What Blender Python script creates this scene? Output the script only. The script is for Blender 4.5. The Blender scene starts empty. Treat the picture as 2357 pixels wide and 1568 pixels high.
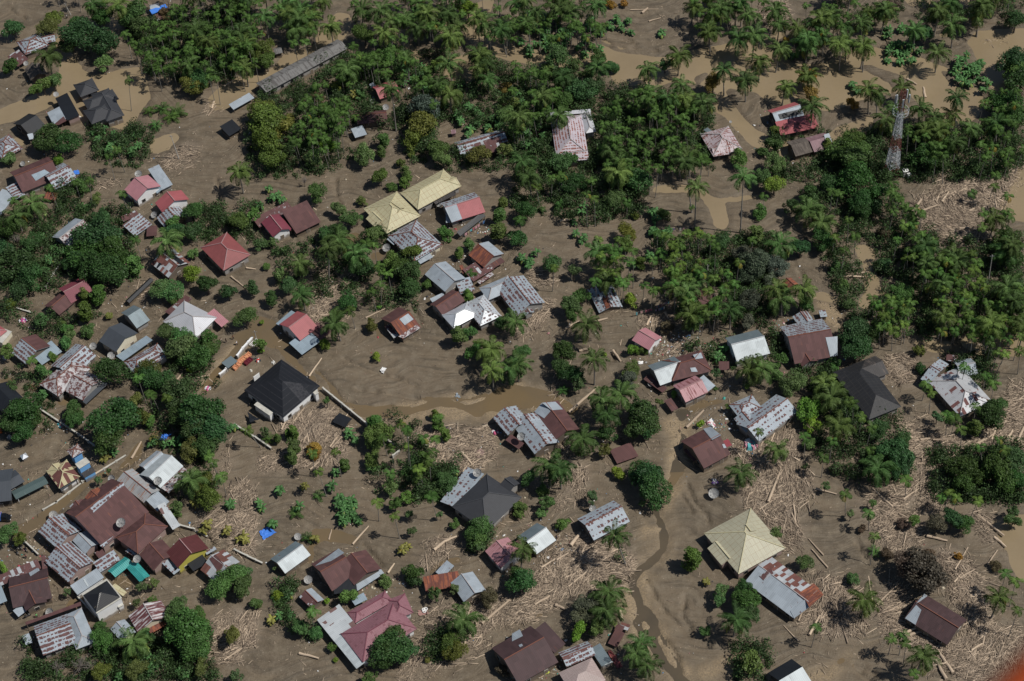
import bpy, math, random
import numpy as np
from math import radians, sin, cos, tan, pi, sqrt, atan2
from mathutils import Vector, Matrix, Quaternion

SC = bpy.context.scene
COL = SC.collection
random.seed(7); RNG = np.random.default_rng(7)

# ---------------------------------------------------------------- camera
FPX, CXP, CYP = 4583.3, 1178.5, 783.75        # focal length and centre in 2357-wide picture pixels
DIST, DEP, ROLL = 500.0, radians(49.0), radians(3.2)
CAM = np.array([0.0, -DIST*cos(DEP), DIST*sin(DEP)])
FWD = np.array([0.0, cos(DEP), -sin(DEP)])
_r0 = np.array([1.0, 0, 0]); _u0 = np.array([0, sin(DEP), cos(DEP)])
RGT = cos(ROLL)*_r0 - sin(ROLL)*_u0
UPV = sin(ROLL)*_r0 + cos(ROLL)*_u0
cd = bpy.data.cameras.new("camera"); cam = bpy.data.objects.new("camera", cd); COL.objects.link(cam)
cd.sensor_width = 36.0; cd.sensor_fit = 'HORIZONTAL'; cd.lens = FPX/2357*36
cd.clip_start = 0.2; cd.clip_end = 20000
cd.dof.use_dof = True; cd.dof.focus_distance = 500; cd.dof.aperture_fstop = 2.8
cam.matrix_world = Matrix(((RGT[0], UPV[0], -FWD[0], CAM[0]), (RGT[1], UPV[1], -FWD[1], CAM[1]),
                           (RGT[2], UPV[2], -FWD[2], CAM[2]), (0, 0, 0, 1)))
SC.camera = cam

# ---------------------------------------------------------------- daylight
EL = radians(57); SH = np.array([0.968, -0.25]); SH /= np.linalg.norm(SH)
SUNV = Vector((SH[0]*cos(EL), SH[1]*cos(EL), sin(EL)))
w = bpy.data.worlds.new("World"); SC.world = w; w.use_nodes = True
nt = w.node_tree; bg = nt.nodes['Background']
sky = nt.nodes.new('ShaderNodeTexSky'); sky.sky_type = 'NISHITA'; sky.sun_disc = False
sky.sun_elevation = EL; sky.sun_rotation = atan2(SH[0], SH[1]); sky.air_density = 1.0; sky.dust_density = 0.6
nt.links.new(sky.outputs[0], bg.inputs[0]); bg.inputs[1].default_value = 0.05
sl = bpy.data.lights.new("sun", 'SUN'); sl.energy = 4.1; sl.angle = radians(0.53); sl.color = (1.0, 0.955, 0.88)
so = bpy.data.objects.new("sun", sl); COL.objects.link(so)
so.rotation_euler = (-SUNV).to_track_quat('-Z', 'Y').to_euler(); so.location = (200, -100, 400)
SC.view_settings.view_transform = 'Standard'; SC.view_settings.look = 'None'
SC.view_settings.exposure = 0.06; SC.view_settings.gamma = 1.0
SC.cycles.max_bounces = 6; SC.cycles.diffuse_bounces = 2; SC.cycles.glossy_bounces = 2
SC.cycles.transmission_bounces = 3; SC.cycles.transparent_max_bounces = 4

# ---------------------------------------------------------------- helpers
def ray(px, py):
    d = FWD + (px-CXP)/FPX*RGT + (CYP-py)/FPX*UPV
    return d
def at(px, py, z=0.0):
    d = ray(px, py); t = (z-CAM[2])/d[2]
    return CAM + t*d
def proj(p):
    q = np.asarray(p, float)-CAM; zz = q@FWD
    return CXP+FPX*(q@RGT)/zz, CYP-FPX*(q@UPV)/zz
def mpp(px, py):                       # metres per picture pixel at the ground there
    return np.linalg.norm(at(px, py)-CAM)/FPX
def TT(tile, x, y):                    # pixel of an enlarged sixteenth of the picture -> picture pixel
    r, c = int(tile[0]), int(tile[1])
    return 589.25*(c-1)+x/4.0, 392.0*(r-1)+y/4.0

def link(o, parent=None):
    COL.objects.link(o)
    if parent is not None: o.parent = parent
    return o
def tag(o, label=None, cat=None, group=None, kind=None):
    if label: o['label'] = label
    if cat: o['category'] = cat
    if group: o['group'] = group
    if kind: o['kind'] = kind
    return o
def empty(name, loc, rz=0.0):
    o = bpy.data.objects.new(name, None); o.location = loc; o.rotation_euler = (0, 0, rz)
    o.empty_display_size = 0.3
    return link(o)
def mesh_np(name, V, F, mats, mi=None, smooth=False, col=None, uv=None):
    """V (n,3); F list of faces or (m,k) array; col per-vertex scalar -> attribute 'lv'"""
    me = bpy.data.meshes.new(name)
    V = np.asarray(V, np.float32)
    if isinstance(F, np.ndarray):
        m, k = F.shape
        me.vertices.add(len(V)); me.vertices.foreach_set('co', V.ravel())
        me.loops.add(m*k); me.loops.foreach_set('vertex_index', F.ravel().astype(np.int32))
        me.polygons.add(m); me.polygons.foreach_set('loop_start', np.arange(0, m*k, k, dtype=np.int32))
        me.polygons.foreach_set('loop_total', np.full(m, k, np.int32))
        me.update(calc_edges=True)
    else:
        me.from_pydata(V.tolist(), [], [list(f) for f in F]); me.update()
    for m_ in (mats if isinstance(mats, (list, tuple)) else [mats]): me.materials.append(m_)
    if mi is not None: me.polygons.foreach_set('material_index', np.asarray(mi, np.int32))
    if smooth: me.polygons.foreach_set('use_smooth', np.ones(len(me.polygons), bool))
    if col is not None:
        a = me.attributes.new('lv', 'FLOAT', 'POINT'); a.data.foreach_set('value', np.asarray(col, np.float32))
    if uv is not None:
        l = me.uv_layers.new(name='UVMap'); l.data.foreach_set('uv', np.asarray(uv, np.float32).ravel())
    return me
def obj(name, me, parent=None, loc=None):
    o = bpy.data.objects.new(name, me)
    if loc is not None: o.location = loc
    return link(o, parent)

class MB:
    """collects boxes, tubes and prisms into one mesh"""
    def __init__(s): s.V = []; s.F = []; s.M = []
    def add(s, V, F, m=0):
        n = len(s.V); s.V += [tuple(map(float, v)) for v in V]; s.F += [[i+n for i in f] for f in F]; s.M += [m]*len(F)
    def box(s, c, d, rz=0, m=0, top=1.0):
        x, y, z = d[0]/2, d[1]/2, d[2]/2; P = []
        for sz in (-1, 1):
            k = top if sz > 0 else 1
            for sx, sy in ((-1, -1), (1, -1), (1, 1), (-1, 1)):
                a, b = sx*x*k, sy*y*k
                P.append((c[0]+a*cos(rz)-b*sin(rz), c[1]+a*sin(rz)+b*cos(rz), c[2]+sz*z))
        s.add(P, [(3, 2, 1, 0), (4, 5, 6, 7), (0, 1, 5, 4), (1, 2, 6, 5), (2, 3, 7, 6), (3, 0, 4, 7)], m)
    def tube(s, p, q, r0, r1=None, n=6, m=0, cap=True):
        r1 = r0 if r1 is None else r1
        p, q = Vector(p), Vector(q); d = (q-p)
        if d.length < 1e-6: return
        d.normalize(); a = d.orthogonal().normalized(); b = d.cross(a); P = []
        for c, r in ((p, r0), (q, r1)):
            for i in range(n):
                t = 2*pi*i/n; P.append(c+a*cos(t)*r+b*sin(t)*r)
        F = [(i, (i+1) % n, n+(i+1) % n, n+i) for i in range(n)]
        if cap: F += [tuple(range(n-1, -1, -1)), tuple(range(n, 2*n))]
        s.add(P, F, m)
    def path(s, pts, rs, n=6, m=0):
        for i in range(len(pts)-1): s.tube(pts[i], pts[i+1], rs[i], rs[i+1], n, m, cap=(i in (0, len(pts)-2)))
    def prism(s, poly, z0, z1, m=0):
        n = len(poly); P = [(x, y, z0) for x, y in poly]+[(x, y, z1) for x, y in poly]
        ar = sum(poly[i][0]*poly[(i+1) % n][1]-poly[(i+1) % n][0]*poly[i][1] for i in range(n))
        F = [tuple(range(n-1, -1, -1)), tuple(range(n, 2*n))]+[(i, (i+1) % n, n+(i+1) % n, n+i) for i in range(n)]
        if ar < 0: F = [f[::-1] for f in F]
        s.add(P, F, m)
    def build(s, name, mats, parent=None, loc=None, smooth=False):
        me = mesh_np(name, s.V, s.F, mats, s.M, smooth)
        return obj(name, me, parent, loc)

# ---------------------------------------------------------------- materials
class NB:
    def __init__(s, name):
        s.m = bpy.data.materials.new(name); s.m.use_nodes = True; s.t = s.m.node_tree; s.t.nodes.clear()
        s.out = s.n('ShaderNodeOutputMaterial')
    def n(s, typ, **kw):
        x = s.t.nodes.new(typ)
        for k, v in kw.items(): setattr(x, k, v)
        return x
    def inp(s, sock, v):
        if hasattr(v, 'links') or hasattr(v, 'is_linked'): s.t.links.new(v, sock)
        elif isinstance(v, (tuple, list)): sock.default_value = (*v, 1.0) if (len(v) == 3 and len(sock.default_value) == 4) else v
        else: sock.default_value = v
    def math(s, op, a, b=0.0, c=None, clamp=False):
        x = s.n('ShaderNodeMath', operation=op, use_clamp=clamp); s.inp(x.inputs[0], a); s.inp(x.inputs[1], b)
        if c is not None: s.inp(x.inputs[2], c)
        return x.outputs[0]
    def comb(s, a, b, c=0.0):
        x = s.n('ShaderNodeCombineXYZ'); s.inp(x.inputs[0], a); s.inp(x.inputs[1], b); s.inp(x.inputs[2], c); return x.outputs[0]
    def noise(s, vec, scale, detail=3, rough=0.55):
        x = s.n('ShaderNodeTexNoise'); s.inp(x.inputs['Vector'], vec); s.inp(x.inputs['Scale'], scale)
        x.inputs['Detail'].default_value = detail; x.inputs['Roughness'].default_value = rough; return x.outputs[0]
    def white(s, vec):
        x = s.n('ShaderNodeTexWhiteNoise', noise_dimensions='3D'); s.inp(x.inputs[0], vec); return x.outputs[0]
    def step(s, v, lo, hi):
        x = s.n('ShaderNodeMapRange', interpolation_type='SMOOTHSTEP'); s.inp(x.inputs[0], v)
        s.inp(x.inputs[1], lo); s.inp(x.inputs[2], hi); return x.outputs[0]
    def mix(s, f, a, b, mode='MIX'):
        x = s.n('ShaderNodeMix', data_type='RGBA', blend_type=mode); s.inp(x.inputs[0], f); s.inp(x.inputs[6], a); s.inp(x.inputs[7], b)
        return x.outputs[2]
    def scale(s, colr, f):
        x = s.n('ShaderNodeVectorMath', operation='SCALE'); s.inp(x.inputs[0], colr if not isinstance(colr, tuple) else colr); s.inp(x.inputs[3], f); return x.outputs[0]
    def principled(s, colr, rough=0.7, metal=0.0, spec=0.4, normal=None):
        p = s.n('ShaderNodeBsdfPrincipled'); s.inp(p.inputs['Base Color'], colr); s.inp(p.inputs['Roughness'], rough)
        s.inp(p.inputs['Metallic'], metal); p.inputs['Specular IOR Level'].default_value = spec
        if normal is not None: s.inp(p.inputs['Normal'], normal)
        return p.outputs[0]
    def bump(s, h, strength=0.3, dist=0.1):
        x = s.n('ShaderNodeBump'); s.inp(x.inputs['Height'], h); x.inputs['Strength'].default_value = strength; x.inputs['Distance'].default_value = dist
        return x.outputs[0]
    def done(s, sh): s.t.links.new(sh, s.out.inputs[0]); return s.m

def plain(name, colr, rough=0.7, metal=0.0, var=0.18, scale=1.3, spec=0.35):
    b = NB(name); g = b.n('ShaderNodeNewGeometry').outputs['Position']
    nz = b.noise(g, scale, 4); f = b.math('MULTIPLY_ADD', nz, 2*var, 1-var)
    return b.done(b.principled(b.scale(colr, f), rough, metal, spec))

def wallmat(name, colr, var=0.12):
    b = NB(name); g = b.n('ShaderNodeNewGeometry').outputs['Position']; sp = b.n('ShaderNodeSeparateXYZ'); b.inp(sp.inputs[0], g)
    nz = b.noise(g, 0.9, 5, .65); f = b.math('MULTIPLY_ADD', nz, 2*var, 1-var)
    tide = b.step(b.math('ADD', sp.outputs[2], b.math('MULTIPLY_ADD', nz, 1.6, -.8)), 1.15, .55)
    return b.done(b.principled(b.mix(b.math('MULTIPLY', tide, .8), b.scale(colr, f), (.17, .13, .09)), .85, 0, .3))
def roofmat(name, base, rust, rows=0.0, patch=0.0, mottle=0.0, streak=0.0, cu=0.85, cv=1.0, sheet=0.10, metal=0.0, rough=0.5,
            grid=0.0, gridcol=None, rib=0.06, rustrough=0.85, pu=0.8, pv=1.8, spec=0.35):
    """corrugated sheet roof in metres: u along the eave, v up the slope"""
    b = NB(name)
    uvn = b.n('ShaderNodeUVMap'); sep = b.n('ShaderNodeSeparateXYZ'); b.inp(sep.inputs[0], uvn.outputs[0])
    rnd = b.n('ShaderNodeObjectInfo').outputs['Random']; sd = b.math('MULTIPLY', rnd, 97.0)
    u = b.math('ADD', sep.outputs[0], sd); v = b.math('ADD', sep.outputs[1], b.math('MULTIPLY', rnd, 31.0))
    su = b.math('FLOOR', b.math('DIVIDE', u, pu)); sv = b.math('FLOOR', b.math('DIVIDE', v, pv))
    wn = b.white(b.comb(su, sv, sd))
    big = b.noise(b.comb(u, v, sd), 0.22, 3)
    fine = b.noise(b.comb(u, v, sd), 2.2, 4, 0.65)
    masks = []
    if rows:
        cvv = b.math('ADD', b.math('DIVIDE', v, cv), b.math('MULTIPLY_ADD', big, .8, 0)); cuu = b.math('ADD', b.math('DIVIDE', u, cu), b.white(b.comb(b.math('FLOOR', cvv), 7.0, 1.0)))
        cell = b.white(b.comb(b.math('FLOOR', cuu), b.math('FLOOR', cvv), 3.0))
        fu = b.math('ABSOLUTE', b.math('SUBTRACT', b.math('FRACT', cuu), 0.5)); fv = b.math('ABSOLUTE', b.math('SUBTRACT', b.math('FRACT', cvv), 0.5))
        d = b.math('MAXIMUM', b.math('MULTIPLY', fu, 0.75), b.math('MULTIPLY', fv, 1.25))
        d = b.math('ADD', d, b.math('MULTIPLY_ADD', fine, 0.55, -0.27))
        th = b.math('MULTIPLY_ADD', cell, 0.32, rows*0.55-0.20); th = b.math('ADD', th, b.math('MULTIPLY_ADD', big, 0.5, -0.25))
        masks.append(b.step(b.math('SUBTRACT', th, d), -0.03, 0.06))
    if patch: masks.append(b.math('LESS_THAN', b.math('ADD', wn, b.math('MULTIPLY_ADD', big, 0.5, -0.25)), patch))
    if mottle:
        nz = b.noise(b.comb(u, v, sd), 1.1, 5, 0.7)
        masks.append(b.step(nz, 0.66-mottle*0.36, 0.74-mottle*0.36))
    if streak:
        nz = b.noise(b.comb(b.math('MULTIPLY', u, 2.6), b.math('MULTIPLY', v, 0.28), sd), 1.0, 4, 0.6)
        masks.append(b.step(nz, 0.70-streak*0.36, 0.78-streak*0.36))
    msk = None
    for m_ in masks: msk = m_ if msk is None else b.math('MAXIMUM', msk, m_)
    if msk is None: msk = b.math('MULTIPLY', wn, 0.0)
    wn2 = b.white(b.comb(sv, su, b.math('ADD', sd, 5.0)))
    tone = b.math('MULTIPLY_ADD', wn2, 2*sheet, 1-sheet)
    tone = b.math('MULTIPLY', tone, b.math('MULTIPLY_ADD', big, 0.36, 0.82))
    ribn = b.math('SINE', b.math('MULTIPLY', u, 2*pi/0.42))
    tone2 = b.math('MULTIPLY', tone, b.math('MULTIPLY_ADD', ribn, rib, 1.0))
    rt = b.math('MULTIPLY', b.math('MULTIPLY_ADD', fine, 0.7, 0.65), tone)
    c = b.mix(msk, b.scale(base, tone2), b.scale(rust, rt))
    if grid:
        gu = b.math('FRACT', b.math('DIVIDE', u, pu)); gv = b.math('FRACT', b.math('DIVIDE', v, pv))
        g = b.math('MAXIMUM', b.math('LESS_THAN', gu, 0.10), b.math('LESS_THAN', gv, 0.07))
        g = b.math('MULTIPLY', g, b.step(b.math('ADD', fine, b.math('MULTIPLY', big, 0.4)), 0.45, 0.85))
        c = b.mix(b.math('MULTIPLY', g, grid), c, gridcol or rust)
    rr = b.math('MULTIPLY_ADD', msk, rustrough-rough, rough)
    mt = b.math('MULTIPLY', b.math('SUBTRACT', 1.0, msk), metal)
    bp = b.bump(b.math('SINE', b.math('MULTIPLY', u, 2*pi/0.28)), 0.25, 0.03)
    return b.done(b.principled(c, rr, mt, spec, bp))

GREY = (0.275, 0.315, 0.355); RUST = (0.108, 0.057, 0.056); ORUST = (0.22, 0.075, 0.04)
M = {}
M['grey_clean'] = roofmat('galvanised_sheet', GREY, RUST, mottle=0.08, sheet=0.09, metal=0.05, rough=0.6)
M['grey_blue'] = roofmat('bluish_sheet', (0.22, 0.28, 0.33), RUST, mottle=0.05, sheet=0.08, metal=0.05, rough=0.6)
M['grey_dark'] = roofmat('dull_grey_sheet', (0.15, 0.19, 0.21), RUST, mottle=0.1, sheet=0.08, metal=0.2, rough=0.5)
M['grey_light'] = roofmat('spotted_sheet', GREY, RUST, rows=0.40, sheet=0.08, metal=0.05, rough=0.6, cu=0.9, cv=1.3)
M['grey_rows'] = roofmat('rust_spotted_sheet', GREY, RUST, rows=0.60, sheet=0.08, metal=0.05, rough=0.6, cu=1.0, cv=1.1)
M['grey_heavy'] = roofmat('rust_rowed_sheet', GREY, RUST, rows=0.66, mottle=0.16, sheet=0.09, metal=0.05, rough=0.6, cu=0.85, cv=0.95)
M['rust_brown'] = roofmat('rusted_sheet', (0.088, 0.042, 0.041), (0.145, 0.062, 0.046), streak=0.22, sheet=0.16, rough=0.75)
M['rust_dark'] = roofmat('dark_rusted_sheet', (0.056, 0.032, 0.034), (0.09, 0.042, 0.038), streak=0.2, sheet=0.14, rough=0.7)
M['rust_orange'] = roofmat('orange_rusted_sheet', (0.12, 0.044, 0.034), ORUST, streak=0.62, sheet=0.2, rough=0.8)
M['rust_patch'] = roofmat('patched_rusted_sheet', (0.098, 0.047, 0.046), (0.33, 0.35, 0.37), patch=0.10, mottle=0.20, sheet=0.16, rough=0.75, rustrough=0.5)
M['mottled'] = roofmat('mottled_rusted_sheet', (0.105, 0.045, 0.043), (0.34, 0.33, 0.34), mottle=0.58, sheet=0.12, rough=0.75, rustrough=0.55)
M['patchwork'] = roofmat('patchwork_sheet', (0.36, 0.38, 0.40), (0.13, 0.055, 0.045), patch=0.48, mottle=0.10, sheet=0.16, metal=0.15)
M['pink'] = roofmat('faded_pink_sheet', (0.36, 0.17, 0.19), (0.27, 0.10, 0.11), streak=0.12, sheet=0.05, rough=0.55, rib=0.12)
M['pink_streak'] = roofmat('pink_streaked_sheet', (0.33, 0.17, 0.185), (0.16, 0.055, 0.055), streak=0.42, sheet=0.08, rough=0.5, rib=0.1)
M['mauve_rust'] = roofmat('mauve_rusty_sheet', (0.40, 0.345, 0.365), (0.17, 0.07, 0.058), streak=0.52, rows=0.35, cu=0.5, cv=0.9, sheet=0.05, rough=0.5)
M['mauve_grid'] = roofmat('mauve_grid_rust_sheet', (0.40, 0.36, 0.40), (0.21, 0.095, 0.08), rows=0.56, cu=0.75, cv=0.8, sheet=0.05, rough=0.5)
M['red'] = roofmat('red_painted_sheet', (0.29, 0.085, 0.092), (0.19, 0.04, 0.045), streak=0.15, sheet=0.06, rough=0.5, rib=0.08)
M['red_tile'] = roofmat('dull_red_tile_sheet', (0.215, 0.066, 0.066), (0.26, 0.10, 0.09), sheet=0.05, rough=0.55, grid=0.5, gridcol=(0.15, 0.05, 0.05), pu=0.75, pv=0.9)
M['maroon'] = roofmat('maroon_painted_sheet', (0.165, 0.042, 0.058), (0.13, 0.035, 0.045), streak=0.15, sheet=0.06, rough=0.5)
M['maroon_shiny'] = roofmat('oxblood_sheet', (0.090, 0.029, 0.029), (0.14, 0.055, 0.05), streak=0.2, sheet=0.06, rough=0.42, rib=0.18)
M['pink_tile'] = roofmat('plum_tile_sheet', (0.225, 0.108, 0.128), (0.185, 0.085, 0.10), patch=0.10, sheet=0.05, rough=0.62, spec=.25, grid=0.75, gridcol=(0.14, 0.065, 0.08), pu=0.55, pv=0.5)
M['striped'] = roofmat('maroon_white_streaked_sheet', (0.115, 0.044, 0.046), (0.46, 0.44, 0.45), streak=0.55, sheet=0.06, rough=0.6, rustrough=0.5)
M['cream'] = roofmat('cream_yellow_sheet', (0.40, 0.37, 0.235), (0.36, 0.20, 0.08), streak=0.06, sheet=0.05, rough=0.5, grid=0.85, gridcol=(0.24, 0.15, 0.075), pu=1.15, pv=1.6)
M['cream_pale'] = roofmat('pale_cream_sheet', (0.36, 0.345, 0.255), (0.34, 0.22, 0.12), streak=0.03, sheet=0.04, rough=0.5, grid=0.75, gridcol=(0.23, 0.165, 0.10), pu=1.15, pv=1.6)
M['cream_rust'] = roofmat('cream_rust_banded_sheet', (0.38, 0.335, 0.205), (0.12, 0.048, 0.042), patch=0.40, sheet=0.06, rough=0.6, pu=0.95, pv=7.0, streak=.1)
M['dark_tile'] = roofmat('charcoal_tile', (0.036, 0.038, 0.044), (0.06, 0.06, 0.065), sheet=0.06, rough=0.65, grid=0.6, gridcol=(0.028, 0.03, 0.036), pu=0.6, pv=0.55, rib=0.1)
M['black_tile'] = roofmat('black_tile', (0.014, 0.016, 0.021), (0.03, 0.03, 0.035), sheet=0.06, rough=0.75, grid=0.7, gridcol=(0.055, 0.055, 0.062), pu=30.0, pv=1.5, rib=0.05, spec=.15)
M['black_corr'] = roofmat('black_corrugated', (0.017, 0.018, 0.021), (0.10, 0.085, 0.075), streak=0.10, sheet=0.1, rough=0.6, grid=0.6, gridcol=(0.06, 0.055, 0.05), pu=0.9, pv=1.4, rib=0.15)
M['charcoal'] = roofmat('charcoal_streaked', (0.045, 0.042, 0.042), (0.12, 0.10, 0.09), streak=0.45, sheet=0.12, rough=0.7, rib=0.15)
M['black'] = roofmat('black_sheet', (0.012, 0.014, 0.018), (0.03, 0.03, 0.035), sheet=0.08, rough=0.5)
M['black_streak'] = roofmat('black_metal', (0.016, 0.017, 0.020), (0.22, 0.18, 0.12), streak=0.10, sheet=0.1, rough=0.32, rustrough=0.4)
M['slate'] = roofmat('slate_blue_sheet', (0.050, 0.058, 0.070), (0.04, 0.045, 0.055), sheet=0.03, rough=0.6)
M['slate_teal'] = roofmat('slate_green_sheet', (0.065, 0.095, 0.095), (0.11, 0.14, 0.14), streak=0.12, sheet=0.03, rough=0.5)
M['white_metal'] = roofmat('bright_zinc_sheet', (0.37, 0.41, 0.43), (0.29, 0.30, 0.31), streak=0.14, sheet=0.10, metal=0.1, rough=0.52)
M['white_patch'] = roofmat('bright_patched_zinc', (0.42, 0.45, 0.47), (0.15, 0.09, 0.085), patch=0.10, mottle=0.06, sheet=0.07, metal=0.1, rough=0.5)
M['mirror_zinc'] = roofmat('new_zinc_sheet', (0.55, 0.58, 0.62), (0.4, 0.41, 0.43), streak=.2, sheet=0.06, metal=0.5, rough=0.40)
M['mirror_spot'] = roofmat('new_zinc_spotted_sheet', (0.46, 0.49, 0.52), (0.16, 0.12, 0.12), rows=0.46, cu=0.8, cv=1.0, sheet=0.06, metal=0.2, rough=0.45)
M['pale_grey'] = roofmat('pale_grey_sheet', (0.42, 0.43, 0.46), (0.33, 0.24, 0.24), streak=0.12, sheet=0.04, metal=0.15, rough=0.5, rib=0.12)
M['grey_streak'] = roofmat('streaked_zinc', (0.33, 0.34, 0.35), (0.24, 0.12, 0.08), streak=0.42, sheet=0.08, metal=0.2, rough=0.5)
M['white_rust'] = roofmat('white_rust_patched_sheet', (0.38, 0.39, 0.41), (0.13, 0.058, 0.055), patch=0.16, mottle=0.22, sheet=0.05, metal=0.1, rough=0.5, pu=0.9, pv=1.9)
M['asbestos'] = roofmat('weathered_cement_sheet', (0.15, 0.148, 0.145), (0.085, 0.08, 0.078), streak=0.5, mottle=0.3, sheet=0.06, rough=0.85)
M['thatch'] = roofmat('palm_thatch', (0.115, 0.098, 0.084), (0.07, 0.058, 0.05), streak=0.5, mottle=0.4, sheet=0.12, rough=0.95)
M['mauve_sheet'] = roofmat('faded_plum_sheet', (0.20, 0.12, 0.135), (0.30, 0.24, 0.25), streak=0.3, sheet=0.15, rough=0.6)
M['mauve_tile'] = roofmat('faded_beige_tile', (0.33, 0.265, 0.25), (0.25, 0.18, 0.17), sheet=0.05, rough=0.55, grid=0.6, gridcol=(0.20, 0.12, 0.11), pu=0.6, pv=0.6)
M['teal'] = roofmat('teal_corrugated', (0.035, 0.235, 0.225), (0.07, 0.32, 0.30), streak=0.25, sheet=0.10, rough=0.45, rib=0.3)
M['blue_tarp'] = plain('blue_tarpaulin', (0.055, 0.19, 0.62), 0.45, 0, 0.3, 2.0)
M['slab'] = plain('weathered_slab', (0.42, 0.41, 0.37), 0.85, 0, 0.45, 1.0)
M['cap_light'] = plain('pale_ridge_cap', (0.33, 0.31, 0.31), 0.6)
M['cap_rust'] = plain('rusty_ridge_cap', (0.17, 0.07, 0.05), 0.8)
M['cap_dark'] = plain('dark_ridge_cap', (0.055, 0.058, 0.065), 0.6)
M['cap_pink'] = plain('pink_ridge_cap', (0.33, 0.2, 0.2), 0.6)
M['cap_plum'] = plain('plum_ridge_cap', (0.17, 0.06, 0.08), 0.5)
M['cap_cream'] = plain('cream_ridge_cap', (0.45, 0.41, 0.26), 0.5)
M['cap_white'] = plain('white_ridge_cap', (0.55, 0.56, 0.57), 0.4, 0.3)
CAP = dict(grey_clean='cap_light', grey_blue='cap_light', grey_light='cap_rust', grey_rows='cap_rust', grey_heavy='cap_rust', rust_brown='cap_rust',
           rust_dark='cap_rust', rust_orange='cap_rust', rust_patch='cap_rust', mottled='cap_rust', patchwork='cap_light', pink='cap_pink', pink_streak='cap_pink',
           mauve_rust='cap_light', mauve_grid='cap_light', red='cap_pink', red_tile='cap_pink', maroon='cap_pink', maroon_shiny='cap_pink', pink_tile='cap_plum',
           striped='cap_light', cream='cap_cream', cream_pale='cap_cream', cream_rust='cap_cream', dark_tile='cap_dark', white_metal='cap_white',
           white_patch='cap_white', mirror_zinc='cap_white', mirror_spot='cap_white', pale_grey='cap_light', grey_streak='cap_rust', white_rust='cap_light')
W = dict(white=wallmat('white_render', (0.72, 0.73, 0.74)), cream=wallmat('cream_render', (0.60, 0.55, 0.43)), grey=wallmat('grey_render', (0.27, 0.26, 0.25), .2), wood=wallmat('weathered_board', (0.13, 0.105, 0.085), .35),
         yellow=wallmat('yellow_paint', (0.44, 0.40, 0.08)), blue=wallmat('blue_paint', (0.15, 0.36, 0.66)), mauve=wallmat('pinkish_render', (0.30, 0.22, 0.20)), dark=wallmat('dark_board', (0.04, 0.038, 0.036), .3))
M['pane'] = plain('dark_window_pane', (0.015, 0.017, 0.02), 0.15, 0, 0.1, spec=0.6)
M['frame'] = plain('pale_window_frame', (0.42, 0.40, 0.37), 0.7)
M['post'] = plain('timber_post', (0.16, 0.13, 0.10), 0.9, 0, 0.3)
M['white'] = plain('white_paint', (0.74, 0.74, 0.73), 0.6, 0, 0.1)
b_ = NB('dish_mesh'); t_ = b_.n('ShaderNodeBsdfTransparent'); mx_ = b_.n('ShaderNodeMixShader'); mx_.inputs[0].default_value = .8
b_.t.links.new(t_.outputs[0], mx_.inputs[1]); b_.t.links.new(b_.principled((.36, .36, .35), .6, .1), mx_.inputs[2]); M['mesh'] = b_.done(mx_.outputs[0])
M['metal'] = plain('grey_metal', (0.25, 0.25, 0.26), 0.5, 0.6)
M['black_rubber'] = plain('black_rubber', (0.015, 0.015, 0.015), 0.8)

def leafmat(name):
    b = NB(name); oi = b.n('ShaderNodeObjectInfo'); at_ = b.n('ShaderNodeAttribute', attribute_name='lv')
    f = b.math('MULTIPLY_ADD', at_.outputs['Fac'], 1.45, 0.55)
    f = b.math('MULTIPLY', f, b.math('MULTIPLY_ADD', oi.outputs['Random'], 0.3, 0.85))
    c = b.mix(1.0, b.scale(oi.outputs['Color'], f), (.94, 1.06, 1.0), 'MULTIPLY')
    yl = b.step(at_.outputs['Fac'], 1.2, 1.9)
    c = b.mix(yl, c, (0.30, 0.20, 0.035))
    p = b.principled(c, 0.55, 0, 0.25)
    t = b.n('ShaderNodeBsdfTranslucent'); b.inp(t.inputs[0], b.scale(c, 0.9))
    mx = b.n('ShaderNodeMixShader'); mx.inputs[0].default_value = 0.28
    b.t.links.new(p, mx.inputs[1]); b.t.links.new(t.outputs[0], mx.inputs[2])
    return b.done(mx.outputs[0])
M['leaf'] = leafmat('foliage')
M['bark'] = plain('bark', (0.12, 0.10, 0.08), 0.9, 0, 0.35, 2.0)
M['palm_bark'] = plain('palm_bark', (0.20, 0.185, 0.165), 0.9, 0, 0.3, 3.0)
M['dry'] = plain('dry_twig', (0.17, 0.15, 0.135), 0.95, 0, 0.3)
# ---------------------------------------------------------------- ground, water
def P2(tile, s):
    """'x,y x,y ...' in tile pixels (or plain picture pixels when tile is '') -> list of ground points"""
    out = []
    for q in s.split():
        x, y = map(float, q.split(','))
        px, py = TT(tile, x, y) if tile else (x, y)
        p = at(px, py); out.append((p[0], p[1]))
    return out
GX0, GX1, GY0, GY1, GS = -175.0, 180.0, -125.0, 175.0, 0.5
NX, NY = int((GX1-GX0)/GS)+1, int((GY1-GY0)/GS)+1
gx = np.linspace(GX0, GX1, NX); gy = np.linspace(GY0, GY1, NY)
XX, YY = np.meshgrid(gx, gy)
def inside(poly, X=None, Y=None):
    X = XX if X is None else X; Y = YY if Y is None else Y
    r = np.zeros(X.shape, bool); n = len(poly)
    for i in range(n):
        x1, y1 = poly[i]; x2, y2 = poly[(i+1) % n]
        if y1 == y2: continue
        c = ((y1 > Y) != (y2 > Y)) & (X < (x2-x1)*(Y-y1)/(y2-y1)+x1)
        r ^= c
    return r
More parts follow.
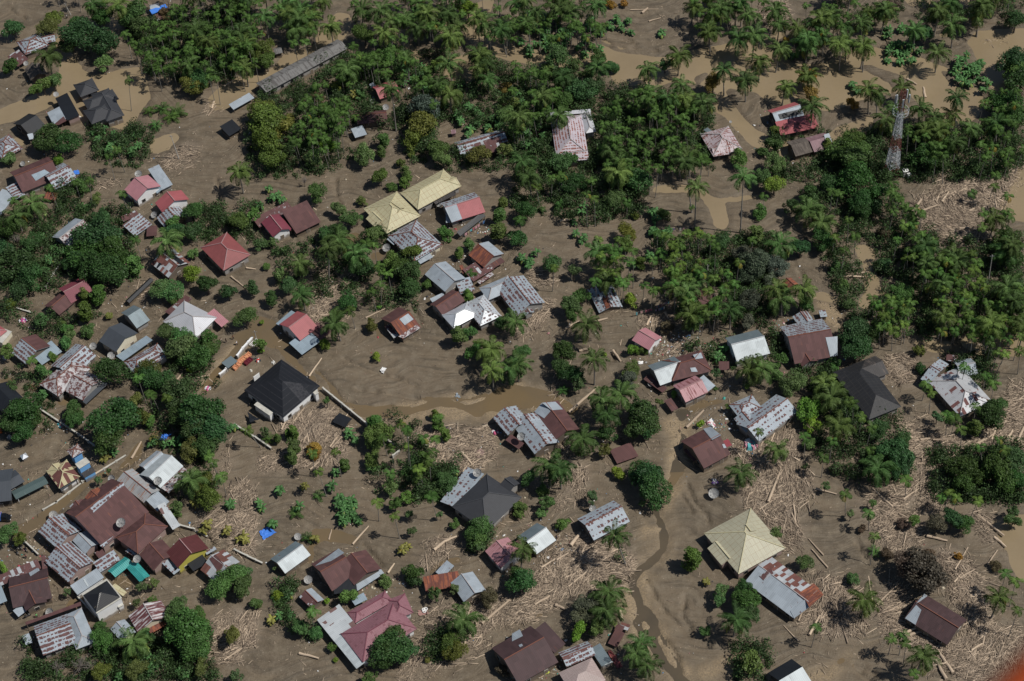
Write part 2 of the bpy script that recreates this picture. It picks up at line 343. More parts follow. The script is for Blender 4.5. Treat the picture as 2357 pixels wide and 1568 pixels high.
def blur(a, k):
    for ax in (0, 1):
        c = np.cumsum(np.pad(a, [(k+1, k) if i == ax else (0, 0) for i in (0, 1)], mode='edge'), axis=ax)
        n = a.shape[ax]
        a = (np.take(c, range(2*k+1, 2*k+1+n), axis=ax)-np.take(c, range(0, n), axis=ax))/(2*k+1)
    return a
def vnoise(wl, seed):
    r = np.random.default_rng(seed); nx, ny = int((GX1-GX0)/wl)+4, int((GY1-GY0)/wl)+4
    g = r.standard_normal((ny, nx)); fx = (XX-GX0)/wl; fy = (YY-GY0)/wl
    ix = fx.astype(int); iy = fy.astype(int); tx = fx-ix; ty = fy-iy
    tx = tx*tx*(3-2*tx); ty = ty*ty*(3-2*ty)
    return (g[iy, ix]*(1-tx)+g[iy, ix+1]*tx)*(1-ty)+(g[iy+1, ix]*(1-tx)+g[iy+1, ix+1]*tx)*ty
def polyline_dist(pts):
    d = np.full(XX.shape, 1e9)
    for (x1, y1), (x2, y2) in zip(pts[:-1], pts[1:]):
        vx, vy = x2-x1, y2-y1; L = vx*vx+vy*vy+1e-9
        t = np.clip(((XX-x1)*vx+(YY-y1)*vy)/L, 0, 1)
        d = np.minimum(d, np.hypot(XX-x1-t*vx, YY-y1-t*vy))
    return d
FLOOD = [('11', "-200,1080 0,1010 250,905 430,800 560,660 530,400 545,330 600,300 640,480 760,660 850,700 930,690 1100,640 1290,610 1390,890 1250,1080 1190,1250 1100,1180 750,1130 600,900 330,1040 120,1110 -200,1180"),
 ('11', "1390,1290 1640,1210 1645,1280 1540,1370 1400,1410"), ('11', "100,1240 200,1290 240,1340 150,1330"), ('11', "1000,170 1080,120 1160,150 1150,220 1020,290 1180,330 1010,330"),
 ('12', "-420,1010 -290,1000 -60,860 0,770 380,565 790,355 870,270 860,130 740,110 690,200 590,270 540,430 250,490 170,620 0,690 -200,720 -430,880"),
 ('13', "-500,120 -260,0 -160,-40 -230,160 -80,260 0,400 250,470 430,520 640,480 800,395 940,465 1060,495 1270,515 1400,530 1650,490 2000,420 2100,385 2320,330 2420,400 2600,390 2560,560 2400,640 2250,700 1950,830 2000,900 2100,1040 2240,1190 2357,1250 2400,1390 2200,1340 2080,1210 1980,1090 1830,980 1930,870 1750,780 1600,700 1350,790 1080,780 950,770 900,560 700,560 640,620 300,610 0,560 -300,480 -450,300"),
 ('14', "430,600 560,560 760,450 1010,430 1000,560 1250,600 1520,630 1680,800 1900,1000 1820,1120 1620,1100 1450,1000 1380,850 1180,820 1080,760 840,640 700,760 690,990 520,1010 450,960 200,970 30,940 -30,900 -100,850 -400,800 -430,700 -100,640 150,660"),
 ('14', "980,430 1250,470 1560,590 1720,640 1990,860 1960,1040 1850,1130 1650,1130 1480,1030 1300,860 1150,820"), ('14', "430,590 720,540 840,640 1100,770 1180,840 860,910 700,970 520,1020 430,950"), ('14', "-60,560 430,590 450,960 200,990 -20,900"), ('14', "620,1180 980,1050 960,1190 640,1330 560,1330"),
 ('14', "1900,280 2357,250 2500,300 2500,520 2200,520 2230,840 2100,860 2000,700 1900,480"), ('13', "1500,500 2100,380 2357,330 2357,640 1900,800 1500,760"),
 ('14', "520,1260 700,1180 950,1080 940,1160 760,1260 600,1350 300,1420 100,1440 140,1300 350,1270"), ('14', "-40,300 180,290 150,320 20,420"),
 ('14', "1830,380 1950,290 2357,290 2500,500 2357,430 2050,470 2180,680 2190,820 2010,780 2030,700 1900,470"), ('14', "1200,-60 1300,50 1500,70 1700,70 1850,20 1880,-60"), ('14', "1560,310 1700,280 1720,330 1580,340"),
 ('24', "2200,160 2290,-20 2500,-60 2500,480 2250,450 2100,300"), ('24', "800,690 960,700 980,800 940,960 1030,970 1030,1060 1100,1150 960,1200 970,1290 850,1280 820,1110 900,1050 880,900"),
 ('24', "380,1140 500,1110 690,1190 640,1220 430,1190"), ('24', "1750,1560 1950,1500 2357,1480 2357,1700 1900,1680"), ('34', "1500,0 1700,20 1640,120 1450,90 1300,0"),
 ('23', "1300,150 1600,140 1760,180 1870,260 1950,280 2000,480 1960,560 1880,520 1810,320 1740,240 1600,190 1300,205"), ('23', "1850,270 2300,210 2357,240 2000,290"), ('23', "2040,880 2120,880 2140,1010 2060,990"),
 ('44', "2060,90 2357,20 2600,50 2600,700 2280,600 2250,450 2130,250"), ('13', "-800,560 -400,500 -300,640 -420,800 -600,700"), ('12', "1680,190 1750,80 1800,240 1850,420 1700,300"), ('12', "1250,270 1400,250 1380,370 1600,600 1560,640 1350,460 1280,400")]
STREAM = [('32', "200,-60 300,-30 290,100 400,210 480,300 560,350 700,480 850,620 960,630 1150,605 1400,640 1600,565 1750,545 1950,600 2100,540 2250,420 2357,380 2500,430 2700,470 2860,560 3000,650 2960,690 2780,640 2600,600 2357,620 2100,655 2050,700 1900,625 1700,590 1500,650 1350,700 950,690 850,640 640,440 560,390 480,350 370,250 290,180 220,60"),
 ('31', "1830,470 1950,300 2100,130 2250,-60 2310,-60 2250,70 2150,190 2060,290 1940,440"), ('31', "1400,840 1560,740 1500,830 1320,930 1290,1060 1210,1150 1030,1220 830,1330 560,1567 380,1567 640,1370 900,1240 1100,1160 1180,1080 1250,960"),
 ('41', "620,-60 560,0 440,110 330,170 210,230 0,280 0,230 180,130 300,60 420,-30"), ('22', "-80,1330 60,1330 200,1400 150,1490 270,1600 150,1640 -80,1500"), ('31', "500,560 600,520 680,560 560,600"), ('31', "-60,360 150,340 120,400 -60,420"),
 ('31', "230,380 380,440 320,470 200,400"), ('33', "1480,650 1600,640 1750,545 2000,535 2000,565 1750,610 1620,690 1560,700"), ('22', "820,590 960,560 950,660 850,660"), ('22', "1060,760 1200,750 1160,830 1040,810"), ('22', "1540,1110 1620,1100 1600,1140 1540,1150"),
 ('22', "1130,1420 1170,1400 1180,1560 1110,1567"), ('42', "430,150 600,170 760,180 960,230 900,310 760,270 600,250 500,340 470,370 460,340 560,230"), ('42', "470,370 530,370 520,520 460,510"), ('42', "1540,590 1660,480 1920,400 1900,460 1700,520 1560,630"), ('41', "1040,600 1180,640 1240,690 1090,680"),
 ('21', "880,780 880,700"), ('41', "630,850 730,800 700,870 640,890"), ('43', "200,1030 230,930 300,920 260,1000"), ('31', "2080,-40 2250,-100 2290,-40 2150,-10"),
 ('33', "1440,1280 1460,1170 1600,1120 1620,1150 1540,1250 1450,1420"), ('22', "1620,770 1680,770 1640,820 1600,810"), ('44', "800,1290 700,1380 480,1500 420,1490 640,1370 760,1300")]
field = np.zeros(XX.shape); fstream = np.zeros(XX.shape); fcreek = np.zeros(XX.shape)
for t, s in FLOOD: field = np.maximum(field, inside(P2(t, s)).astype(float))
for t, s in STREAM: fstream = np.maximum(fstream, inside(P2(t, s)).astype(float))
for t, s, wd in [('43', "1290,-60 1370,80 1400,220 1390,370 1250,500 1090,620 1130,720 1200,920 1160,960 1150,1040 1220,1150 1320,1220", 0.85), ('43', "1200,920 1290,990 1310,1100 1300,1200 1340,1310 1430,1440 1540,1530", 1.0), ('43', "1540,1530 1560,1600 1650,1620", 1.2), ('33', "1560,700 1540,820 1600,900 1530,1010 1500,1150", 0.7)]:
    fcreek = np.maximum(fcreek, (polyline_dist(P2(t, s))+.15*np.sin(XX*.9+YY*.7) < wd*.82).astype(float))
LAND = [('14', "800,645 900,590 1200,680 1370,780 1320,830 1150,810 1000,720"), ('14', "1550,640 1700,660 1800,780 1690,800"), ('13', "2010,920 2060,920 2120,1040 2200,1080 2357,1120 2400,1300 2357,1250 2250,1180 2110,1060"),
        ('13', "1660,720 1780,650 1840,660 1760,760 1680,760"), ('14', "540,1010 700,990 820,1090 700,1150 540,1160"), ('24', "830,1100 900,1060 910,1130 850,1180"), ('13', "2160,920 2300,930 2290,1000 2170,990")]
for t, s in LAND: field[inside(P2(t, s))] = 0
fall = np.maximum(np.maximum(field, fstream*0.9), fcreek)
wf = blur(blur(fall, 2), 1)
n1, n2, n3, n4 = vnoise(14, 1), vnoise(5.0, 2), vnoise(1.9, 3), vnoise(0.8, 4)
H = 0.12+0.05*n1+0.055*n2+0.035*n3+0.022*n4-0.64*wf*(1+0.1*n2)
SCARP = [('43', "1240,640 1330,800 1420,930 1520,1030 1650,1150"), ('43', "1600,770 1570,900 1570,970 1640,1080"), ('43', "1230,880 1320,1090 1460,1240 1530,1360 1550,1480"), ('43', "1780,0 1810,90 1830,160"),
 ('32', "850,430 1100,470 1290,500 1430,520 1640,540 1800,520 1950,530 2100,500"), ('32', "800,160 1000,260 1300,340 1450,400 1560,440"), ('32', "700,480 800,560 900,600 1100,620 1400,610"), ('32', "560,270 680,400 760,520"), ('32', "1200,780 1330,880"),
 ('33', "1600,1330 1680,1480 1750,1567"), ('33', "1560,1420 1650,1567"), ('24', "240,860 290,920 310,980"), ('24', "660,1260 700,1370 800,1410"), ('44', "820,280 850,360 930,500"), ('44', "790,1420 900,1530 960,1567"), ('44', "860,1440 1000,1500"),
 ('21', "900,350 1000,390"), ('21', "1990,80 2040,220 2010,330"), ('22', "730,90 740,200 760,300"), ('22', "370,640 430,710"), ('14', "820,640 930,690 1090,760 1140,810"), ('14', "1540,650 1620,740 1680,810"), ('13', "840,370 1000,440 1200,450 1350,470"), ('13', "850,340 1050,370 1140,400"),
 ('11', "60,60 150,130 230,175"), ('23', "1640,440 1670,540"), ('23', "500,400 560,450"), ('42', "980,300 1130,470 1160,500"), ('41', "1900,230 1960,300"), ('34', "1130,300 1200,420"), ('22', "1450,1250 1500,1350 1520,1400"), ('33', "1000,900 1030,1000"), ('33', "920,90 940,180")]
scarp = np.zeros(XX.shape)
for t, s in SCARP:
    d = polyline_dist(P2(t, s))+0.25*n3
    scarp = np.maximum(scarp, np.exp(-(d/0.42)**2))
H -= 0.75*scarp
# silt: wet sandy gravel beside the running streams
SILT = [('43', "1150,330 1290,150 1390,220 1380,370 1250,470 1120,620 1020,700 1010,830 1040,960 1120,1040 1200,1200 1330,1290 1520,1560 1640,1567 1520,1330 1370,1080 1260,900 1200,720 1230,560 1330,470 1440,300 1380,60 1250,60 1170,200"),
 ('33', "1370,730 1550,720 1600,820 1560,950 1600,1160 1640,1150 1560,1300 1440,1560 1380,1567 1430,1300 1480,1000 1460,850"), ('32', "560,380 700,500 850,600 1000,640 1500,560 1800,520 2200,440 2357,380 2357,700 2000,730 1500,720 1100,740 850,660 640,500"),
 ('32', "2357,380 2700,470 2900,600 2900,720 2700,700 2357,620"), ('43', "1570,1480 1800,1440 2100,1300 2300,1250 2100,1400 1800,1530 1620,1567"), ('44', "800,1280 700,1330 500,1440 300,1480 350,1567 600,1567 760,1380"), ('31', "1800,470 2000,200 2250,-60 2340,-20 2150,260 1960,450"), ('34', "0,0 80,0 60,60 0,80"), ('24', "450,1200 620,1250 700,1400 660,1500 560,1400")]
DEB = [('32', "260,760 400,680 640,600 720,640 700,760 830,820 850,990 780,1130 640,1150 400,1180 60,1200 0,1130 230,1080 440,1030 420,900 300,830", .9, 3.2), ('32', "1430,870 1640,830 1800,780 1860,860 2140,860 2220,960 2200,1050 2100,1140 1980,1200 1660,1180 1640,1060 1560,930", .5, 3.6),
 ('43', "300,520 560,250 830,190 1000,380 1120,480 1060,620 800,690 560,700 430,760 250,900 210,1000 0,1050 0,830 250,650", .62, 5.0), ('24', "1330,300 1640,200 1620,0 1850,-200 2280,-260 2280,0 2150,300 1950,420 1900,600 1700,690 1500,640 1420,430", None, 4.2),
 ('34', "1100,770 1400,740 1440,870 1900,990 2100,700 2357,350 2500,600 2357,950 1960,1050 1640,1100 1640,1400 1400,1330 1340,1150 1150,850", .35, 4.2), ('34', "0,850 250,830 300,1000 180,1060 430,1340 250,1380 260,1567 -150,1567 -250,1400 -100,1000", 1.2, 4.0),
 ('34', "1060,150 1290,120 1400,290 1330,400 1250,380 1100,330", -.5, 3.5), ('44', "980,880 1200,690 1270,780 1240,1000 1640,1240 1830,1250 1840,900 1600,560 1680,380 1850,560 2000,750 1900,1000 2357,1150 2357,1300 2000,1567 1700,1567 1530,1270 1200,1150 1050,1050", .5, 4.2),
 ('44', "400,560 700,700 860,830 620,960 950,1000 700,1170 500,1080 240,1000 520,770", .9, 3.2), ('44', "-100,0 270,0 300,150 180,400 100,250 40,100", -.9, 3.4), ('44', "900,0 1300,-60 1350,150 1430,230 1400,330 1180,380 1040,300", .6, 3.2), ('44', "1560,330 1850,560 1950,760 1800,900 1620,600", -.9, 3.0),
 ('22', "560,1050 720,880 880,930 990,1050 980,1120 940,1060 720,1080 700,1150 830,1290 690,1330 650,1440 480,1320 560,1200", .7, 4.0), ('42', "1500,960 1750,930 2080,840 2350,790 2440,900 2080,1080 2100,1250 1920,1280 1550,1450 1400,1560 1300,1560 1430,1400 1500,1200 1650,1080", .6, 3.0), ('42', "1640,250 1850,240 1830,310 1650,370 1560,560 1500,560 1600,410", .7, 2.6),
 ('41', "1750,150 2000,0 2354,0 2354,420 2170,370 2100,230 1900,160", .9, 3.0), ('41', "1930,1080 2200,930 2354,950 2380,1100 2250,1250 2050,1420 1930,1340", .8, 3.8), ('33', "300,1000 420,900 560,880 480,1050 380,1100", .8, 2.6), ('33', "270,1160 640,1150 700,1180 650,1300 520,1567 440,1567 560,1350 370,1290", .9, 2.8),
 ('23', "170,1200 400,1230 380,1300 250,1400 100,1480 30,1560 0,1500", .7, 3.4), ('23', "1380,1140 1600,1150 1590,1240 1400,1210", .3, 2.5), ('23', "1130,1370 1420,1330 1600,1400 1560,1470 1300,1430 1150,1440", .8, 2.4), ('33', "2100,900 2357,960 2500,1100 2357,1150 2100,1100 2000,1060", .6, 2.8), ('14', "-60,60 180,0 200,180 60,260 -60,200", .6, 2.8),
 ('11', "1500,1480 1730,1350 1850,1330 1700,1560 1450,1567", .6, 2.4), ('11', "1900,920 2060,1020 1960,1050 1880,980", .6, 3.0), ('31', "2080,1000 2130,990 2120,1150 2020,1300 2060,1130", .9, 2.6), ('31', "2080,1400 2250,1280 2357,1420 2357,1567 2150,1500", .8, 2.4), ('21', "1250,1120 1420,1010 1440,1100 1250,1230", .7, 2.6), ('21', "860,130 1150,80 1120,170 900,190", .4, 1.8),
 ('24', "-20,560 60,560 150,640 60,660", -.8, 2.6), ('42', "1560,380 1660,250 1800,240 1720,420 1640,540", .9, 2.0), ('34', "1080,1130 1330,1150 1340,1330 1640,1400 1640,1567 900,1567 860,1380 1100,1450", .5, 2.2), ('34', "1900,990 2357,950 2500,800 2500,1300 2100,980", .6, 2.6), ('44', "1880,-20 2060,60 2130,250 2080,300 1900,180", -.7, 2.2), ('23', "120,920 330,940 420,1010 250,1070 130,1000", .3, 2.4), ('14', "1900,1440 2200,1380 2357,1500 2357,1700 2000,1700", .4, 2.6), ('14', "1950,360 2200,330 2230,380 2000,420", .2, 2.0), ('42', "800,1120 820,1120 810,1130", 1, 1), ('12', "1780,1380 1850,1360 1840,1420 1760,1420", .5, 1.5), ('33', "360,250 420,600 520,690 440,700 330,560", 1.0, 1.5), ('33', "1300,100 1650,0 1720,60 1500,110 1300,180", .4, 2.2)]
debm = np.zeros(XX.shape)
for t, s, o_, d_ in DEB: debm = np.maximum(debm, inside(P2(t, s))*min(1.0, d_/3.2))
debm = np.clip(blur(debm, 5)*1.15*(1+.5*n2+.4*n3), 0, 1)
silt = np.zeros(XX.shape)
for t, s in SILT: silt = np.maximum(silt, inside(P2(t, s)).astype(float))
silt = np.maximum(silt, np.clip(blur(fcreek, 7)*2.2, 0, 1)); silt = np.clip(blur(silt, 3)*(1.15+0.35*n3+0.3*n2), 0, 1)
shore = np.clip(blur(fall, 6)*1.3, 0, 1)
def gz(x, y):
    i = min(max(int(round((x-GX0)/GS)), 0), NX-1); j = min(max(int(round((y-GY0)/GS)), 0), NY-1)
    return float(H[j, i])
def wet(x, y):
    i = min(max(int(round((x-GX0)/GS)), 0), NX-1); j = min(max(int(round((y-GY0)/GS)), 0), NY-1)
    return float(wf[j, i])

b = NB('mud'); g = b.n('ShaderNodeNewGeometry').outputs['Position']
asilt = b.n('ShaderNodeAttribute', attribute_name='lv').outputs['Fac']; ashore = b.n('ShaderNodeAttribute', attribute_name='shore').outputs['Fac']
na = b.noise(g, 0.045, 4); nb_ = b.noise(g, 0.35, 6, 0.65); nc = b.noise(g, 3.2, 4, 0.7); nd = b.noise(g, 0.9, 3, 0.6)
c = b.mix(b.step(na, 0.35, 0.66), (0.140, 0.108, 0.073), (0.102, 0.081, 0.056))
c = b.mix(b.step(nb_, 0.40, 0.72), c, (0.162, 0.132, 0.094))
c = b.mix(b.math('MULTIPLY', b.step(nd, 0.56, 0.78), 0.55), c, (0.076, 0.063, 0.047))
mp = b.n('ShaderNodeMapping'); mp.inputs['Rotation'].default_value = (0, 0, .45); mp.inputs['Scale'].default_value = (.065, .75, 1)
wq = b.n('ShaderNodeTexNoise'); b.inp(wq.inputs['Vector'], g); wq.inputs['Scale'].default_value = .03; wq.inputs['Detail'].default_value = 2
va = b.n('ShaderNodeVectorMath', operation='MULTIPLY_ADD'); b.inp(va.inputs[0], wq.outputs['Color']); va.inputs[1].default_value = (38, 38, 0); b.inp(va.inputs[2], g); b.inp(mp.inputs[0], va.outputs[0])
fl = b.noise(mp.outputs[0], 1.0, 5, .68)
c = b.mix(b.math('MULTIPLY', b.step(fl, .50, .66), .60), c, (.066, .054, .039))
c = b.mix(b.math('MULTIPLY', b.step(fl, .46, .34), .40), c, (.186, .146, .098))
c = b.mix(b.math('MULTIPLY', ashore, 0.35), c, (0.085, 0.066, 0.048))
sc_ = b.mix(b.step(nc, 0.38, 0.62), (0.30, 0.225, 0.138), (0.165, 0.128, 0.085))
c = b.mix(b.math('MULTIPLY', asilt, 1.0), c, sc_)
c = b.scale(c, b.math('MULTIPLY_ADD', nc, 0.45, 0.78))
vo = b.n('ShaderNodeTexVoronoi', feature='F1'); b.inp(vo.inputs['Vector'], g); vo.inputs['Scale'].default_value = 0.75
sp = b.math('LESS_THAN', vo.outputs['Distance'], 0.085)
c = b.mix(b.math('MULTIPLY', sp, 0.8), c, (0.26, 0.215, 0.165))
adeb = b.n('ShaderNodeAttribute', attribute_name='deb').outputs['Fac']
chip = b.noise(g, 5.5, 4, .75); cc = b.mix(b.step(chip, .36, .62), (0.085, 0.068, 0.053), (0.34, 0.27, 0.205))
c = b.mix(b.math('MULTIPLY', adeb, .8), c, cc)
hh = b.math('ADD', b.math('MULTIPLY', nc, 0.35), b.math('ADD', b.math('MULTIPLY_ADD', fl, 1.6, nb_), b.math('MULTIPLY', chip, b.math('MULTIPLY', adeb, .5))))
M['mud'] = b.done(b.principled(c, b.math('MULTIPLY_ADD', fl, -0.5, 0.85), 0, 0.3, b.bump(hh, 0.75, 0.35)))
idx = np.arange(NX*NY).reshape(NY, NX)
F = np.stack([idx[:-1, :-1], idx[:-1, 1:], idx[1:, 1:], idx[1:, :-1]], -1).reshape(-1, 4)
V = np.stack([XX, YY, H], -1).reshape(-1, 3)
# skirt out to the horizon
B_ = 6000.0; ring = []
ex = [GX0, GX1]; ey = [GY0, GY1]
n0 = len(V); ext = []
edge = list(idx[0, ::20])+[idx[0, -1]]+list(idx[::20, -1][1:])+[idx[-1, -1]]+list(idx[-1, ::-20][1:])+[idx[-1, 0]]+list(idx[::-20, 0][1:])
cx0, cy0 = (GX0+GX1)/2, (GY0+GY1)/2; outer = []
for k in edge:
    dx, dy = V[k, 0]-cx0, V[k, 1]-cy0; outer.append((cx0+dx*40, cy0+dy*40, 0.1))
V2 = np.vstack([V, np.array(outer)]); ne = len(edge); F2 = []
for i in range(ne):
    j = (i+1) % ne
    if edge[i] == edge[j]: continue
    F2.append((edge[j], edge[i], n0+i, n0+j))
F = np.vstack([F, np.array(F2)])
sv = np.concatenate([silt.ravel(), np.zeros(ne)]); sh = np.concatenate([shore.ravel(), np.zeros(ne)])
me = mesh_np('ground', V2, F, M['mud'], smooth=True, col=sv)
a = me.attributes.new('deb', 'FLOAT', 'POINT'); a.data.foreach_set('value', np.concatenate([debm.ravel(), np.zeros(ne)]).astype(np.float32))
a = me.attributes.new('shore', 'FLOAT', 'POINT'); a.data.foreach_set('value', sh.astype(np.float32))
tag(obj('ground', me), kind='structure')

def watermat(name, c1, c2, rough):
    b = NB(name); g = b.n('ShaderNodeNewGeometry').outputs['Position']
    na = b.noise(g, 0.07, 4); nb_ = b.noise(g, 1.6, 3); c = b.mix(b.step(na, 0.3, 0.7), c1, c2)
    c = b.scale(c, b.math('MULTIPLY_ADD', nb_, 0.10, 0.95))
    return b.done(b.principled(c, rough, 0, 0.35, b.bump(b.noise(g, 1.2, 2), 0.06, 0.05)))
M['flood'] = watermat('muddy_flood_water', (0.245, 0.190, 0.118), (0.210, 0.162, 0.100), 0.22)
M['creek'] = watermat('dark_creek_water', (0.098, 0.077, 0.051), (0.068, 0.057, 0.042), 0.18)
M['stream'] = watermat('shallow_stream_water', (0.150, 0.108, 0.060), (0.120, 0.092, 0.058), 0.2)
WZ = -0.14
def water(name, fld, mat, dz=0.0):
    m = blur(fld, 3) > 0.06
    ok = m[:-1, :-1] | m[1:, 1:] | m[:-1, 1:] | m[1:, :-1]
    f = np.stack([idx[:-1, :-1], idx[:-1, 1:], idx[1:, 1:], idx[1:, :-1]], -1)[ok]
    u, inv = np.unique(f, return_inverse=True)
    v = V[u].copy(); v[:, 2] = WZ+dz
    tag(obj(name, mesh_np(name, v, inv.reshape(-1, 4), mat)), kind='structure'); return ok
okf = water('flood_water', field, M['flood'])
fs2 = fstream*(blur(field, 4) < 0.02)*(blur(fcreek, 4) < 0.01)
water('creek_water', fcreek*(blur(field, 4) < 0.02), M['creek'], .012)
water('stream_water', fs2, M['stream'], .006)
# ---------------------------------------------------------------- buildings
LMK = []            # landmarks for labels: (px, py, phrase)
def brief(s):
    w_ = s.split()
    while len(w_) > 6:
        k = max([i for i, q in enumerate(w_) if q in ('with', 'behind', 'by', 'in', 'under', 'beside', 'at', 'on', 'among', 'of', 'outside', 'above', 'over', 'touching', 'cut', 'along', 'between', 'and') and i > 2], default=0)
        if not k: break
        w_ = w_[:k]
    return ' '.join(w_)
def rect(tile, A, B, C, z):
    a, b_, c = [at(*TT(tile, *p), z)[:2] for p in (A, B, C)]
    L = np.linalg.norm(b_-a); u = (b_-a)/L; n = np.array([-u[1], u[0]])
    d = (c-b_)@n
    if d < 0: n = -n; d = -d
    return a, u, n, L, d
def slab(faces, th=0.09):
    """roof skin: list of polygons (lists of 3D points) -> verts, faces, uvs"""
    key = {}; V = []; F = []; UV = []
    def vid(p):
        k = tuple(round(float(q), 3) for q in p)
        if k not in key: key[k] = len(V); V.append(tuple(map(float, p)))
        return key[k]
    FF = []
    for f in faces:
        nrm = Vector((0, 0, 0)); P = [Vector(map(float, p)) for p in f]
        nrm = (P[1]-P[0]).cross(P[2]-P[1])
        if nrm.z < 0: P = P[::-1]; nrm = -nrm
        nrm.normalize(); ud = Vector((0, 0, 1)).cross(nrm)
        ud = Vector((1, 0, 0)) if ud.length < 1e-3 else ud.normalized()
        vd = nrm.cross(ud)
        FF.append([vid(p) for p in P]); UV.append([(p.dot(ud), p.dot(vd)) for p in P])
    n = len(V); cnt = {}
    for f in FF:
        for i in range(len(f)):
            e = (f[i], f[(i+1) % len(f)]); cnt[e] = 1
    V2 = V+[(x, y, z-th) for x, y, z in V]
    out = [list(f) for f in FF]; uv = [q for f in UV for q in f]
    for f in FF: out.append([i+n for i in f][::-1]); uv += [(0, 0)]*len(f)
    for (a, b_) in cnt:
        if (b_, a) not in cnt: out.append([b_, a, a+n, b_+n]); uv += [(0, 0)]*4
    return V2, out, uv, len(FF)
def roof_obj(name, faces, mats, parent, mi=None):
    V, F, uv, nf = slab(faces)
    m = [M[k] for k in mats]
    idxs = (mi or [0]*nf); idxs = idxs+[0]*(len(F)-nf)
    if mi:
        for k in range(nf): idxs[nf+k] = mi[k]
    org = parent.location
    V = [(x-org.x, y-org.y, z-org.z) for x, y, z in V]
    return obj(name, mesh_np(name, V, F, m, idxs, uv=uv), parent)
def hit_planes(planes, px, py):
    d = Vector(ray(px, py)); o = Vector(CAM); best = None
    for poly in planes:
        P = [Vector(map(float, p)) for p in poly]; n = (P[1]-P[0]).cross(P[2]-P[1])
        if n.z < 0: n = -n
        n.normalize(); den = d.dot(n)
        if abs(den) < 1e-6: continue
        t = (P[0]-o).dot(n)/den; h = o+d*t; s = []
        for i in range(len(P)):
            s.append((P[(i+1) % len(P)]-P[i]).cross(h-P[i]).dot(n))
        if all(q >= -0.5 for q in s) or all(q <= 0.5 for q in s):
            if best is None or t < best[0]: best = (t, P[0], n)
    return best
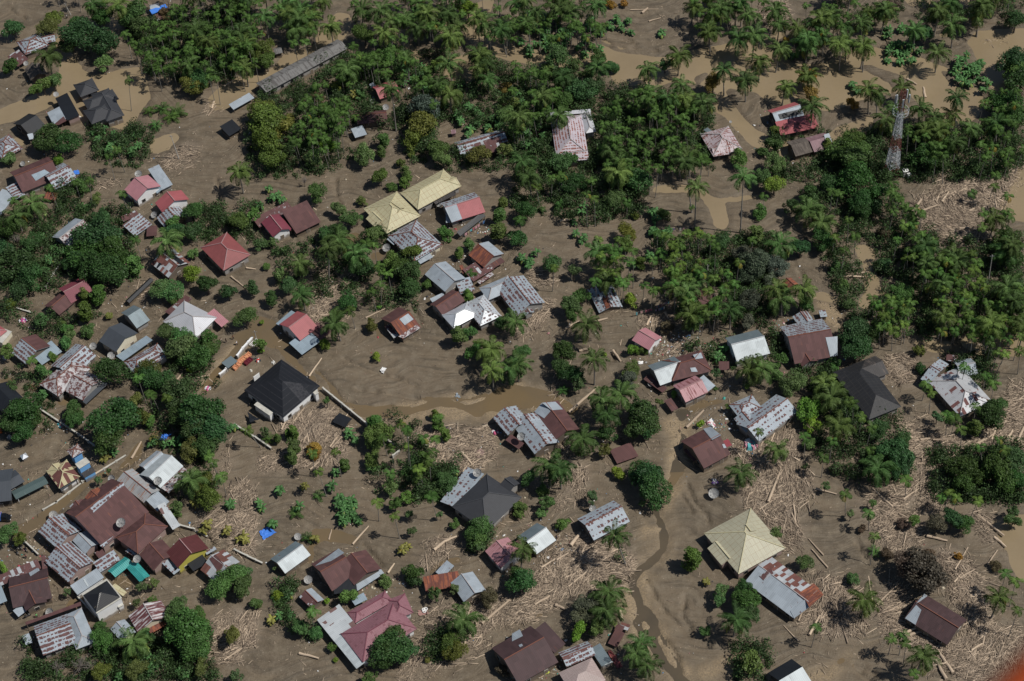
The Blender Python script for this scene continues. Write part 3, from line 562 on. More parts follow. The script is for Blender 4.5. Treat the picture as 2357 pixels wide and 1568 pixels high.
def house(tile, short, extra, wall, ze0, units, cat='house', name='house'):
    allp = []; first = None
    parsed = []
    for us in units:
        tk = us.split(); kind = tk[0]; pts = []; opt = {}; mats = None
        for q in tk[1:]:
            if '=' in q: k, v = q.split('='); opt[k] = v
            elif ',' in q: pts.append(tuple(map(float, q.split(','))))
            else: mats = q.split('/')
        parsed.append((kind, pts, mats, opt))
    k, pts, _, o0 = parsed[0]
    cpx = TT(tile, (pts[0][0]+pts[2][0])/2, (pts[0][1]+pts[2][1])/2)
    c = at(*cpx, ze0)
    root = empty(name, (c[0], c[1], 0.0))
    tag(root, short+((', '+extra) if extra else ''), cat, kind='thing')
    LMK.append((cpx[0], cpx[1], brief(short)))
    planes = []; org = Vector((c[0], c[1], 0)); unit_id = 0
    for kind, pts, mats, opt in parsed:
        if kind == 'Q':
            cx = sum(p[0] for p in pts)/len(pts); cy = sum(p[1] for p in pts)/len(pts)
            h = hit_planes(planes, *TT(tile, cx, cy))
            if h is None: print('patch misses', short, pts); continue
            poly = []
            for p in pts:
                d = Vector(ray(*TT(tile, *p))); o = Vector(CAM)
                t = (h[1]+h[2]*0.11-o).dot(h[2])/d.dot(h[2]); poly.append(o+d*t)
            roof_obj('roof_patch', [poly], mats, root); continue
        ze = float(opt.get('ze', ze0 if kind != 'S' else max(1.3, ze0-0.5)))
        A, u, n, L, Wd = rect(tile, *pts[:3], ze)
        unit_id += 1; ov = min(0.55, 0.18*min(L, Wd))
        def pt(s, t, z): return (A[0]+u[0]*s+n[0]*t, A[1]+u[1]*s+n[1]*t, z)
        f_ = float(opt.get('f', 0.5)); cap = None; walls = MB(); wm = W[opt.get('w', wall)]; zb = -0.45
        th = radians(float(opt.get('a', 25 if kind in 'GH' else 9)))
        if kind == 'G':
            h = float(opt.get('h', Wd*0.5*tan(th))); rz = ze+h
            faces = [[pt(0, 0, ze), pt(L, 0, ze), pt(L, Wd*f_, rz), pt(0, Wd*f_, rz)], [pt(0, Wd*f_, rz), pt(L, Wd*f_, rz), pt(L, Wd, ze), pt(0, Wd, ze)]]
            cap = [(pt(-.05, Wd*f_, rz), pt(L+.05, Wd*f_, rz))]
            s1 = h/(Wd*f_); s2 = h/(Wd*(1-f_))
            prof = [(ov, zb), (Wd-ov, zb), (Wd-ov, ze+s2*ov-.12), (Wd*f_, rz-.14), (ov, ze+s1*ov-.12)]
            P = [pt(ov*.8, t-org.x*0, z) for t, z in prof]+[pt(L-ov*.8, t, z) for t, z in prof]
        elif kind == 'H':
            hw = min(L, Wd)/2; h = float(opt.get('h', hw*tan(th))); rz = ze+h
            if L >= Wd: r0, r1 = pt(hw*.96, Wd/2, rz), pt(L-hw*.96, Wd/2, rz)
            else: r0, r1 = pt(L/2, hw*.96, rz), pt(L/2, Wd-hw*.96, rz)
            c0, c1, c2, c3 = pt(0, 0, ze), pt(L, 0, ze), pt(L, Wd, ze), pt(0, Wd, ze)
            if L >= Wd: faces = [[c0, c1, r1, r0], [c2, c3, r0, r1], [c3, c0, r0], [c1, c2, r1]]; hips = [(c0, r0), (c3, r0), (c1, r1), (c2, r1)]
            else: faces = [[c0, c1, r0], [c1, c2, r1, r0], [c2, c3, r1], [c3, c0, r0, r1]]; hips = [(c0, r0), (c1, r0), (c2, r1), (c3, r1)]
            cap = [(r0, r1)]+hips
            zt = ze+tan(th)*ov-.14
            prof = [(ov, zb), (Wd-ov, zb), (Wd-ov, zt), (ov, zt)]
            P = [pt(ov, t, z) for t, z in prof]+[pt(L-ov, t, z) for t, z in prof]
        elif kind == 'S':
            h = float(opt.get('h', min(1.6, Wd*tan(th)))); rz = ze+h
            faces = [[pt(0, 0, ze), pt(L, 0, ze), pt(L, Wd, rz), pt(0, Wd, rz)]]
            sl = h/Wd; prof = [(ov, zb), (Wd-.06, zb), (Wd-.06, rz-.14), (ov, ze+sl*ov-.14)]
            P = [pt(ov*.6, t, z) for t, z in prof]+[pt(L-ov*.6, t, z) for t, z in prof]
        else:   # F flat slab
            faces = [[pt(0, 0, ze), pt(L, 0, ze), pt(L, Wd, ze), pt(0, Wd, ze)]]
            prof = [(.15, zb), (Wd-.15, zb), (Wd-.15, ze-.1), (.15, ze-.1)]
            P = [pt(.15, t, z) for t, z in prof]+[pt(L-.15, t, z) for t, z in prof]
        np_ = len(prof)
        if kind != 'F':
            jit = {}
            def jt(p):
                k_ = tuple(round(float(q), 2) for q in p)
                if k_ not in jit: jit[k_] = (p[0]+random.uniform(-.07, .07), p[1]+random.uniform(-.07, .07), p[2]+random.uniform(-.07, .05))
                return jit[k_]
            faces = [[jt(p) for p in f] for f in faces]
        planes += faces
        mi = None
        if mats and len(mats) > 1: mi = [i % 2 for i in range(len(faces))] if kind == 'G' else [0, 1, 1, 1][:len(faces)]
        roof_obj('roof', faces, mats, root, mi)
        if cap and mats[0] in CAP and 'nc' not in opt:
            cb = MB()
            for p, q in cap:
                cb.tube((p[0]-org.x, p[1]-org.y, p[2]+.05), (q[0]-org.x, q[1]-org.y, q[2]+.05), 0.13, 0.13, 4)
            cb.build('ridge_cap', M[CAP[mats[0]]], root)
        P = [(x-org.x, y-org.y, z) for x, y, z in P]
        if opt.get('open') or (kind == 'S' and 'wl' not in opt):
            for s in (ov, L-ov):
                for t_, zt_ in ((ov, ze-.05), (Wd-ov, (ze+.9*(rz-ze) if kind == 'S' else ze)-.1)):
                    p = pt(s, t_, 0); pb = MB(); pb.tube((p[0]-org.x, p[1]-org.y, zb), (p[0]-org.x, p[1]-org.y, zt_), .09, n=6); pb.build('post', W['white'] if opt.get('open') and wall == 'white' else M['post'], root)
        else:
            walls.add(P, [tuple(range(np_)), tuple(range(2*np_-1, np_-1, -1))]+[(i, np_+i, np_+(i+1) % np_, (i+1) % np_) for i in range(np_) if i != 0])
            walls.build('wall', wm, root)
            # openings on the sides that face the camera
            if min(L, Wd) > 4.5 and ze > 2.0:
                cen = pt(L/2, Wd/2, 0)
                for (p, q, od) in ((pt(ov*.8 if kind == 'G' else ov, ov, 0), pt(L-ov, ov, 0), -n), (pt(ov, Wd-ov, 0), pt(L-ov, Wd-ov, 0), n),
                                   (pt(ov*.8 if kind == 'G' else ov, ov, 0), pt(ov*.8 if kind == 'G' else ov, Wd-ov, 0), -u), (pt(L-(ov*.8 if kind == 'G' else ov), ov, 0), pt(L-(ov*.8 if kind == 'G' else ov), Wd-ov, 0), u)):
                    if od[1] > 0.25: continue
                    p = np.array(p[:2]); q = np.array(q[:2]); ln = np.linalg.norm(q-p); k = max(1, int(ln/3.2))
                    for i in range(k):
                        m_ = p+(q-p)*(i+.5)/k; ang = atan2(od[1], od[0]); door = (i == k//2 and unit_id == 1)
                        hh = 1.7 if door else .95; zc = .8 if door else min(1.45, ze-.9)
                        ww = .9 if door else 1.05
                        fb = MB(); fb.box((m_[0]-org.x+od[0]*.0, m_[1]-org.y+od[1]*.0, zc), (.16, ww+.16, hh+.16), ang)
                        fr = fb.build('door' if door else 'window', M['frame'], root)
                        pb = MB(); pb.box((m_[0]-org.x+od[0]*.045, m_[1]-org.y+od[1]*.045, zc), (.13, ww, hh), ang)
                        pb.build('door_leaf' if door else 'pane', M['post'] if door else M['pane'], fr)
    return root, planes
BLD = []
def Bd(*a, **k): BLD.append((a, k))
# tile, phrase, extra words, wall, eave height, roof units (three eave corners, sheet kind)
Bd('11', "grey rusty roofed house at the upper left", "its near wing patched in maroon", 'wood', 2.6, ["H 150,388 235,505 450,410 grey_heavy", "S 68,522 165,612 252,540 rust_patch ze=2.0", "G 400,400 515,375 470,310 grey_rows ze=2.3"])
Bd('11', "thatched hut with a grey palm leaf roof", "standing in the flood beside a rusty house", 'wood', 2.0, ["G 225,637 285,742 432,674 thatch a=30"])
Bd('11', "charcoal tiled house standing in flood water", "a smaller hipped block joined behind it", 'grey', 2.8, ["H 1000,812 1145,1060 985,1122 dark_tile", "H 765,1022 845,1142 1080,1045 dark_tile", "H 760,930 820,1020 1090,905 dark_tile", "H 675,782 740,892 905,815 dark_tile ze=2.6"])
Bd('11', "black long roofed house with a brick end", "a patched grey lean-to along its left side", 'mauve', 2.7, ["S 510,905 620,1112 722,1050 black wl=1 ze=2.6", "S 432,1035 490,1150 615,1105 grey_clean/rust_patch ze=1.9", "Q 490,1150 585,1070 612,1110 540,1150 rust_brown"])
Bd('11', "dark gabled house half hidden by trees", "at the left edge of the flooded road", 'dark', 2.5, ["G 120,1138 265,1045 400,1190 black", "Q 250,1235 300,1225 315,1275 270,1285 grey_clean"])
Bd('11', "rust spotted roof cut by the left edge", "beside a low white annex", 'wood', 2.4, ["H -110,1340 20,1470 200,1352 grey_heavy"])
Bd('11', "small shack with a blue tarpaulin roof", "between the trees at the top", 'wood', 2.2, ["S 1400,130 1545,72 1525,40 blue_tarp ze=2.2", "G 1382,85 1470,70 1462,28 grey_clean ze=2.4", "S 1440,190 1500,172 1478,125 rust_patch ze=1.8"], cat='shack', name='shack')
Bd('11', "bluish lean-to roof beside the flooded road", "partly under a big olive tree", 'grey', 2.3, ["S 2150,1008 2340,900 2285,868 grey_clean"], cat='shed', name='shed')
Bd('11', "dark low shed in the shade of the olive tree", "", 'dark', 2.2, ["S 2110,1252 2225,1185 2150,1108 black ze=2.0 wl=1"], cat='shed', name='shed')
Bd('12', "small grey corrugated shed by the flooded road", "", 'dark', 2.0, ["G 175,500 246,483 236,430 asbestos"], cat='shed', name='shed')
Bd('12', "long grey cement sheet roofed building", "running beside the flooded road", 'grey', 2.8, ["G 0,768 748,362 840,445 asbestos a=16"], cat='building', name='building')
Bd('12', "red ridged house behind a tall coconut palm", "its back roof mended with grey sheets", 'wood', 2.4, ["G 1142,914 1330,850 1250,738 red", "S 1040,775 1060,805 1100,790 grey_clean", "Q 1060,760 1160,735 1170,765 1075,800 grey_clean"])
Bd('12', "maroon hut under leaning foliage", "in front of the red ridged house", 'wood', 2.2, ["G 940,1142 1210,1112 1150,1016 rust_brown"], cat='hut', name='hut')
Bd('12', "small pale zinc shed among palms", "in front of the maroon hut", 'wood', 1.9, ["S 915,1270 1022,1236 985,1165 grey_clean ze=1.9 wl=1"], cat='shed', name='shed')
Bd('12', "rusty zinc house with a maroon front slope", "near the upper middle among banana plants", 'wood', 2.4, ["G 1882,1418 2320,1295 2240,1195 grey_rows", "S 2045,1432 2285,1378 2235,1272 rust_patch ze=2.5", "S 1905,1425 1985,1405 1970,1330 grey_clean ze=2.3"])
Bd('12', "tiny mauve roofed privy", "left of the rusty zinc house", 'mauve', 1.8, ["S 1800,1232 1842,1228 1838,1195 mauve_sheet ze=1.7 wl=1"], cat='shed', name='shed')
Bd('13', "big pale mauve rust grid house", "in a clearing of the palm grove", 'grey', 3.2, ["H 355,1078 405,1440 706,1440 mauve_grid", "H 680,1225 775,1210 730,1036 pale_grey ze=3.1", "S 352,1066 725,1036 722,1012 pale_grey ze=2.9 h=.3", "G 530,1485 710,1466 690,1360 mauve_grid ze=2.9"])
Bd('13', "pyramid roofed house streaked with rust", "on the bank of the brown river", 'dark', 2.8, ["H 1855,1442 2120,1370 2036,1150 mauve_rust", "G 1858,1442 2015,1415 1992,1320 mauve_rust ze=2.6", "S 1760,1195 1800,1175 2040,1140 grey_dark"])
Bd('14', "red roofed barn with a black patch", "in the flood at the upper right", 'dark', 2.8, ["G 80,1137 335,1060 195,955 grey_clean/red ze=3", "S 120,1246 470,1170 386,1070 red ze=2.6 wl=1", "Q 95,1052 285,1006 312,1046 112,1096 black"], cat='barn', name='barn')
Bd('14', "thatched and mauve sheeted house", "just in front of the red roofed barn", 'wood', 2.3, ["G 252,1440 412,1395 330,1262 thatch", "G 425,1402 605,1352 562,1208 mauve_sheet", "Q 515,1238 562,1225 590,1305 530,1300 grey_clean"])
Bd('21', "long rusty roof with a pale blue sheet", "near the left edge", 'grey', 2.8, ["G 205,205 560,62 472,-137 rust_brown", "G 510,180 715,75 615,-85 grey_rows", "Q 288,42 410,-8 455,20 330,96 grey_blue", "S 400,262 510,275 590,225 rust_orange ze=1.6", "S 140,270 235,222 165,122 grey_heavy ze=2.2"])
Bd('21', "grey roofed house at the left edge", "with palms in front of it", 'grey', 2.6, ["S 5,412 150,215 55,145 grey_clean wl=1"])
Bd('21', "pale pink roofed white house", "with a gable facing the yard", 'white', 3.2, ["G 1140,180 1258,281 1478,140 pink"])
Bd('21', "grey flat sheeted annex behind the pink house", "", 'grey', 2.6, ["S 1490,178 1592,132 1440,-12 grey_clean wl=1", "S 1420,190 1450,212 1482,160 grey_blue ze=1.8"], cat='annex', name='annex')
Bd('21', "bright red roofed white house", "just right of the pale pink one", 'white', 3.0, ["G 1425,300 1496,386 1742,268 red"])
Bd('21', "low rust patched annex of the red house", "", 'wood', 1.9, ["G 1440,436 1512,522 1715,402 grey_heavy"], cat='annex', name='annex')
Bd('21', "rust rowed zinc house behind the tree clump", "", 'wood', 2.4, ["S 1245,606 1400,496 1310,396 grey_heavy ze=2.2 wl=1", "S 1138,472 1280,410 1262,366 rust_patch ze=2.4", "S 1350,608 1445,600 1480,517 rust_brown ze=1.5"])
Bd('21', "two tone house with grey and maroon slopes", "left of the biggest clump of trees", 'grey', 2.6, ["G 470,612 690,442 865,558 grey_clean/mottled"])
Bd('21', "patchwork roofed shed with a black strip", "beside the lime green tree", 'wood', 2.6, ["G 1390,862 1548,988 1742,838 patchwork", "Q 1500,740 1545,730 1700,848 1660,866 black", "Q 1465,848 1490,860 1450,900 1440,892 black"], cat='shed', name='shed')
Bd('21', "dull red hip roofed house", "with pale hip lines", 'grey', 3.2, ["H 1845,712 2060,923 2278,752 red_tile"])
Bd('21', "long narrow black roofed shed", "lying among driftwood", 'dark', 1.6, ["G 1190,1222 1416,1008 1376,990 black"], cat='shed', name='shed')
Bd('21', "maroon double roofed house under the tree clump", "", 'wood', 2.6, ["G 540,1090 745,982 840,1125 maroon", "G 545,1332 706,1196 570,1114 rust_brown ze=2.3"])
Bd('21', "small slate grey gabled house", "behind the slate blue house", 'grey', 2.8, ["G 1262,1453 1380,1378 1208,1255 grey_dark"])
Bd('21', "slate blue roofed house with a cream gable", "", 'cream', 3.4, ["G 912,1572 1070,1672 1258,1490 slate"])
Bd('21', "big pale grey hip roofed house", "with a faded red strip behind", 'grey', 3.0, ["H 1500,1392 1800,1550 2072,1395 pale_grey", "S 1515,1302 1708,1148 1775,1190 rust_patch ze=2.4", "S 2040,1442 2108,1392 1975,1296 pink ze=2.5", "Q 1740,1215 1800,1215 1860,1250 1780,1245 red"])
Bd('21', "red roofed house in the left corner of the yard", "with a cream parapet", 'cream', 3.0, ["H -90,1470 0,1530 66,1476 red", "F -60,1560 20,1590 112,1484 slab ze=2.6"])
Bd('31', "rusty maroon gabled house at the left edge", "", 'wood', 2.6, ["G 100,105 240,216 440,28 grey_heavy/rust_brown", "Q 345,-30 430,-75 500,-30 430,10 grey_clean"])
Bd('31', "steel blue sheeted shed beside the maroon house", "", 'wood', 2.0, ["S 385,226 570,100 496,5 grey_blue wl=1"], cat='shed', name='shed')
Bd('22', "maroon gabled house with a white end wall", "left of a bigger rust brown roof", 'white', 2.9, ["G 50,480 158,615 336,548 maroon", "S 28,526 350,368 292,300 rust_patch ze=2.3", "S 215,600 330,548 300,530 maroon ze=2.0"])
Bd('22', "rust brown barn like house", "right beside the white ended maroon one", 'dark', 2.4, ["S 371,583 598,476 505,314 rust_brown ze=2.2 h=2.2 wl=1"])
Bd('22', "long cream yellow hip roofed house", "the one farther from the camera", 'grey', 3.2, ["H 1490,362 1890,142 1732,-12 cream", "S 1655,312 1842,222 1830,190 charcoal ze=2.4", "S 1412,302 1432,280 1345,172 grey_blue ze=2.2", "G 1740,190 1880,125 1812,52 cream ze=3.5 a=22"])
Bd('22', "square cream yellow hip roofed house", "with a raised gable at its peak", 'grey', 3.0, ["H 990,354 1205,582 1507,412 cream", "G 1010,445 1095,525 1225,450 cream ze=2.8", "G 1205,330 1300,395 1350,330 cream ze=4.6"])
Bd('22', "rust checkered hip roofed house", "in front of the cream yellow houses", 'cream', 2.8, ["H 1215,607 1457,837 1727,694 grey_heavy", "S 1510,862 1630,796 1600,748 grey_clean ze=1.8", "S 1205,632 1268,685 1290,655 grey_clean ze=2.3"])
Bd('22', "red and zinc roofed house with a black awning", "right of the cream yellow houses", 'grey', 2.8, ["G 1800,482 2112,382 1995,205 red/grey_rows", "Q 1738,345 1842,302 1898,446 1802,480 grey_clean", "S 1880,606 2115,420 2100,385 black ze=1.8 h=.7", "S 1750,482 1790,480 1745,332 grey_clean ze=2"])
Bd('22', "orange rusted gabled house with a zinc back slope", "", 'grey', 3.0, ["G 1955,778 2100,893 2297,778 rust_orange/grey_clean", "S 2180,905 2290,840 2268,800 rust_brown ze=1.9"])
Bd('22', "low patchwork annex of rust and zinc", "in front of the orange rusted house", 'wood', 2.0, ["S 2000,1022 2192,910 2060,838 rust_patch ze=1.9 wl=1", "S 1905,950 1935,940 2010,842 rust_orange ze=1.9", "S 2062,1048 2192,958 2180,930 mottled ze=1.4"], cat='annex', name='annex')
Bd('22', "steel grey gabled house", "in the middle of the village", 'grey', 3.0, ["G 1555,958 1738,1118 1925,992 grey_clean", "S 1885,1142 2018,1105 1930,1006 grey_rows ze=2.0", "S 1622,1215 1742,1160 1722,1130 grey_clean ze=1.9"])
Bd('22', "rust brown roofed house touching a mirror bright roof", "", 'grey', 2.6, ["G 1718,1336 1925,1200 1816,1093 rust_brown"])
Bd('22', "mirror bright zinc hip roofed house", "in the village centre", 'grey', 3.0, ["H 1712,1332 1820,1452 2060,1330 mirror_zinc", "H 1905,1236 2065,1433 2250,1328 mirror_spot"])
Bd('22', "large rust spotted gabled house", "right behind the mirror bright roof", 'grey', 3.0, ["G 2205,1085 2400,1335 2630,1178 grey_rows", "H 2055,1085 2140,1196 2400,1075 grey_clean ze=2.8", "G 2395,1225 2480,1340 2550,1290 grey_rows ze=2.5"])
Bd('22', "orange and grey patched shack", "alone on the mud flat", 'wood', 2.4, ["G 1352,1550 1520,1442 1340,1243 rust_orange/rust_brown", "Q 1320,1370 1400,1318 1450,1370 1370,1425 grey_clean", "S 1265,1545 1312,1520 1220,1435 rust_patch ze=1.6", "Q 1310,1530 1480,1420 1515,1450 1360,1545 mottled"], cat='shack', name='shack')
Bd('22', "red gabled house with a pale ridge", "beside an orange pool", 'white', 3.0, ["G 405,1567 572,1444 366,1307 red", "S 600,1562 685,1492 570,1408 rust_brown ze=2.2", "S 425,1700 597,1570 468,1488 grey_blue ze=2.0", "S 180,1412 325,1290 372,1310 grey_blue ze=2.4"])
Bd('23', "collapsed zinc roof among debris", "by a leaning palm", 'wood', 1.2, ["G 700,1098 800,1314 1012,1240 grey_rows a=20", "Q 830,1180 870,1170 900,1260 868,1275 rust_orange"])
Bd('23', "faded plum roof under areca palms", "", 'wood', 1.6, ["G 1752,1250 1895,1180 1832,1056 rust_brown a=18"])
Bd('23', "soft pink gabled house", "on the mud bank right of centre", 'white', 2.8, ["G 1105,1562 1260,1656 1468,1590 pink"])
Bd('33', "bright zinc gabled barn", "behind two coconut palms at the right", 'white', 3.0, ["G 2070,196 2375,118 2250,-100 white_metal/grey_dark"], cat='barn', name='barn')
Bd('24', "tiny rust red roofed outhouse", "on bare mud beside palms", 'wood', 2.2, ["G 130,1030 208,1102 282,1052 rust_orange"], cat='outhouse', name='outhouse')
Bd('34', "big rust spotted house with a maroon front", "at the right of the village", 'grey', 2.9, ["G 245,216 642,142 505,-205 rust_brown/grey_heavy", "G 230,112 312,238 458,180 rust_brown ze=2.7", "G 225,-218 290,-128 432,-178 grey_heavy ze=2.6", "Q 575,150 640,135 640,-40 530,-30 grey_clean"])
Bd('24', "small patched outhouse with faded washing", "beside a big rust spotted house", 'wood', 1.9, ["S 482,1352 546,1344 530,1290 grey_rows ze=1.8 wl=1"], cat='outhouse', name='outhouse')
Bd('31', "long rust spotted zinc roof at the left", "joined behind a mottled brown house", 'wood', 2.6, ["G 470,232 700,28 880,152 grey_rows"])
Bd('31', "mottled brown hip roofed house", "with a dark porch facing the camera", 'grey', 2.9, ["H 360,402 535,516 865,268 mottled", "G 590,456 765,553 985,378 mottled ze=2.9", "S 790,586 1000,396 966,372 slate ze=2.1"])
Bd('31', "rust flecked zinc hip roofed house", "with a steel blue strip along the back", 'white', 2.8, ["H 1140,196 1238,312 1600,196 grey_heavy", "S 1070,142 1345,-48 1420,0 grey_blue ze=2.2"])
Bd('31', "black roofed building at the left edge", "in front of a round tree", 'dark', 3.0, ["G -130,500 20,650 205,515 black"], cat='building', name='building')
Bd('31', "pale blue roofless washhouse", "with an open tank beside the road", 'blue', 2.6, ["F 690,1135 730,1180 835,1125 slab ze=4.0 w=blue", "F 725,1195 778,1262 882,1203 charcoal ze=2.0 w=blue", "H 610,1012 668,1078 772,1014 mottled ze=4.6"], cat='washhouse', name='washhouse')
Bd('31', "cream and rust striped gatehouse", "next to the pale blue washhouse", 'white', 3.0, ["H 425,1202 545,1362 733,1250 cream_rust", "G 440,1190 500,1250 590,1170 cream_rust ze=3.2", "S 575,1365 715,1280 690,1255 slate ze=2.2"], cat='gatehouse', name='gatehouse')
Bd('31', "dark slate hall roof at the left edge", "", 'dark', 3.0, ["G -120,1500 110,1470 100,1180 slate a=18", "G 20,1420 228,1296 186,1160 slate ze=3.0 a=16"], cat='hall', name='hall')
Bd('31', "greenish covered walkway on white posts", "joining a slate hall and a striped gatehouse", 'white', 2.6, ["G 150,1462 445,1312 405,1240 slate_teal a=10 open=1"], cat='walkway', name='walkway')
Bd('31', "bright zinc gabled house above rusty roofs", "beside the flooded street", 'grey', 3.6, ["G 1480,1357 1690,1157 1505,1030 white_metal", "G 1275,1150 1440,1010 1530,1090 grey_clean ze=3.2", "S 1550,1405 1748,1212 1690,1155 mottled ze=2.4"])
Bd('31', "streaked zinc roofs in front of the bright gable", "", 'grey', 3.0, ["G 1075,1290 1325,1492 1472,1378 grey_streak", "S 1450,1568 1560,1480 1480,1378 grey_clean ze=2.4 wl=1"])
Bd('41', "huge rust red hall with an off centre ridge", "largest roof at the lower left", 'mauve', 4.0, ["G 945,332 1372,8 1065,-325 rust_brown f=.66 a=22", "G 640,-40 790,150 900,60 rust_patch ze=3.6", "Q 830,-30 1130,-275 1145,-240 860,15 grey_rows", "Q 920,320 1040,235 1050,250 945,335 grey_rows", "G 780,-120 850,-60 960,-170 rust_orange ze=4.6"], cat='hall', name='hall')
Bd('41', "ribbed rust brown hip roof beside the huge hall", "", 'mauve', 3.6, ["H 1065,250 1270,396 1592,176 rust_brown", "S 1590,172 1662,132 1425,-2 white_patch ze=2.8"])
Bd('41', "dark rust annex beside the ribbed roof", "with zinc strips along its front", 'mauve', 3.0, ["G 1280,400 1410,548 1642,425 rust_brown", "S 1602,588 1662,538 1522,420 grey_rows ze=2.2", "S 1155,372 1235,420 1210,340 grey_rows ze=2"], cat='annex', name='annex')
Bd('41', "oxblood gabled house with a yellow wall", "at the lower left", 'yellow', 3.6, ["G 1520,392 1634,526 1908,330 maroon_shiny", "S 1780,556 1915,470 1885,396 black ze=1.9"])
Bd('41', "rust rowed twin gabled house", "left of the huge rust red hall", 'mauve', 3.2, ["G 350,190 530,352 772,186 grey_heavy", "G 665,272 785,396 908,290 grey_clean ze=2.8"])
Bd('41', "checkered rust gabled house", "in front of the twin gabled house", 'mauve', 3.0, ["G 410,466 628,658 862,462 grey_heavy"])
Bd('41', "narrow rust flecked shed with white battens", "between a checkered roof and a teal roof", 'grey', 2.4, ["S 925,566 1112,446 1052,365 grey_rows ze=2.2 wl=1", "Q 1035,408 1050,400 1085,455 1072,462 white_metal", "S 915,440 980,400 950,345 rust_patch ze=1.8"], cat='shed', name='shed')
Bd('41', "whitish zinc shed behind the black pyramid", "", 'white', 2.6, ["S 715,772 958,612 902,534 grey_clean ze=2.4 wl=1", "Q 765,632 780,624 818,690 806,698 white_metal"], cat='shed', name='shed')
Bd('41', "teal corrugated awning in an L shape", "over the wet yard", 'grey', 2.0, ["G 1062,612 1222,478 1165,408 teal a=20 open=1", "G 1165,522 1290,660 1376,592 teal a=20 ze=2.1 open=1"], cat='awning', name='awning')
Bd('41', "white house with a black pyramid roof and parapet", "at the lower left", 'white', 4.4, ["H 768,772 888,928 1100,790 black_streak a=24 ze=4.6", "F 750,765 890,945 1118,792 slab ze=4.35", "S 1132,786 1170,750 1090,652 cream ze=2.2", "F 1090,890 1140,865 1120,830 slab ze=2.2"])
Bd('41', "dark maroon gabled house with a plank porch", "at the left edge near the bottom", 'wood', 2.8, ["G 122,892 482,800 352,545 rust_dark", "G 165,770 240,924 432,830 rust_dark ze=2.8", "S 5,690 380,530 350,450 rust_patch ze=2.4", "S 170,976 242,922 215,856 grey_clean ze=2.0", "S -20,860 66,826 30,692 grey_blue ze=2.2", "S 398,600 446,590 392,432 rust_patch ze=2.0", "Q 265,570 350,520 365,545 280,600 grey_clean"])
Bd('41', "finely rust checked zinc house", "near the bottom left corner", 'grey', 2.8, ["G 400,1332 712,1215 560,968 grey_heavy", "H 572,968 703,1280 878,1186 grey_clean ze=2.9", "S 740,838 750,866 268,1130 rust_brown ze=2.6 h=.15", "S 235,1236 300,1210 272,1132 grey_clean ze=2.0", "S 700,1275 868,1178 840,1150 grey_rows ze=2.0"])
Bd('41', "maroon and white streaked gabled house", "near the bottom left among trees", 'cream', 3.0, ["G 1185,966 1272,1122 1566,970 striped", "S 1392,1132 1536,1042 1510,1000 rust_orange ze=2.0", "G 1015,1086 1120,1205 1268,1132 grey_clean ze=2.4"])
Bd('41', "zinc house with rust red panels", "beside a driftwood field at the lower left", 'wood', 2.8, ["G 1842,542 1992,660 2270,516 patchwork", "S 1905,402 1995,352 2045,290 grey_rows ze=2.0", "Q 1925,440 1985,400 2060,490 2010,560 rust_brown"])
Bd('32', "white house with a black pyramid roof", "walled on its right side", 'white', 3.6, ["H -110,455 248,707 582,412 black_tile a=27", "F 545,500 580,480 500,340 slab ze=3.3", "F -20,590 125,690 160,655 slab ze=3.0", "F -30,335 30,290 100,240 slab ze=3.3"])
Bd('32', "low black tarpaulin hut", "just outside the boundary wall of the pyramid house", 'dark', 1.5, ["G 705,747 822,800 905,727 black a=20"], cat='hut', name='hut')
Bd('32', "charcoal hip roofed house right of centre", "a spotted zinc lean-to along its back", 'grey', 3.2, ["H 1800,1530 2120,1752 2450,1445 dark_tile", "G 2240,1330 2330,1400 2440,1320 dark_tile ze=3.4", "S 1695,1480 1945,1165 2110,1225 grey_light ze=2.5 h=.7", "Q 1985,1190 2030,1150 2095,1200 2050,1225 rust_brown"])
Bd('33', "rust spotted zinc house with a dish on it", "at the edge of the orange stream", 'wood', 2.8, ["G 0,770 207,1046 406,890 grey_light", "G -175,712 -40,870 120,690 grey_rows", "S -60,915 60,1000 112,955 rust_brown ze=2.0"])
Bd('33', "half zinc half maroon gabled house", "beside the rust spotted zinc house", 'wood', 2.8, ["G 200,656 397,920 590,772 rust_brown", "Q 275,572 400,562 470,632 365,640 grey_clean", "Q 205,655 272,575 355,648 295,715 grey_clean"])
Bd('33', "zinc gabled wing in front of a broad maroon roof", "right of the centre", 'grey', 2.8, ["G 1365,412 1610,322 1502,138 white_metal/grey_dark", "H 1478,374 1840,276 1725,92 rust_brown ze=3.0", "Q 1640,250 1690,246 1710,286 1652,286 grey_clean", "Q 1665,130 1740,110 1760,160 1690,170 grey_clean"])
Bd('33', "rosy streaked gabled house", "next to the broad maroon roof", 'grey', 2.8, ["G 1600,568 1808,472 1700,312 pink_streak", "S 1805,470 1874,416 1790,312 grey_clean ze=2.2"])
Bd('33', "rust brown lean-to behind a mesh dish", "", 'wood', 1.8, ["S 1212,352 1385,478 1425,440 rust_brown ze=1.6"], cat='shed', name='shed')
Bd('33', "small maroon shed by the debris bank", "", 'wood', 1.7, ["S 1468,650 1530,622 1482,530 rust_brown ze=1.7"], cat='shed', name='shed')
Bd('33', "dark red hut behind two coconut palms", "", 'wood', 1.8, ["S 1905,270 2000,270 2010,200 rust_brown ze=1.8"], cat='hut', name='hut')
Bd('33', "blue grey cross gabled house", "right of the muddy crossing", 'grey', 2.9, ["G 2270,930 2634,655 2502,440 grey_light", "H 1998,590 2100,722 2320,640 grey_light ze=2.8", "G 2040,718 2152,846 2295,760 grey_light ze=2.7"])
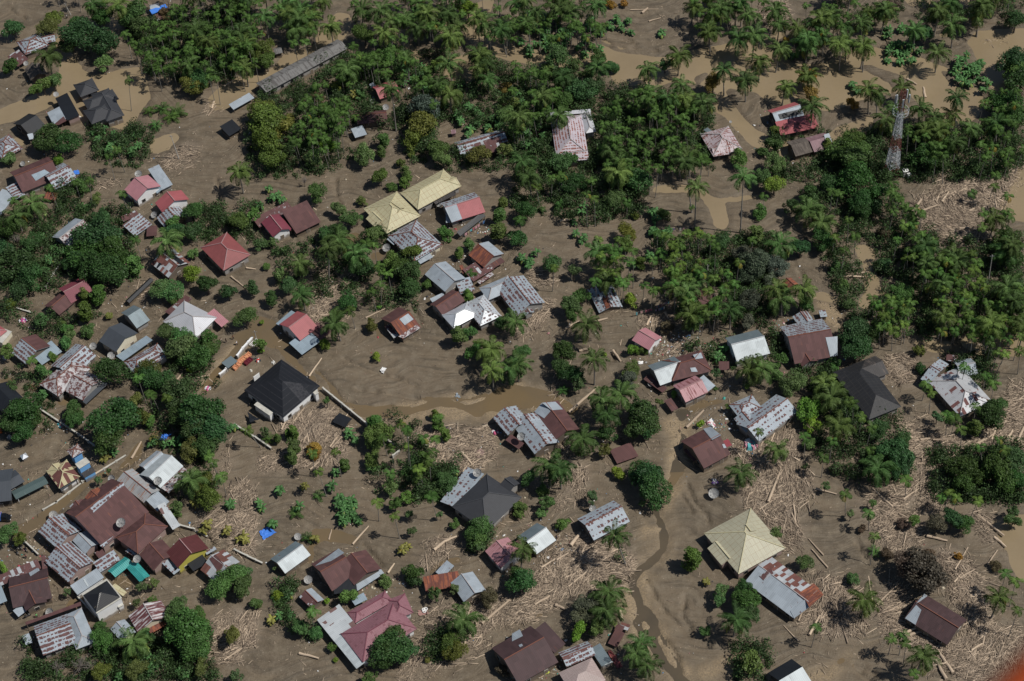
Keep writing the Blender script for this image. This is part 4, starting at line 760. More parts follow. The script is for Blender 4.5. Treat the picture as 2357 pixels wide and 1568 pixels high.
Bd('33', "maroon gabled house with a carpet on its roof", "in the bend of the stream", 'wood', 2.7, ["G 1768,1176 2016,1046 1832,780 rust_brown", "Q 1760,812 1830,792 1925,870 1842,914 grey_clean", "Q 1935,955 1955,950 1975,985 1950,990 grey_clean", "S 1580,1006 1672,1112 1692,1098 rust_brown ze=1.8"])
Bd('33', "low flat maroon roof sunk in mud", "left of the stream", 'wood', 1.2, ["S 966,1132 1162,1060 1112,936 rust_brown ze=1.0 h=.3"], cat='shed', name='shed')
Bd('43', "grey ribbed gabled house over the driftwood", "right of the middle near the bottom", 'wood', 2.6, ["G 755,270 1088,97 932,-98 grey_light"])
Bd('34', "black corrugated L shaped house", "at the right", 'grey', 3.2, ["H 600,292 927,726 1248,632 black_corr", "G 900,382 1112,300 1002,132 charcoal ze=3.1"])
Bd('34', "white zinc house with rust panels", "farthest right of the houses", 'wood', 2.8, ["H 1470,372 1765,700 2025,515 white_rust a=22", "G 1405,352 1490,402 1740,260 grey_light ze=2.75 a=16", "G 1770,335 1935,305 1835,166 grey_clean ze=2.7", "S 1640,182 1745,195 1800,150 rust_patch ze=2.0"])
Bd('42', "small two tone zinc gabled house", "beside a dish on the mud", 'wood', 2.4, ["G 270,578 503,408 375,268 white_metal/grey_dark"])
Bd('42', "broad maroon roof with a black tarpaulin corner", "at the bottom middle", 'wood', 2.8, ["G 700,736 935,600 770,336 rust_brown", "G 760,502 905,683 1146,522 rust_brown ze=3.1", "S 720,766 932,732 835,600 black ze=2.6 h=.6", "S 932,736 1180,572 1130,522 grey_clean ze=2.0", "Q 545,505 760,345 812,385 690,460 grey_clean"])
Bd('42', "small shed half zinc half rust", "beside a mesh dish", 'wood', 2.2, ["G 400,792 512,902 640,832 rust_patch/grey_clean"], cat='shed', name='shed')
Bd('42', "big plum tiled hip roofed house", "with a white zinc annex", 'white', 3.2, ["H 778,1132 985,1392 1468,1070 pink_tile", "H 838,937 912,1034 1242,802 pink_tile ze=3.2", "H 1270,1000 1450,935 1330,772 pink_tile ze=3.1", "S 560,1002 720,1200 905,1040 white_patch ze=2.6 h=.7", "S 718,1198 925,1453 1010,1386 white_metal ze=2.6 h=.5", "S 910,870 1025,812 980,762 grey_blue ze=2.2"])
Bd('42', "bent zinc and rust roofs behind thin trees", "right of the plum tiled house", 'wood', 2.4, ["G 1790,662 1912,838 2112,720 grey_clean", "S 1560,746 1885,690 1862,572 rust_orange ze=2.0 h=1.0", "S 1655,562 1722,612 1880,560 grey_clean ze=2.2"])
Bd('42', "mauve pink gabled cottage", "left of small zinc roofs", 'white', 2.8, ["G 2110,370 2252,531 2462,400 pink_streak"])
Bd('43', "small bright zinc gabled shed", "beside the mauve pink cottage", 'wood', 2.4, ["G 225,400 405,268 225,112 white_metal/grey_dark", "S 120,420 200,370 110,250 rust_brown ze=2.0"], cat='shed', name='shed')
Bd('43', "pale cream hip roofed house", "at the lower right", 'mauve', 3.2, ["H 1770,208 2085,583 2505,326 cream_pale", "G 1800,342 1932,500 2070,420 cream_pale ze=3.0", "G 2095,175 2140,235 2260,190 cream_pale ze=4.9 a=30"])
Bd('44', "long zinc roof with rust red end panels", "in front of the pale cream house", 'wood', 2.6, ["G -215,652 242,992 517,772 grey_clean/patchwork a=18", "Q 205,920 335,818 378,886 240,988 grey_clean", "Q 345,820 470,720 512,770 380,885 rust_orange", "Q 270,765 420,665 470,715 340,818 rust_orange", "Q 95,490 150,470 220,510 170,545 rust_orange", "Q -80,600 30,525 50,575 -40,640 rust_patch"])
Bd('43', "large maroon gabled house at the bottom edge", "", 'wood', 3.0, ["G 60,1600 425,1392 202,1040 rust_dark", "S 388,1310 496,1226 352,1005 rust_dark ze=2.6 h=1 wl=1", "Q 0,1130 72,1090 100,1150 0,1200 grey_clean", "Q 60,1235 90,1222 100,1240 72,1254 grey_clean"])
Bd('43', "bold rust scalloped shed", "right of the large maroon house", 'wood', 2.4, ["G 500,1440 772,1328 726,1185 grey_heavy"], cat='shed', name='shed')
Bd('43', "plain zinc lean-to near the bottom edge", "with a white sheet at its end", 'grey', 2.4, ["S 825,1432 715,1272 800,1214 grey_dark ze=2.4 wl=1 h=.3", "S 825,1432 928,1388 925,1380 white_metal ze=2.2"], cat='shed', name='shed')
Bd('43', "beige tiled roof cut by the bottom edge", "", 'white', 3.0, ["H 430,1487 560,1700 890,1600 mauve_tile"])
Bd('43', "ruined maroon shed in scrap", "above the zinc lean-to", 'wood', 1.5, ["S 880,1216 965,1256 1040,1140 rust_brown ze=1.2", "S 930,1110 1000,1140 1010,1060 rust_brown ze=1.2", "S 985,1080 1070,1105 1080,1050 patchwork ze=1.3"], cat='shed', name='shed')
Bd('44', "dark plum rusted house with zinc corners", "in the driftwood at the lower right", 'wood', 2.4, ["G 1255,990 1650,1236 1842,1010 rust_dark", "Q 1262,988 1365,865 1412,912 1358,1048 grey_clean", "Q 1365,850 1440,762 1468,782 1400,832 grey_clean", "Q 1745,1062 1790,1090 1710,1205 1682,1178 grey_clean"])
Bd('44', "black and white gabled shed at the bottom edge", "", 'dark', 2.6, ["G 0,1490 215,1360 440,1560 black/white_metal"], cat='shed', name='shed')
for a, k in BLD: house(*a, **k)
# ---------------------------------------------------------------- labels by landmark
PENDING = []        # (object, phrase, px, py)
def later(o, phrase, cat, group, px, py):
    o['category'] = cat
    if group: o['group'] = group
    PENDING.append((o, phrase, px, py)); return o
ORD = ['nearest', 'second nearest', 'third nearest', 'fourth nearest', 'fifth nearest', 'sixth nearest', 'seventh nearest', 'eighth nearest', 'ninth nearest', 'tenth nearest',
       'eleventh nearest', 'twelfth nearest', 'thirteenth nearest', 'fourteenth nearest', 'fifteenth nearest', 'sixteenth nearest', 'seventeenth nearest', 'eighteenth nearest', 'nineteenth nearest', 'twentieth nearest']
ORD += [f'{a}{b} nearest' for a in ('twenty-', 'thirty-', 'forty-', 'fifty-') for b in ('first', 'second', 'third', 'fourth', 'fifth', 'sixth', 'seventh', 'eighth', 'ninth')]
def finish_labels():
    L = np.array([(a, b) for a, b, _ in LMK]); bins = {}; ords = [ORD[0]]+[q.replace(' nearest', '') for q in ORD[1:]]
    for o, ph, px, py in PENDING:
        d = np.hypot(L[:, 0]-px, L[:, 1]-py); k = int(np.argmin(d)); dx, dy = px-L[k, 0], py-L[k, 1]
        if d[k] < 14: w_ = 'beside'
        elif abs(dx) > abs(dy): w_ = 'left of' if dx < 0 else 'right of'
        else: w_ = 'behind' if dy < 0 else 'in front of'
        bins.setdefault((ph, k, w_), []).append((d[k], o))
    for (ph, k, w_), lst in bins.items():
        lst.sort(key=lambda q: q[0])
        for i, (_, o) in enumerate(lst):
            s = f'{ph}, {ords[i]+" " if len(lst) > 1 else ""}{w_} the {LMK[k][2]}'
            if len(s.split()) > 16: s = s.replace(' coloured', '').replace('huge ', '').replace('large ', '').replace('the ', '', 1)
            if len(s.split()) > 16: s = s.replace(' broadleaf', '')
            o['label'] = s
def copytree(o, parent=None):
    c = o.copy(); COL.objects.link(c)
    if parent is not None: c.parent = parent
    for ch in list(o.children): copytree(ch, c)
    return c
def place(o, px, py, z=None, dz=0.0):
    p = at(px, py, 0.0); zz = gz(p[0], p[1]) if z is None else z
    o.location = (p[0], p[1], zz+dz); return o

# ---------------------------------------------------------------- satellite dishes
def dish_mesh(seed):
    V = []; F = []; n, k = 20, 6
    V.append((0, 0, 0))
    for j in range(1, k+1):
        r = j/k
        for i in range(n): t = 2*pi*i/n; V.append((r*cos(t), r*sin(t), .36*r*r))
    for i in range(n): F.append((0, 1+i, 1+(i+1) % n))
    for j in range(k-1):
        for i in range(n): a = 1+j*n; F.append((a+i, a+n+i, a+n+(i+1) % n, a+(i+1) % n))
    nv = len(V); V += [(x, y, z-.03) for x, y, z in V]; F += [tuple(q+nv for q in f[::-1]) for f in F]
    a = 1+(k-1)*n
    for i in range(n): F.append((a+i, a+i+nv, a+(i+1) % n+nv, a+(i+1) % n))
    return mesh_np('dish', V, F, M['mesh'])
def make_dish(tint=None):
    root = empty('satellite_dish', (0, 0, 0))
    d = obj('reflector', dish_mesh(0), root, (0, 0, 1.15)); 
    rb = MB()
    for i in range(10):
        t = 2*pi*i/10; rb.path([(0, 0, .02), (.5*cos(t), .5*sin(t), .11), (cos(t), sin(t), .38)], [.022]*3, 4)
    for i in range(20):
        t, t2 = 2*pi*i/20, 2*pi*(i+1)/20; rb.tube((cos(t), sin(t), .37), (cos(t2), sin(t2), .37), .03, n=4)
    rb.build('ribs', M['metal'], d)
    f = MB()
    for i in range(3): t = 2*pi*i/3; f.tube((.75*cos(t), .75*sin(t), .22), (0, 0, .85), .02, n=4)
    f.tube((0, 0, .80), (0, 0, 1.0), .09, n=8); f.build('feed_horn', M['metal'], d)
    p = MB(); p.tube((0, 0, -1.0), (0, 0, 1.1), .06, n=8); p.tube((0, 0, -.2), (0, 0, .9), .045, n=6); p.build('pole', M['metal'], root)
    return root
dish0 = make_dish()
DISH = [('11', 240, 582, 26, 2.0), ('11', 516, 868, 28, 2.6), ('12', 1195, 990, 34, 0), ('12', 1068, 936, 26, 0), ('13', 2012, 1120, 14, 2.5), ('11', 213, 1508, 28, 0), ('21', 1275, 32, 38, 1.5), ('21', 1422, 412, 36, 0),
        ('22', 1205, 716, 44, 0), ('22', 1695, 318, 34, 0), ('31', 860, 50, 40, 1.2), ('31', 1022, 136, 38, 1.0), ('31', 55, 156, 34, 0), ('31', 1030, 1270, 40, 2.5), ('31', 1455, 1290, 44, 4.4), ('41', 1116, 108, 50, 5.0), ('41', 1265, 440, 42, 3.0),
        ('41', 462, 936, 46, 0), ('41', 492, 40, 44, 0), ('42', 385, 238, 38, 0), ('42', 480, 634, 44, 0), ('33', 1285, 395, 38, 0), ('33', 1857, 1408, 54, 0), ('33', 742, 1545, 38, 0), ('33', 88, 880, 44, 3.2), ('34', 1550, 230, 36, 0), ('32', 2040, 1215, 46, 3.0), ('31', 88, 890, 26, 0)]
for i, (t, x, y, r, zb) in enumerate(DISH):
    px, py = TT(t, x, y); o = dish0 if i == 0 else copytree(dish0)
    s = r/4.0*mpp(px, py)*.86; p = at(px, py, zb+1.3*s); o.location = (p[0], p[1], zb+(0.15*s if zb == 0 else 0.0)); o.scale = (s, s, s)
    d = [c for c in o.children if c.name.startswith('reflector')][0]; tl = random.uniform(.35, .6); az = random.uniform(-2.4, -1.2)
    d.rotation_euler = (0, tl, az)
    later(o, 'mesh satellite dish', 'satellite dish', 'satellite dishes beside the houses', px, py)
# small orange and white dishes
for t, x, y, c, nm, ph in (('31', 570, 1060, 'red_dish', (0.75, 0.09, 0.05), 'small orange red dish'), ('31', 438, 1142, 'white_dish', (.7, .7, .68), 'small white dish')):
    pass

# ---------------------------------------------------------------- lattice tower
def solve_height(base, top):
    P = at(*base); best = min(np.linspace(4, 60, 225), key=lambda z: np.linalg.norm(at(*top, z)[:2]-P[:2])); return P, best
TP, TH = solve_height((2051, 404), (2073, 206))
tw = empty('lattice_tower', (TP[0], TP[1], 0), radians(14)); tag(tw, 'tall red and white lattice radio tower among palms at the upper right', 'tower'); LMK.append((2062, 330, 'red and white lattice tower'))
M['t_red'] = plain('tower_red_paint', (0.13, 0.042, 0.036), .6); M['t_white'] = plain('tower_white_paint', (0.38, 0.40, 0.42), .55)
def twid(z): return 1.55+(0.55-1.55)*min(1, z/(TH*.74))
lev = [0]; 
while lev[-1] < TH: lev.append(lev[-1]+max(1.5, twid(lev[-1])*1.15))
lev[-1] = TH
bands = [(0, .10, 't_red'), (.10, .30, 't_white'), (.30, .46, 't_red'), (.46, .74, 't_white'), (.74, 1.01, 't_red')]
for f0, f1, mk in bands:
    m_ = MB(); cnr = [(-1, -1), (1, -1), (1, 1), (-1, 1)]
    for a, b2 in zip(lev[:-1], lev[1:]):
        if not (f0 <= (a+b2)/2/TH < f1): continue
        wa, wb = twid(a), twid(b2)
        for q in range(4):
            c0, c1 = cnr[q], cnr[(q+1) % 4]
            A0 = (c0[0]*wa, c0[1]*wa, a); A1 = (c1[0]*wa, c1[1]*wa, a); B0 = (c0[0]*wb, c0[1]*wb, b2); B1 = (c1[0]*wb, c1[1]*wb, b2)
            m_.tube(A0, B0, .07, n=5); m_.tube(A0, B1, .042, n=4); m_.tube(A1, B0, .042, n=4); m_.tube(B0, B1, .042, n=4)
            mid = tuple((x+y)/2 for x, y in zip(A0, A1)); m_.tube(mid, B0, .035, n=4); m_.tube(mid, B1, .035, n=4)
    m_.build('tower_section', M[mk], tw)
pr = MB(); zr = TH*.75
for i in range(24):
    t, t2 = 2*pi*i/24, 2*pi*(i+1)/24
    for dz in (0, 1.0): pr.tube((2.1*cos(t), 2.1*sin(t), zr+dz), (2.1*cos(t2), 2.1*sin(t2), zr+dz), .05, n=4)
    if i % 3 == 0: pr.tube((2.1*cos(t), 2.1*sin(t), zr), (2.1*cos(t), 2.1*sin(t), zr+1), .04, n=4); pr.tube((2.1*cos(t), 2.1*sin(t), zr), (.7*cos(t), .7*sin(t), zr), .05, n=4)
pr.build('platform_ring', M['t_white'], tw)
for i, t in enumerate((2.9, 3.25, -1.9, -.75, -.2, .5)):
    ab = MB(); r_ = 1.75; z = TH*(.90+.025*(i % 2)); ab.box((r_*cos(t), r_*sin(t), z), (.30, .42, 2.7), t); ab.tube((r_*cos(t), r_*sin(t), z), (.6*cos(t), .6*sin(t), z), .05, n=5)
    ab.build('antenna', M['t_white'], tw)
def boxthing(name, label, cat, px, py, parts, rz=0.0, z=None, group=None):
    o = empty(name, (0, 0, 0), rz); place(o, px, py, z); tag(o, label, cat, group)
    for pn, mb_, mat in parts: mb_.build(pn, mat, o)
    return o
for j, (px, py, lb) in enumerate(((2082, 405, 'white equipment cabinet right of the foot of the lattice tower'), (2032, 401, 'small white box left of the foot of the lattice tower'), (2092, 410, 'pale equipment cabinet farthest right by the lattice tower foot'))):
    m1 = MB(); s = (1.2, .6, .8)[j]; m1.box((0, 0, s*.8), (s*1.1, s, s*1.6)); m2 = MB(); m2.box((0, 0, s*1.66), (s*1.3, s*1.2, .12)); m3 = MB(); m3.box((0, -s*.5, s*.8), (s*.8, .06, s*1.3))
    boxthing('equipment_cabinet', lb, 'cabinet', px, py, [('body', m1, M['white']), ('roof_plate', m2, M['white']), ('door', m3, M['frame'])], .3)

# ---------------------------------------------------------------- walls
def wallrun(tile, s, label, h=1.1, th=.25, mat='grey_w', cap='slab', cat='wall', name='boundary_wall'):
    P = P2(tile, s) if isinstance(s, str) else s
    c = P[len(P)//2]; root = empty(name, (c[0], c[1], 0)); tag(root, label, cat, kind='thing'); m1 = MB(); m2 = MB(); pst = MB()
    for (x1, y1), (x2, y2) in zip(P[:-1], P[1:]):
        L = math.hypot(x2-x1, y2-y1); a = atan2(y2-y1, x2-x1); z = min(gz(x1, y1), gz(x2, y2))-.1
        m1.box(((x1+x2)/2-c[0], (y1+y2)/2-c[1], z+h/2), (L, th, h+.2), a); m2.box(((x1+x2)/2-c[0], (y1+y2)/2-c[1], z+h+.16), (L+.1, th+.14, .12), a)
        for k in range(int(L/3.5)+1):
            t = min(1, (k*3.5)/L); pst.box((x1+(x2-x1)*t-c[0], y1+(y2-y1)*t-c[1], z+h/2+.1), (th+.16, th+.16, h+.5), a)
    m1.build('wall_panel', M[mat], root); m2.build('coping', M[cap], root); pst.build('pillars', M[cap], root); return root
M['grey_w'] = W['grey']; M['white_w'] = W['white']
wallrun('32', "622,468 1032,800 1270,985", 'grey boundary wall with pale coping running from the black pyramid house', 1.3)
wallrun('32', "1262,1080 1325,1032", 'short pale wall end standing among trees and mud', .9, mat='white_w')
wallrun('31', "2168,792 2357,912 2500,1012", 'low grey wall left of the driftwood field, below a broad tree', .9)
wallrun('31', "385,655 560,770 730,880 880,990", 'low wall draped with debris beside a round tree', .8)
wallrun('31', "760,1305 960,1190 1160,1065", 'kerb wall along the flooded street behind the gatehouse', .5)
wallrun('31', "400,1560 520,1490 640,1400 745,1320", 'broken kerb wall along the flooded street in front of the walkway', .5)
wallrun('41', "1662,152 1800,190 1910,240", 'grey wall beside banana plants at the lower left', .9)
wallrun('41', "2165,376 2354,470 2420,500", 'low pale topped wall crossing the driftwood at the lower left', .8)
wallrun('41', "720,800 900,1002", 'thin wall along the left of the white pyramid house', .8, .2)
wallrun('41', "235,300 360,420", 'wall hung with washing beside motorcycles', 1.0, .2)
wallrun('21', "425,1088 500,960 570,872", 'broken low wall left of the biggest tree clump', .6)
wallrun('21', "165,1282 300,1325", 'short low wall on the mud at the left edge', .5)
wallrun('22', "1500,880 1640,800", 'low wall in front of the rust checkered house', .6)
wallrun('42', "-330,-250 -330,-240", 'x') if False else None
# white gate wall with flat zinc canopy
wallrun('31', "2030,335 2090,285 2110,262", 'left piece of the white garden wall by the flooded street', 1.3, .3, 'white_w', 'white_w')
wallrun('31', "2190,165 2240,95 2290,40 2330,-5", 'right piece of the white garden wall by the flooded street', 1.3, .3, 'white_w', 'white_w')
sh = MB(); sh.box((0, 0, 1.7), (3.1, 2.6, .12), .75); sp = MB()
for a, b2 in ((1.2, .9), (-1.2, .9), (1.2, -.9), (-1.2, -.9)): sp.tube((a*cos(.75)-b2*sin(.75), a*sin(.75)+b2*cos(.75), -.3), (a*cos(.75)-b2*sin(.75), a*sin(.75)+b2*cos(.75), 1.7), .07)
boxthing('gate_canopy', 'grey sheet canopy over the gap in the white garden wall', 'canopy', *TT('31', 2122, 238), [('sheet', sh, M['grey_dark']), ('posts', sp, M['post'])])
# sofas
M['sofa'] = plain('orange_upholstery', (0.52, 0.24, 0.13), .8, 0, .12); M['redsofa'] = plain('dark_red_upholstery', (0.11, 0.012, 0.022), .75, 0, .3)
def sofa(n, px, py, label, mat):
    w_ = .62*n+.5; rz = radians(48); o = empty('sofa', (0, 0, 0), rz); place(o, px, py); tag(o, label, 'sofa', 'sofas put out to dry on the mud')
    f = MB(); f.box((0, 0, .22), (w_, .85, .4)); f.build('base', M[mat], o)
    bk = MB(); bk.box((0, .42, .55), (w_, .22, .95), 0, 0, .9); bk.build('backrest', M[mat], o)
    for s in (-1, 1): a_ = MB(); a_.box((s*(w_/2-.1), 0, .42), (.22, .9, .62), 0, 0, .92); a_.build('armrest', M[mat], o)
    for i in range(n): c_ = MB(); c_.box(((i-(n-1)/2)*.62, -.05, .48), (.58, .72, .18), 0, 0, .9); c_.build('cushion', M[mat], o)
def SRC(x, y): return x*.57544, y*.57544
def Z1(x, y): return SRC(840+x*.11031, 1330+y*.11031)
sofa(1, *Z1(930, 1330), 'orange armchair, nearest the white gate post, on the mud yard', 'sofa'); sofa(1, *Z1(1055, 1200), 'orange armchair between another armchair and a long sofa', 'sofa')
sofa(3, *Z1(1165, 1060), 'long orange three seat sofa standing on the mud', 'sofa'); sofa(2, *Z1(1390, 890), 'orange two seat sofa at the far end of the row', 'sofa')
sofa(3, *Z1(1400, 1100), 'dark red slatted settee drying on the mud', 'redsofa')
for i in range(4):
    px, py = Z1(1560+i*45, 380+i*28); m_ = MB(); m_.box((0, 0, .35), (2.6, .14, .06), radians(49)); m_.box((.8, .9, .2), (.1, .1, .5)); m_.box((-.8, -.9, .2), (.1, .1, .5))
    o = m_.build('bench_plank', M['white']); place(o, px, py, dz=.2); tag(o, ['white plank bench nearest the wall', 'white plank bench second from the wall', 'white plank bench third from the wall', 'white plank bench farthest from the wall'][i]+' beside the sofas', 'bench', 'white plank benches by the garden wall')
def bundle(px, py, label, cols, r=.5, cat='bundle', name='cloth_bundle', n=9):
    o = empty(name, (0, 0, 0)); place(o, px, py); tag(o, label, cat)
    for k, (pn, cc) in enumerate(cols):
        V = []; F = []; kk = 0
        mb_ = MB()
        for q in range(n):
            a = random.uniform(0, 6.28); d = r*random.uniform(0, .8); s = random.uniform(.3, .6)*r*1.2
            mb_.box((d*cos(a), d*sin(a), s*.35+random.uniform(0, .15)), (s, s*random.uniform(.6, 1.3), s*.7), random.uniform(0, 3), 0, .55)
        mb_.build(pn, plain('cloth_'+pn, cc, .85, 0, .2), o)
    return o
bundle(*Z1(1750, 1040), 'heap of red, white and dark washing on the mud yard', [('red_cloth', (.6, .05, .04)), ('white_cloth', (.7, .7, .7)), ('dark_cloth', (.04, .05, .06))], .7)
bundle(*Z1(1615, 970), 'dark grey basin heap beside the red settee', [('dark_cloth', (.06, .065, .065))], .55)
bundle(*Z1(2300, 1120), 'pile of white sacks beside the black pyramid house', [('white_cloth', (.62, .61, .58))], .7)
bundle(*Z1(1500, 1400), 'white and brown bundle on a board in the mud', [('white_cloth', (.6, .58, .52))], .5)
bundle(*TT('31', 1915, 435), 'white and pink heap at the edge of the flooded lane', [('white_cloth', (.72, .72, .74)), ('pink_cloth', (.5, .1, .25))], .9)
bundle(*TT('21', 215, 1395), 'blue and pink heap of washing on the mud at the left', [('blue_cloth', (.06, .08, .35)), ('pink_cloth', (.45, .08, .2)), ('white_cloth', (.6, .6, .6))], 1.1)
bundle(*TT('21', 545, 870), 'white washing heap at the end of the broken wall', [('white_cloth', (.68, .68, .66))], .9)
bundle(*TT('31', 560, 785), 'teal and pink washing on the debris wall', [('teal_cloth', (.04, .25, .28)), ('pink_cloth', (.5, .2, .25))], .9)
bundle(*TT('31', 10, 830), 'orange heap beside the round tree at the left edge', [('orange_cloth', (.65, .12, .03)), ('grey_cloth', (.4, .42, .45))], 1.0)
bundle(*TT('33', 1830, 770), 'scattered pink and white washing heap behind the carpet roof', [('white_cloth', (.7, .7, .7)), ('pink_cloth', (.5, .2, .25))], 1.2, n=14)
bundle(*TT('33', 1865, 1300), 'purple and grey heap above the large mesh dish', [('purple_cloth', (.2, .1, .35)), ('grey_cloth', (.45, .45, .45))], 1.0)
bundle(*TT('32', 2200, 850), 'pink and white heap under the eave of the spotted zinc house', [('pink_cloth', (.5, .1, .2)), ('white_cloth', (.65, .65, .65))], .9)
bundle(*TT('33', 2200, 960), 'long spread of pink washing in front of the blue grey house', [('pink_cloth', (.45, .2, .25)), ('teal_cloth', (.1, .35, .38)), ('white_cloth', (.65, .62, .6))], 1.8, n=16)
bundle(*TT('42', 790, 712), 'red and white washing on the edge of the black tarpaulin', [('red_cloth', (.6, .04, .06)), ('white_cloth', (.7, .7, .7))], .8)
bundle(*TT('11', 738, 1075), 'white heap beside the brick ended black roof', [('white_cloth', (.66, .64, .6))], .7)
# shrine like kiosk
def Z6(x, y): return SRC(x*.17857, 1820+y*.17857)
k1 = MB(); k1.box((0, 0, .55), (1.1, 1.1, 1.3)); k2 = MB(); k2.add([(-.8, -.8, 1.2), (.8, -.8, 1.2), (.8, .8, 1.2), (-.8, .8, 1.2), (0, 0, 2.0)], [(0, 1, 4), (1, 2, 4), (2, 3, 4), (3, 0, 4), (3, 2, 1, 0)])
boxthing('kiosk', 'tiny zinc roofed kiosk alone on the mud at the left', 'kiosk', *Z6(570, 110), [('body', k1, W['grey']), ('roof', k2, M['mirror_zinc'])], .6)
# tarpaulins and sheets on the ground
def sheet(pts, label, mat, cat='tarpaulin', name='tarpaulin', z=.16, amp=.12):
    P = [at(*p) for p in pts]; c = sum(P)/len(P); n = 9; V = []; F = []; a, b2, c2, d2 = P[:4]
    for j in range(n+1):
        for i in range(n+1):
            u, v = i/n, j/n; q = (a*(1-u)+b2*u)*(1-v)+(d2*(1-u)+c2*u)*v
            e = (RNG.random(2)-.5)*.25; V.append((q[0]-c[0]+e[0], q[1]-c[1]+e[1], gz(q[0], q[1])+z+amp*RNG.random()))
    for j in range(n):
        for i in range(n): k = j*(n+1)+i; F.append((k, k+1, k+n+2, k+n+1))
    nv = len(V); V += [(x, y, zz-.04) for x, y, zz in V]; F += [tuple(q+nv for q in f[::-1]) for f in F]
    bd = [i for i in range(n+1)]+[(j+1)*(n+1)-1 for j in range(1, n+1)]+[n*(n+1)+i for i in range(n-1, -1, -1)]+[j*(n+1) for j in range(n-1, 0, -1)]
    for p, q in zip(bd, bd[1:]+bd[:1]): F.append((p, p+nv, q+nv, q))
    o = obj(name, mesh_np(name, V, F, mat), None, (c[0], c[1], 0)); return tag(o, label, cat)
def tq(t, s): return [TT(t, *map(float, q.split(','))) for q in s.split()]
sheet(tq('42', "30,195 110,150 190,205 70,270"), 'bright blue tarpaulin spread on bare mud', M['blue_tarp'])
sheet(tq('31', "1470,920 1500,875 1580,870 1510,940"), 'crumpled blue tarpaulin among yellowing banana leaves', M['blue_tarp'], amp=.6)
sheet(tq('21', "675,8 725,-2 735,35 690,40"), 'small blue tarpaulin beside the long rusty roof', M['blue_tarp'])
sheet(tq('32', "1145,280 1165,252 1202,262 1175,300"), 'white plastic sheet lying alone on the mud flat', M['white'], 'plastic sheet', 'plastic_sheet')
sheet(tq('32', "1830,520 1850,488 1885,515 1855,555"), 'grey metal sheet beside the orange stream', M['grey_clean'], 'metal sheet', 'metal_sheet')
sheet(tq('32', "2010,1040 2070,995 2120,1040 2040,1095"), 'dusty pink rug lying on the driftwood', plain('pink_rug', (.26, .17, .16), .9, 0, .3), 'rug', 'rug')
sheet(tq('33', "1916,1010 1985,986 2020,1045 1946,1076"), 'patterned red carpet drying on the maroon gabled roof', plain('red_carpet', (.22, .05, .06), .9, 0, .4, 6), 'carpet', 'carpet', z=3.3, amp=.04)
sheet(tq('32', "2080,775 2130,765 2145,800 2090,800"), 'beige sheet at the corner of the rust spotted zinc house', plain('beige_sheet', (.4, .33, .25), .8), 'metal sheet', 'metal_sheet')
sheet(tq('43', "285,1470 335,1455 345,1500 300,1510"), 'yellow and green cloth beside the large maroon house', plain('yellow_cloth', (.45, .5, .08), .8, 0, .4), 'cloth', 'cloth')
sheet(tq('43', "880,1300 910,1288 1020,1440 970,1460"), 'torn red roofing sheets lying beside the zinc lean-to', M['red_tile'], 'metal sheet', 'metal_sheet', amp=.4)
sheet(tq('43', "625,432 632,370 700,390 660,430"), 'grey sheet lying on the driftwood in front of the ribbed house', M['slab'], 'metal sheet', 'metal_sheet')
sheet(tq('33', "1155,200 1205,195 1210,220 1170,228"), 'white sheet on the mud left of the zinc gabled wing', M['white'], 'plastic sheet', 'plastic_sheet')
sheet(tq('31', "2285,690 2357,740 2400,760 2310,790"), 'black awning cloth below the left corner of the pyramid house', M['black'], 'awning', 'awning_cloth', z=1.4)
sheet(tq('42', "1490,920 1570,905 1590,950 1500,970"), 'pinkish board with three white tyres on it', plain('pink_board', (.3, .17, .15), .8), 'board', 'board')
for j, (dx, dy) in enumerate(((0, 0), (18, -6), (6, 14))):
    px, py = TT('42', 1545+dx, 918+dy); V = []; F = []
    for a in range(14):
        for b3 in range(7):
            t, u = 2*pi*a/14, 2*pi*b3/7; r_ = .36+.11*cos(u); V.append((r_*cos(t), r_*sin(t), .11*sin(u))); F.append((a*7+b3, ((a+1) % 14)*7+b3, ((a+1) % 14)*7+(b3+1) % 7, a*7+(b3+1) % 7))
    o = obj('tyre', mesh_np('tyre', V, F, M['white'], smooth=True)); place(o, px, py, dz=.45); tag(o, ['white tyre at the left of the pinkish board', 'white tyre at the right of the pinkish board', 'white tyre at the front of the pinkish board'][j], 'tyre', 'white tyres on a pinkish board')
# ---------------------------------------------------------------- pickup truck at the left edge
def Z3(x, y): return SRC(x*.08485, 2020+y*.08485)
tr = empty('pickup_truck', (0, 0, 0), radians(-2)); place(tr, *Z3(90, 700)); tag(tr, 'black pickup truck with a red striped load at the left edge', 'truck'); LMK.append((8, 1196, 'black pickup truck'))
M['car'] = plain('black_car_paint', (.008, .009, .011), .2, 0, .1, spec=.6)
m_ = MB(); m_.box((.9, 0, .75), (1.5, 1.75, .75)); m_.box((1.75, 0, .62), (1.1, 1.7, .55), 0, 0, .92); m_.build('body', M['car'], tr)
m_ = MB(); m_.box((.75, 0, 1.4), (1.4, 1.6, .6), 0, 0, .8); m_.build('cab', M['car'], tr)
m_ = MB(); m_.box((1.42, 0, 1.36), (.08, 1.25, .36)); m_.build('windscreen', M['pane'], tr)
m_ = MB(); m_.box((-1.5, 0, .8), (3.2, 1.9, .12)); m_.box((-1.5, .95, 1.15), (3.2, .06, .7)); m_.box((-1.5, -.95, 1.15), (3.2, .06, .7)); m_.box((.08, 0, 1.3), (.08, 1.95, 1.1)); m_.build('cargo_bed', plain('blue_bed', (.05, .13, .45), .5), tr)
for i in range(6): m_ = MB(); m_.box((-1.5, -.75+i*.3, 1.5), (3.0, .29, .25)); m_.build('striped_cover', plain('cover_red', (.5, .10, .12), .7) if i % 2 else plain('cover_pale', (.55, .48, .44), .7), tr)
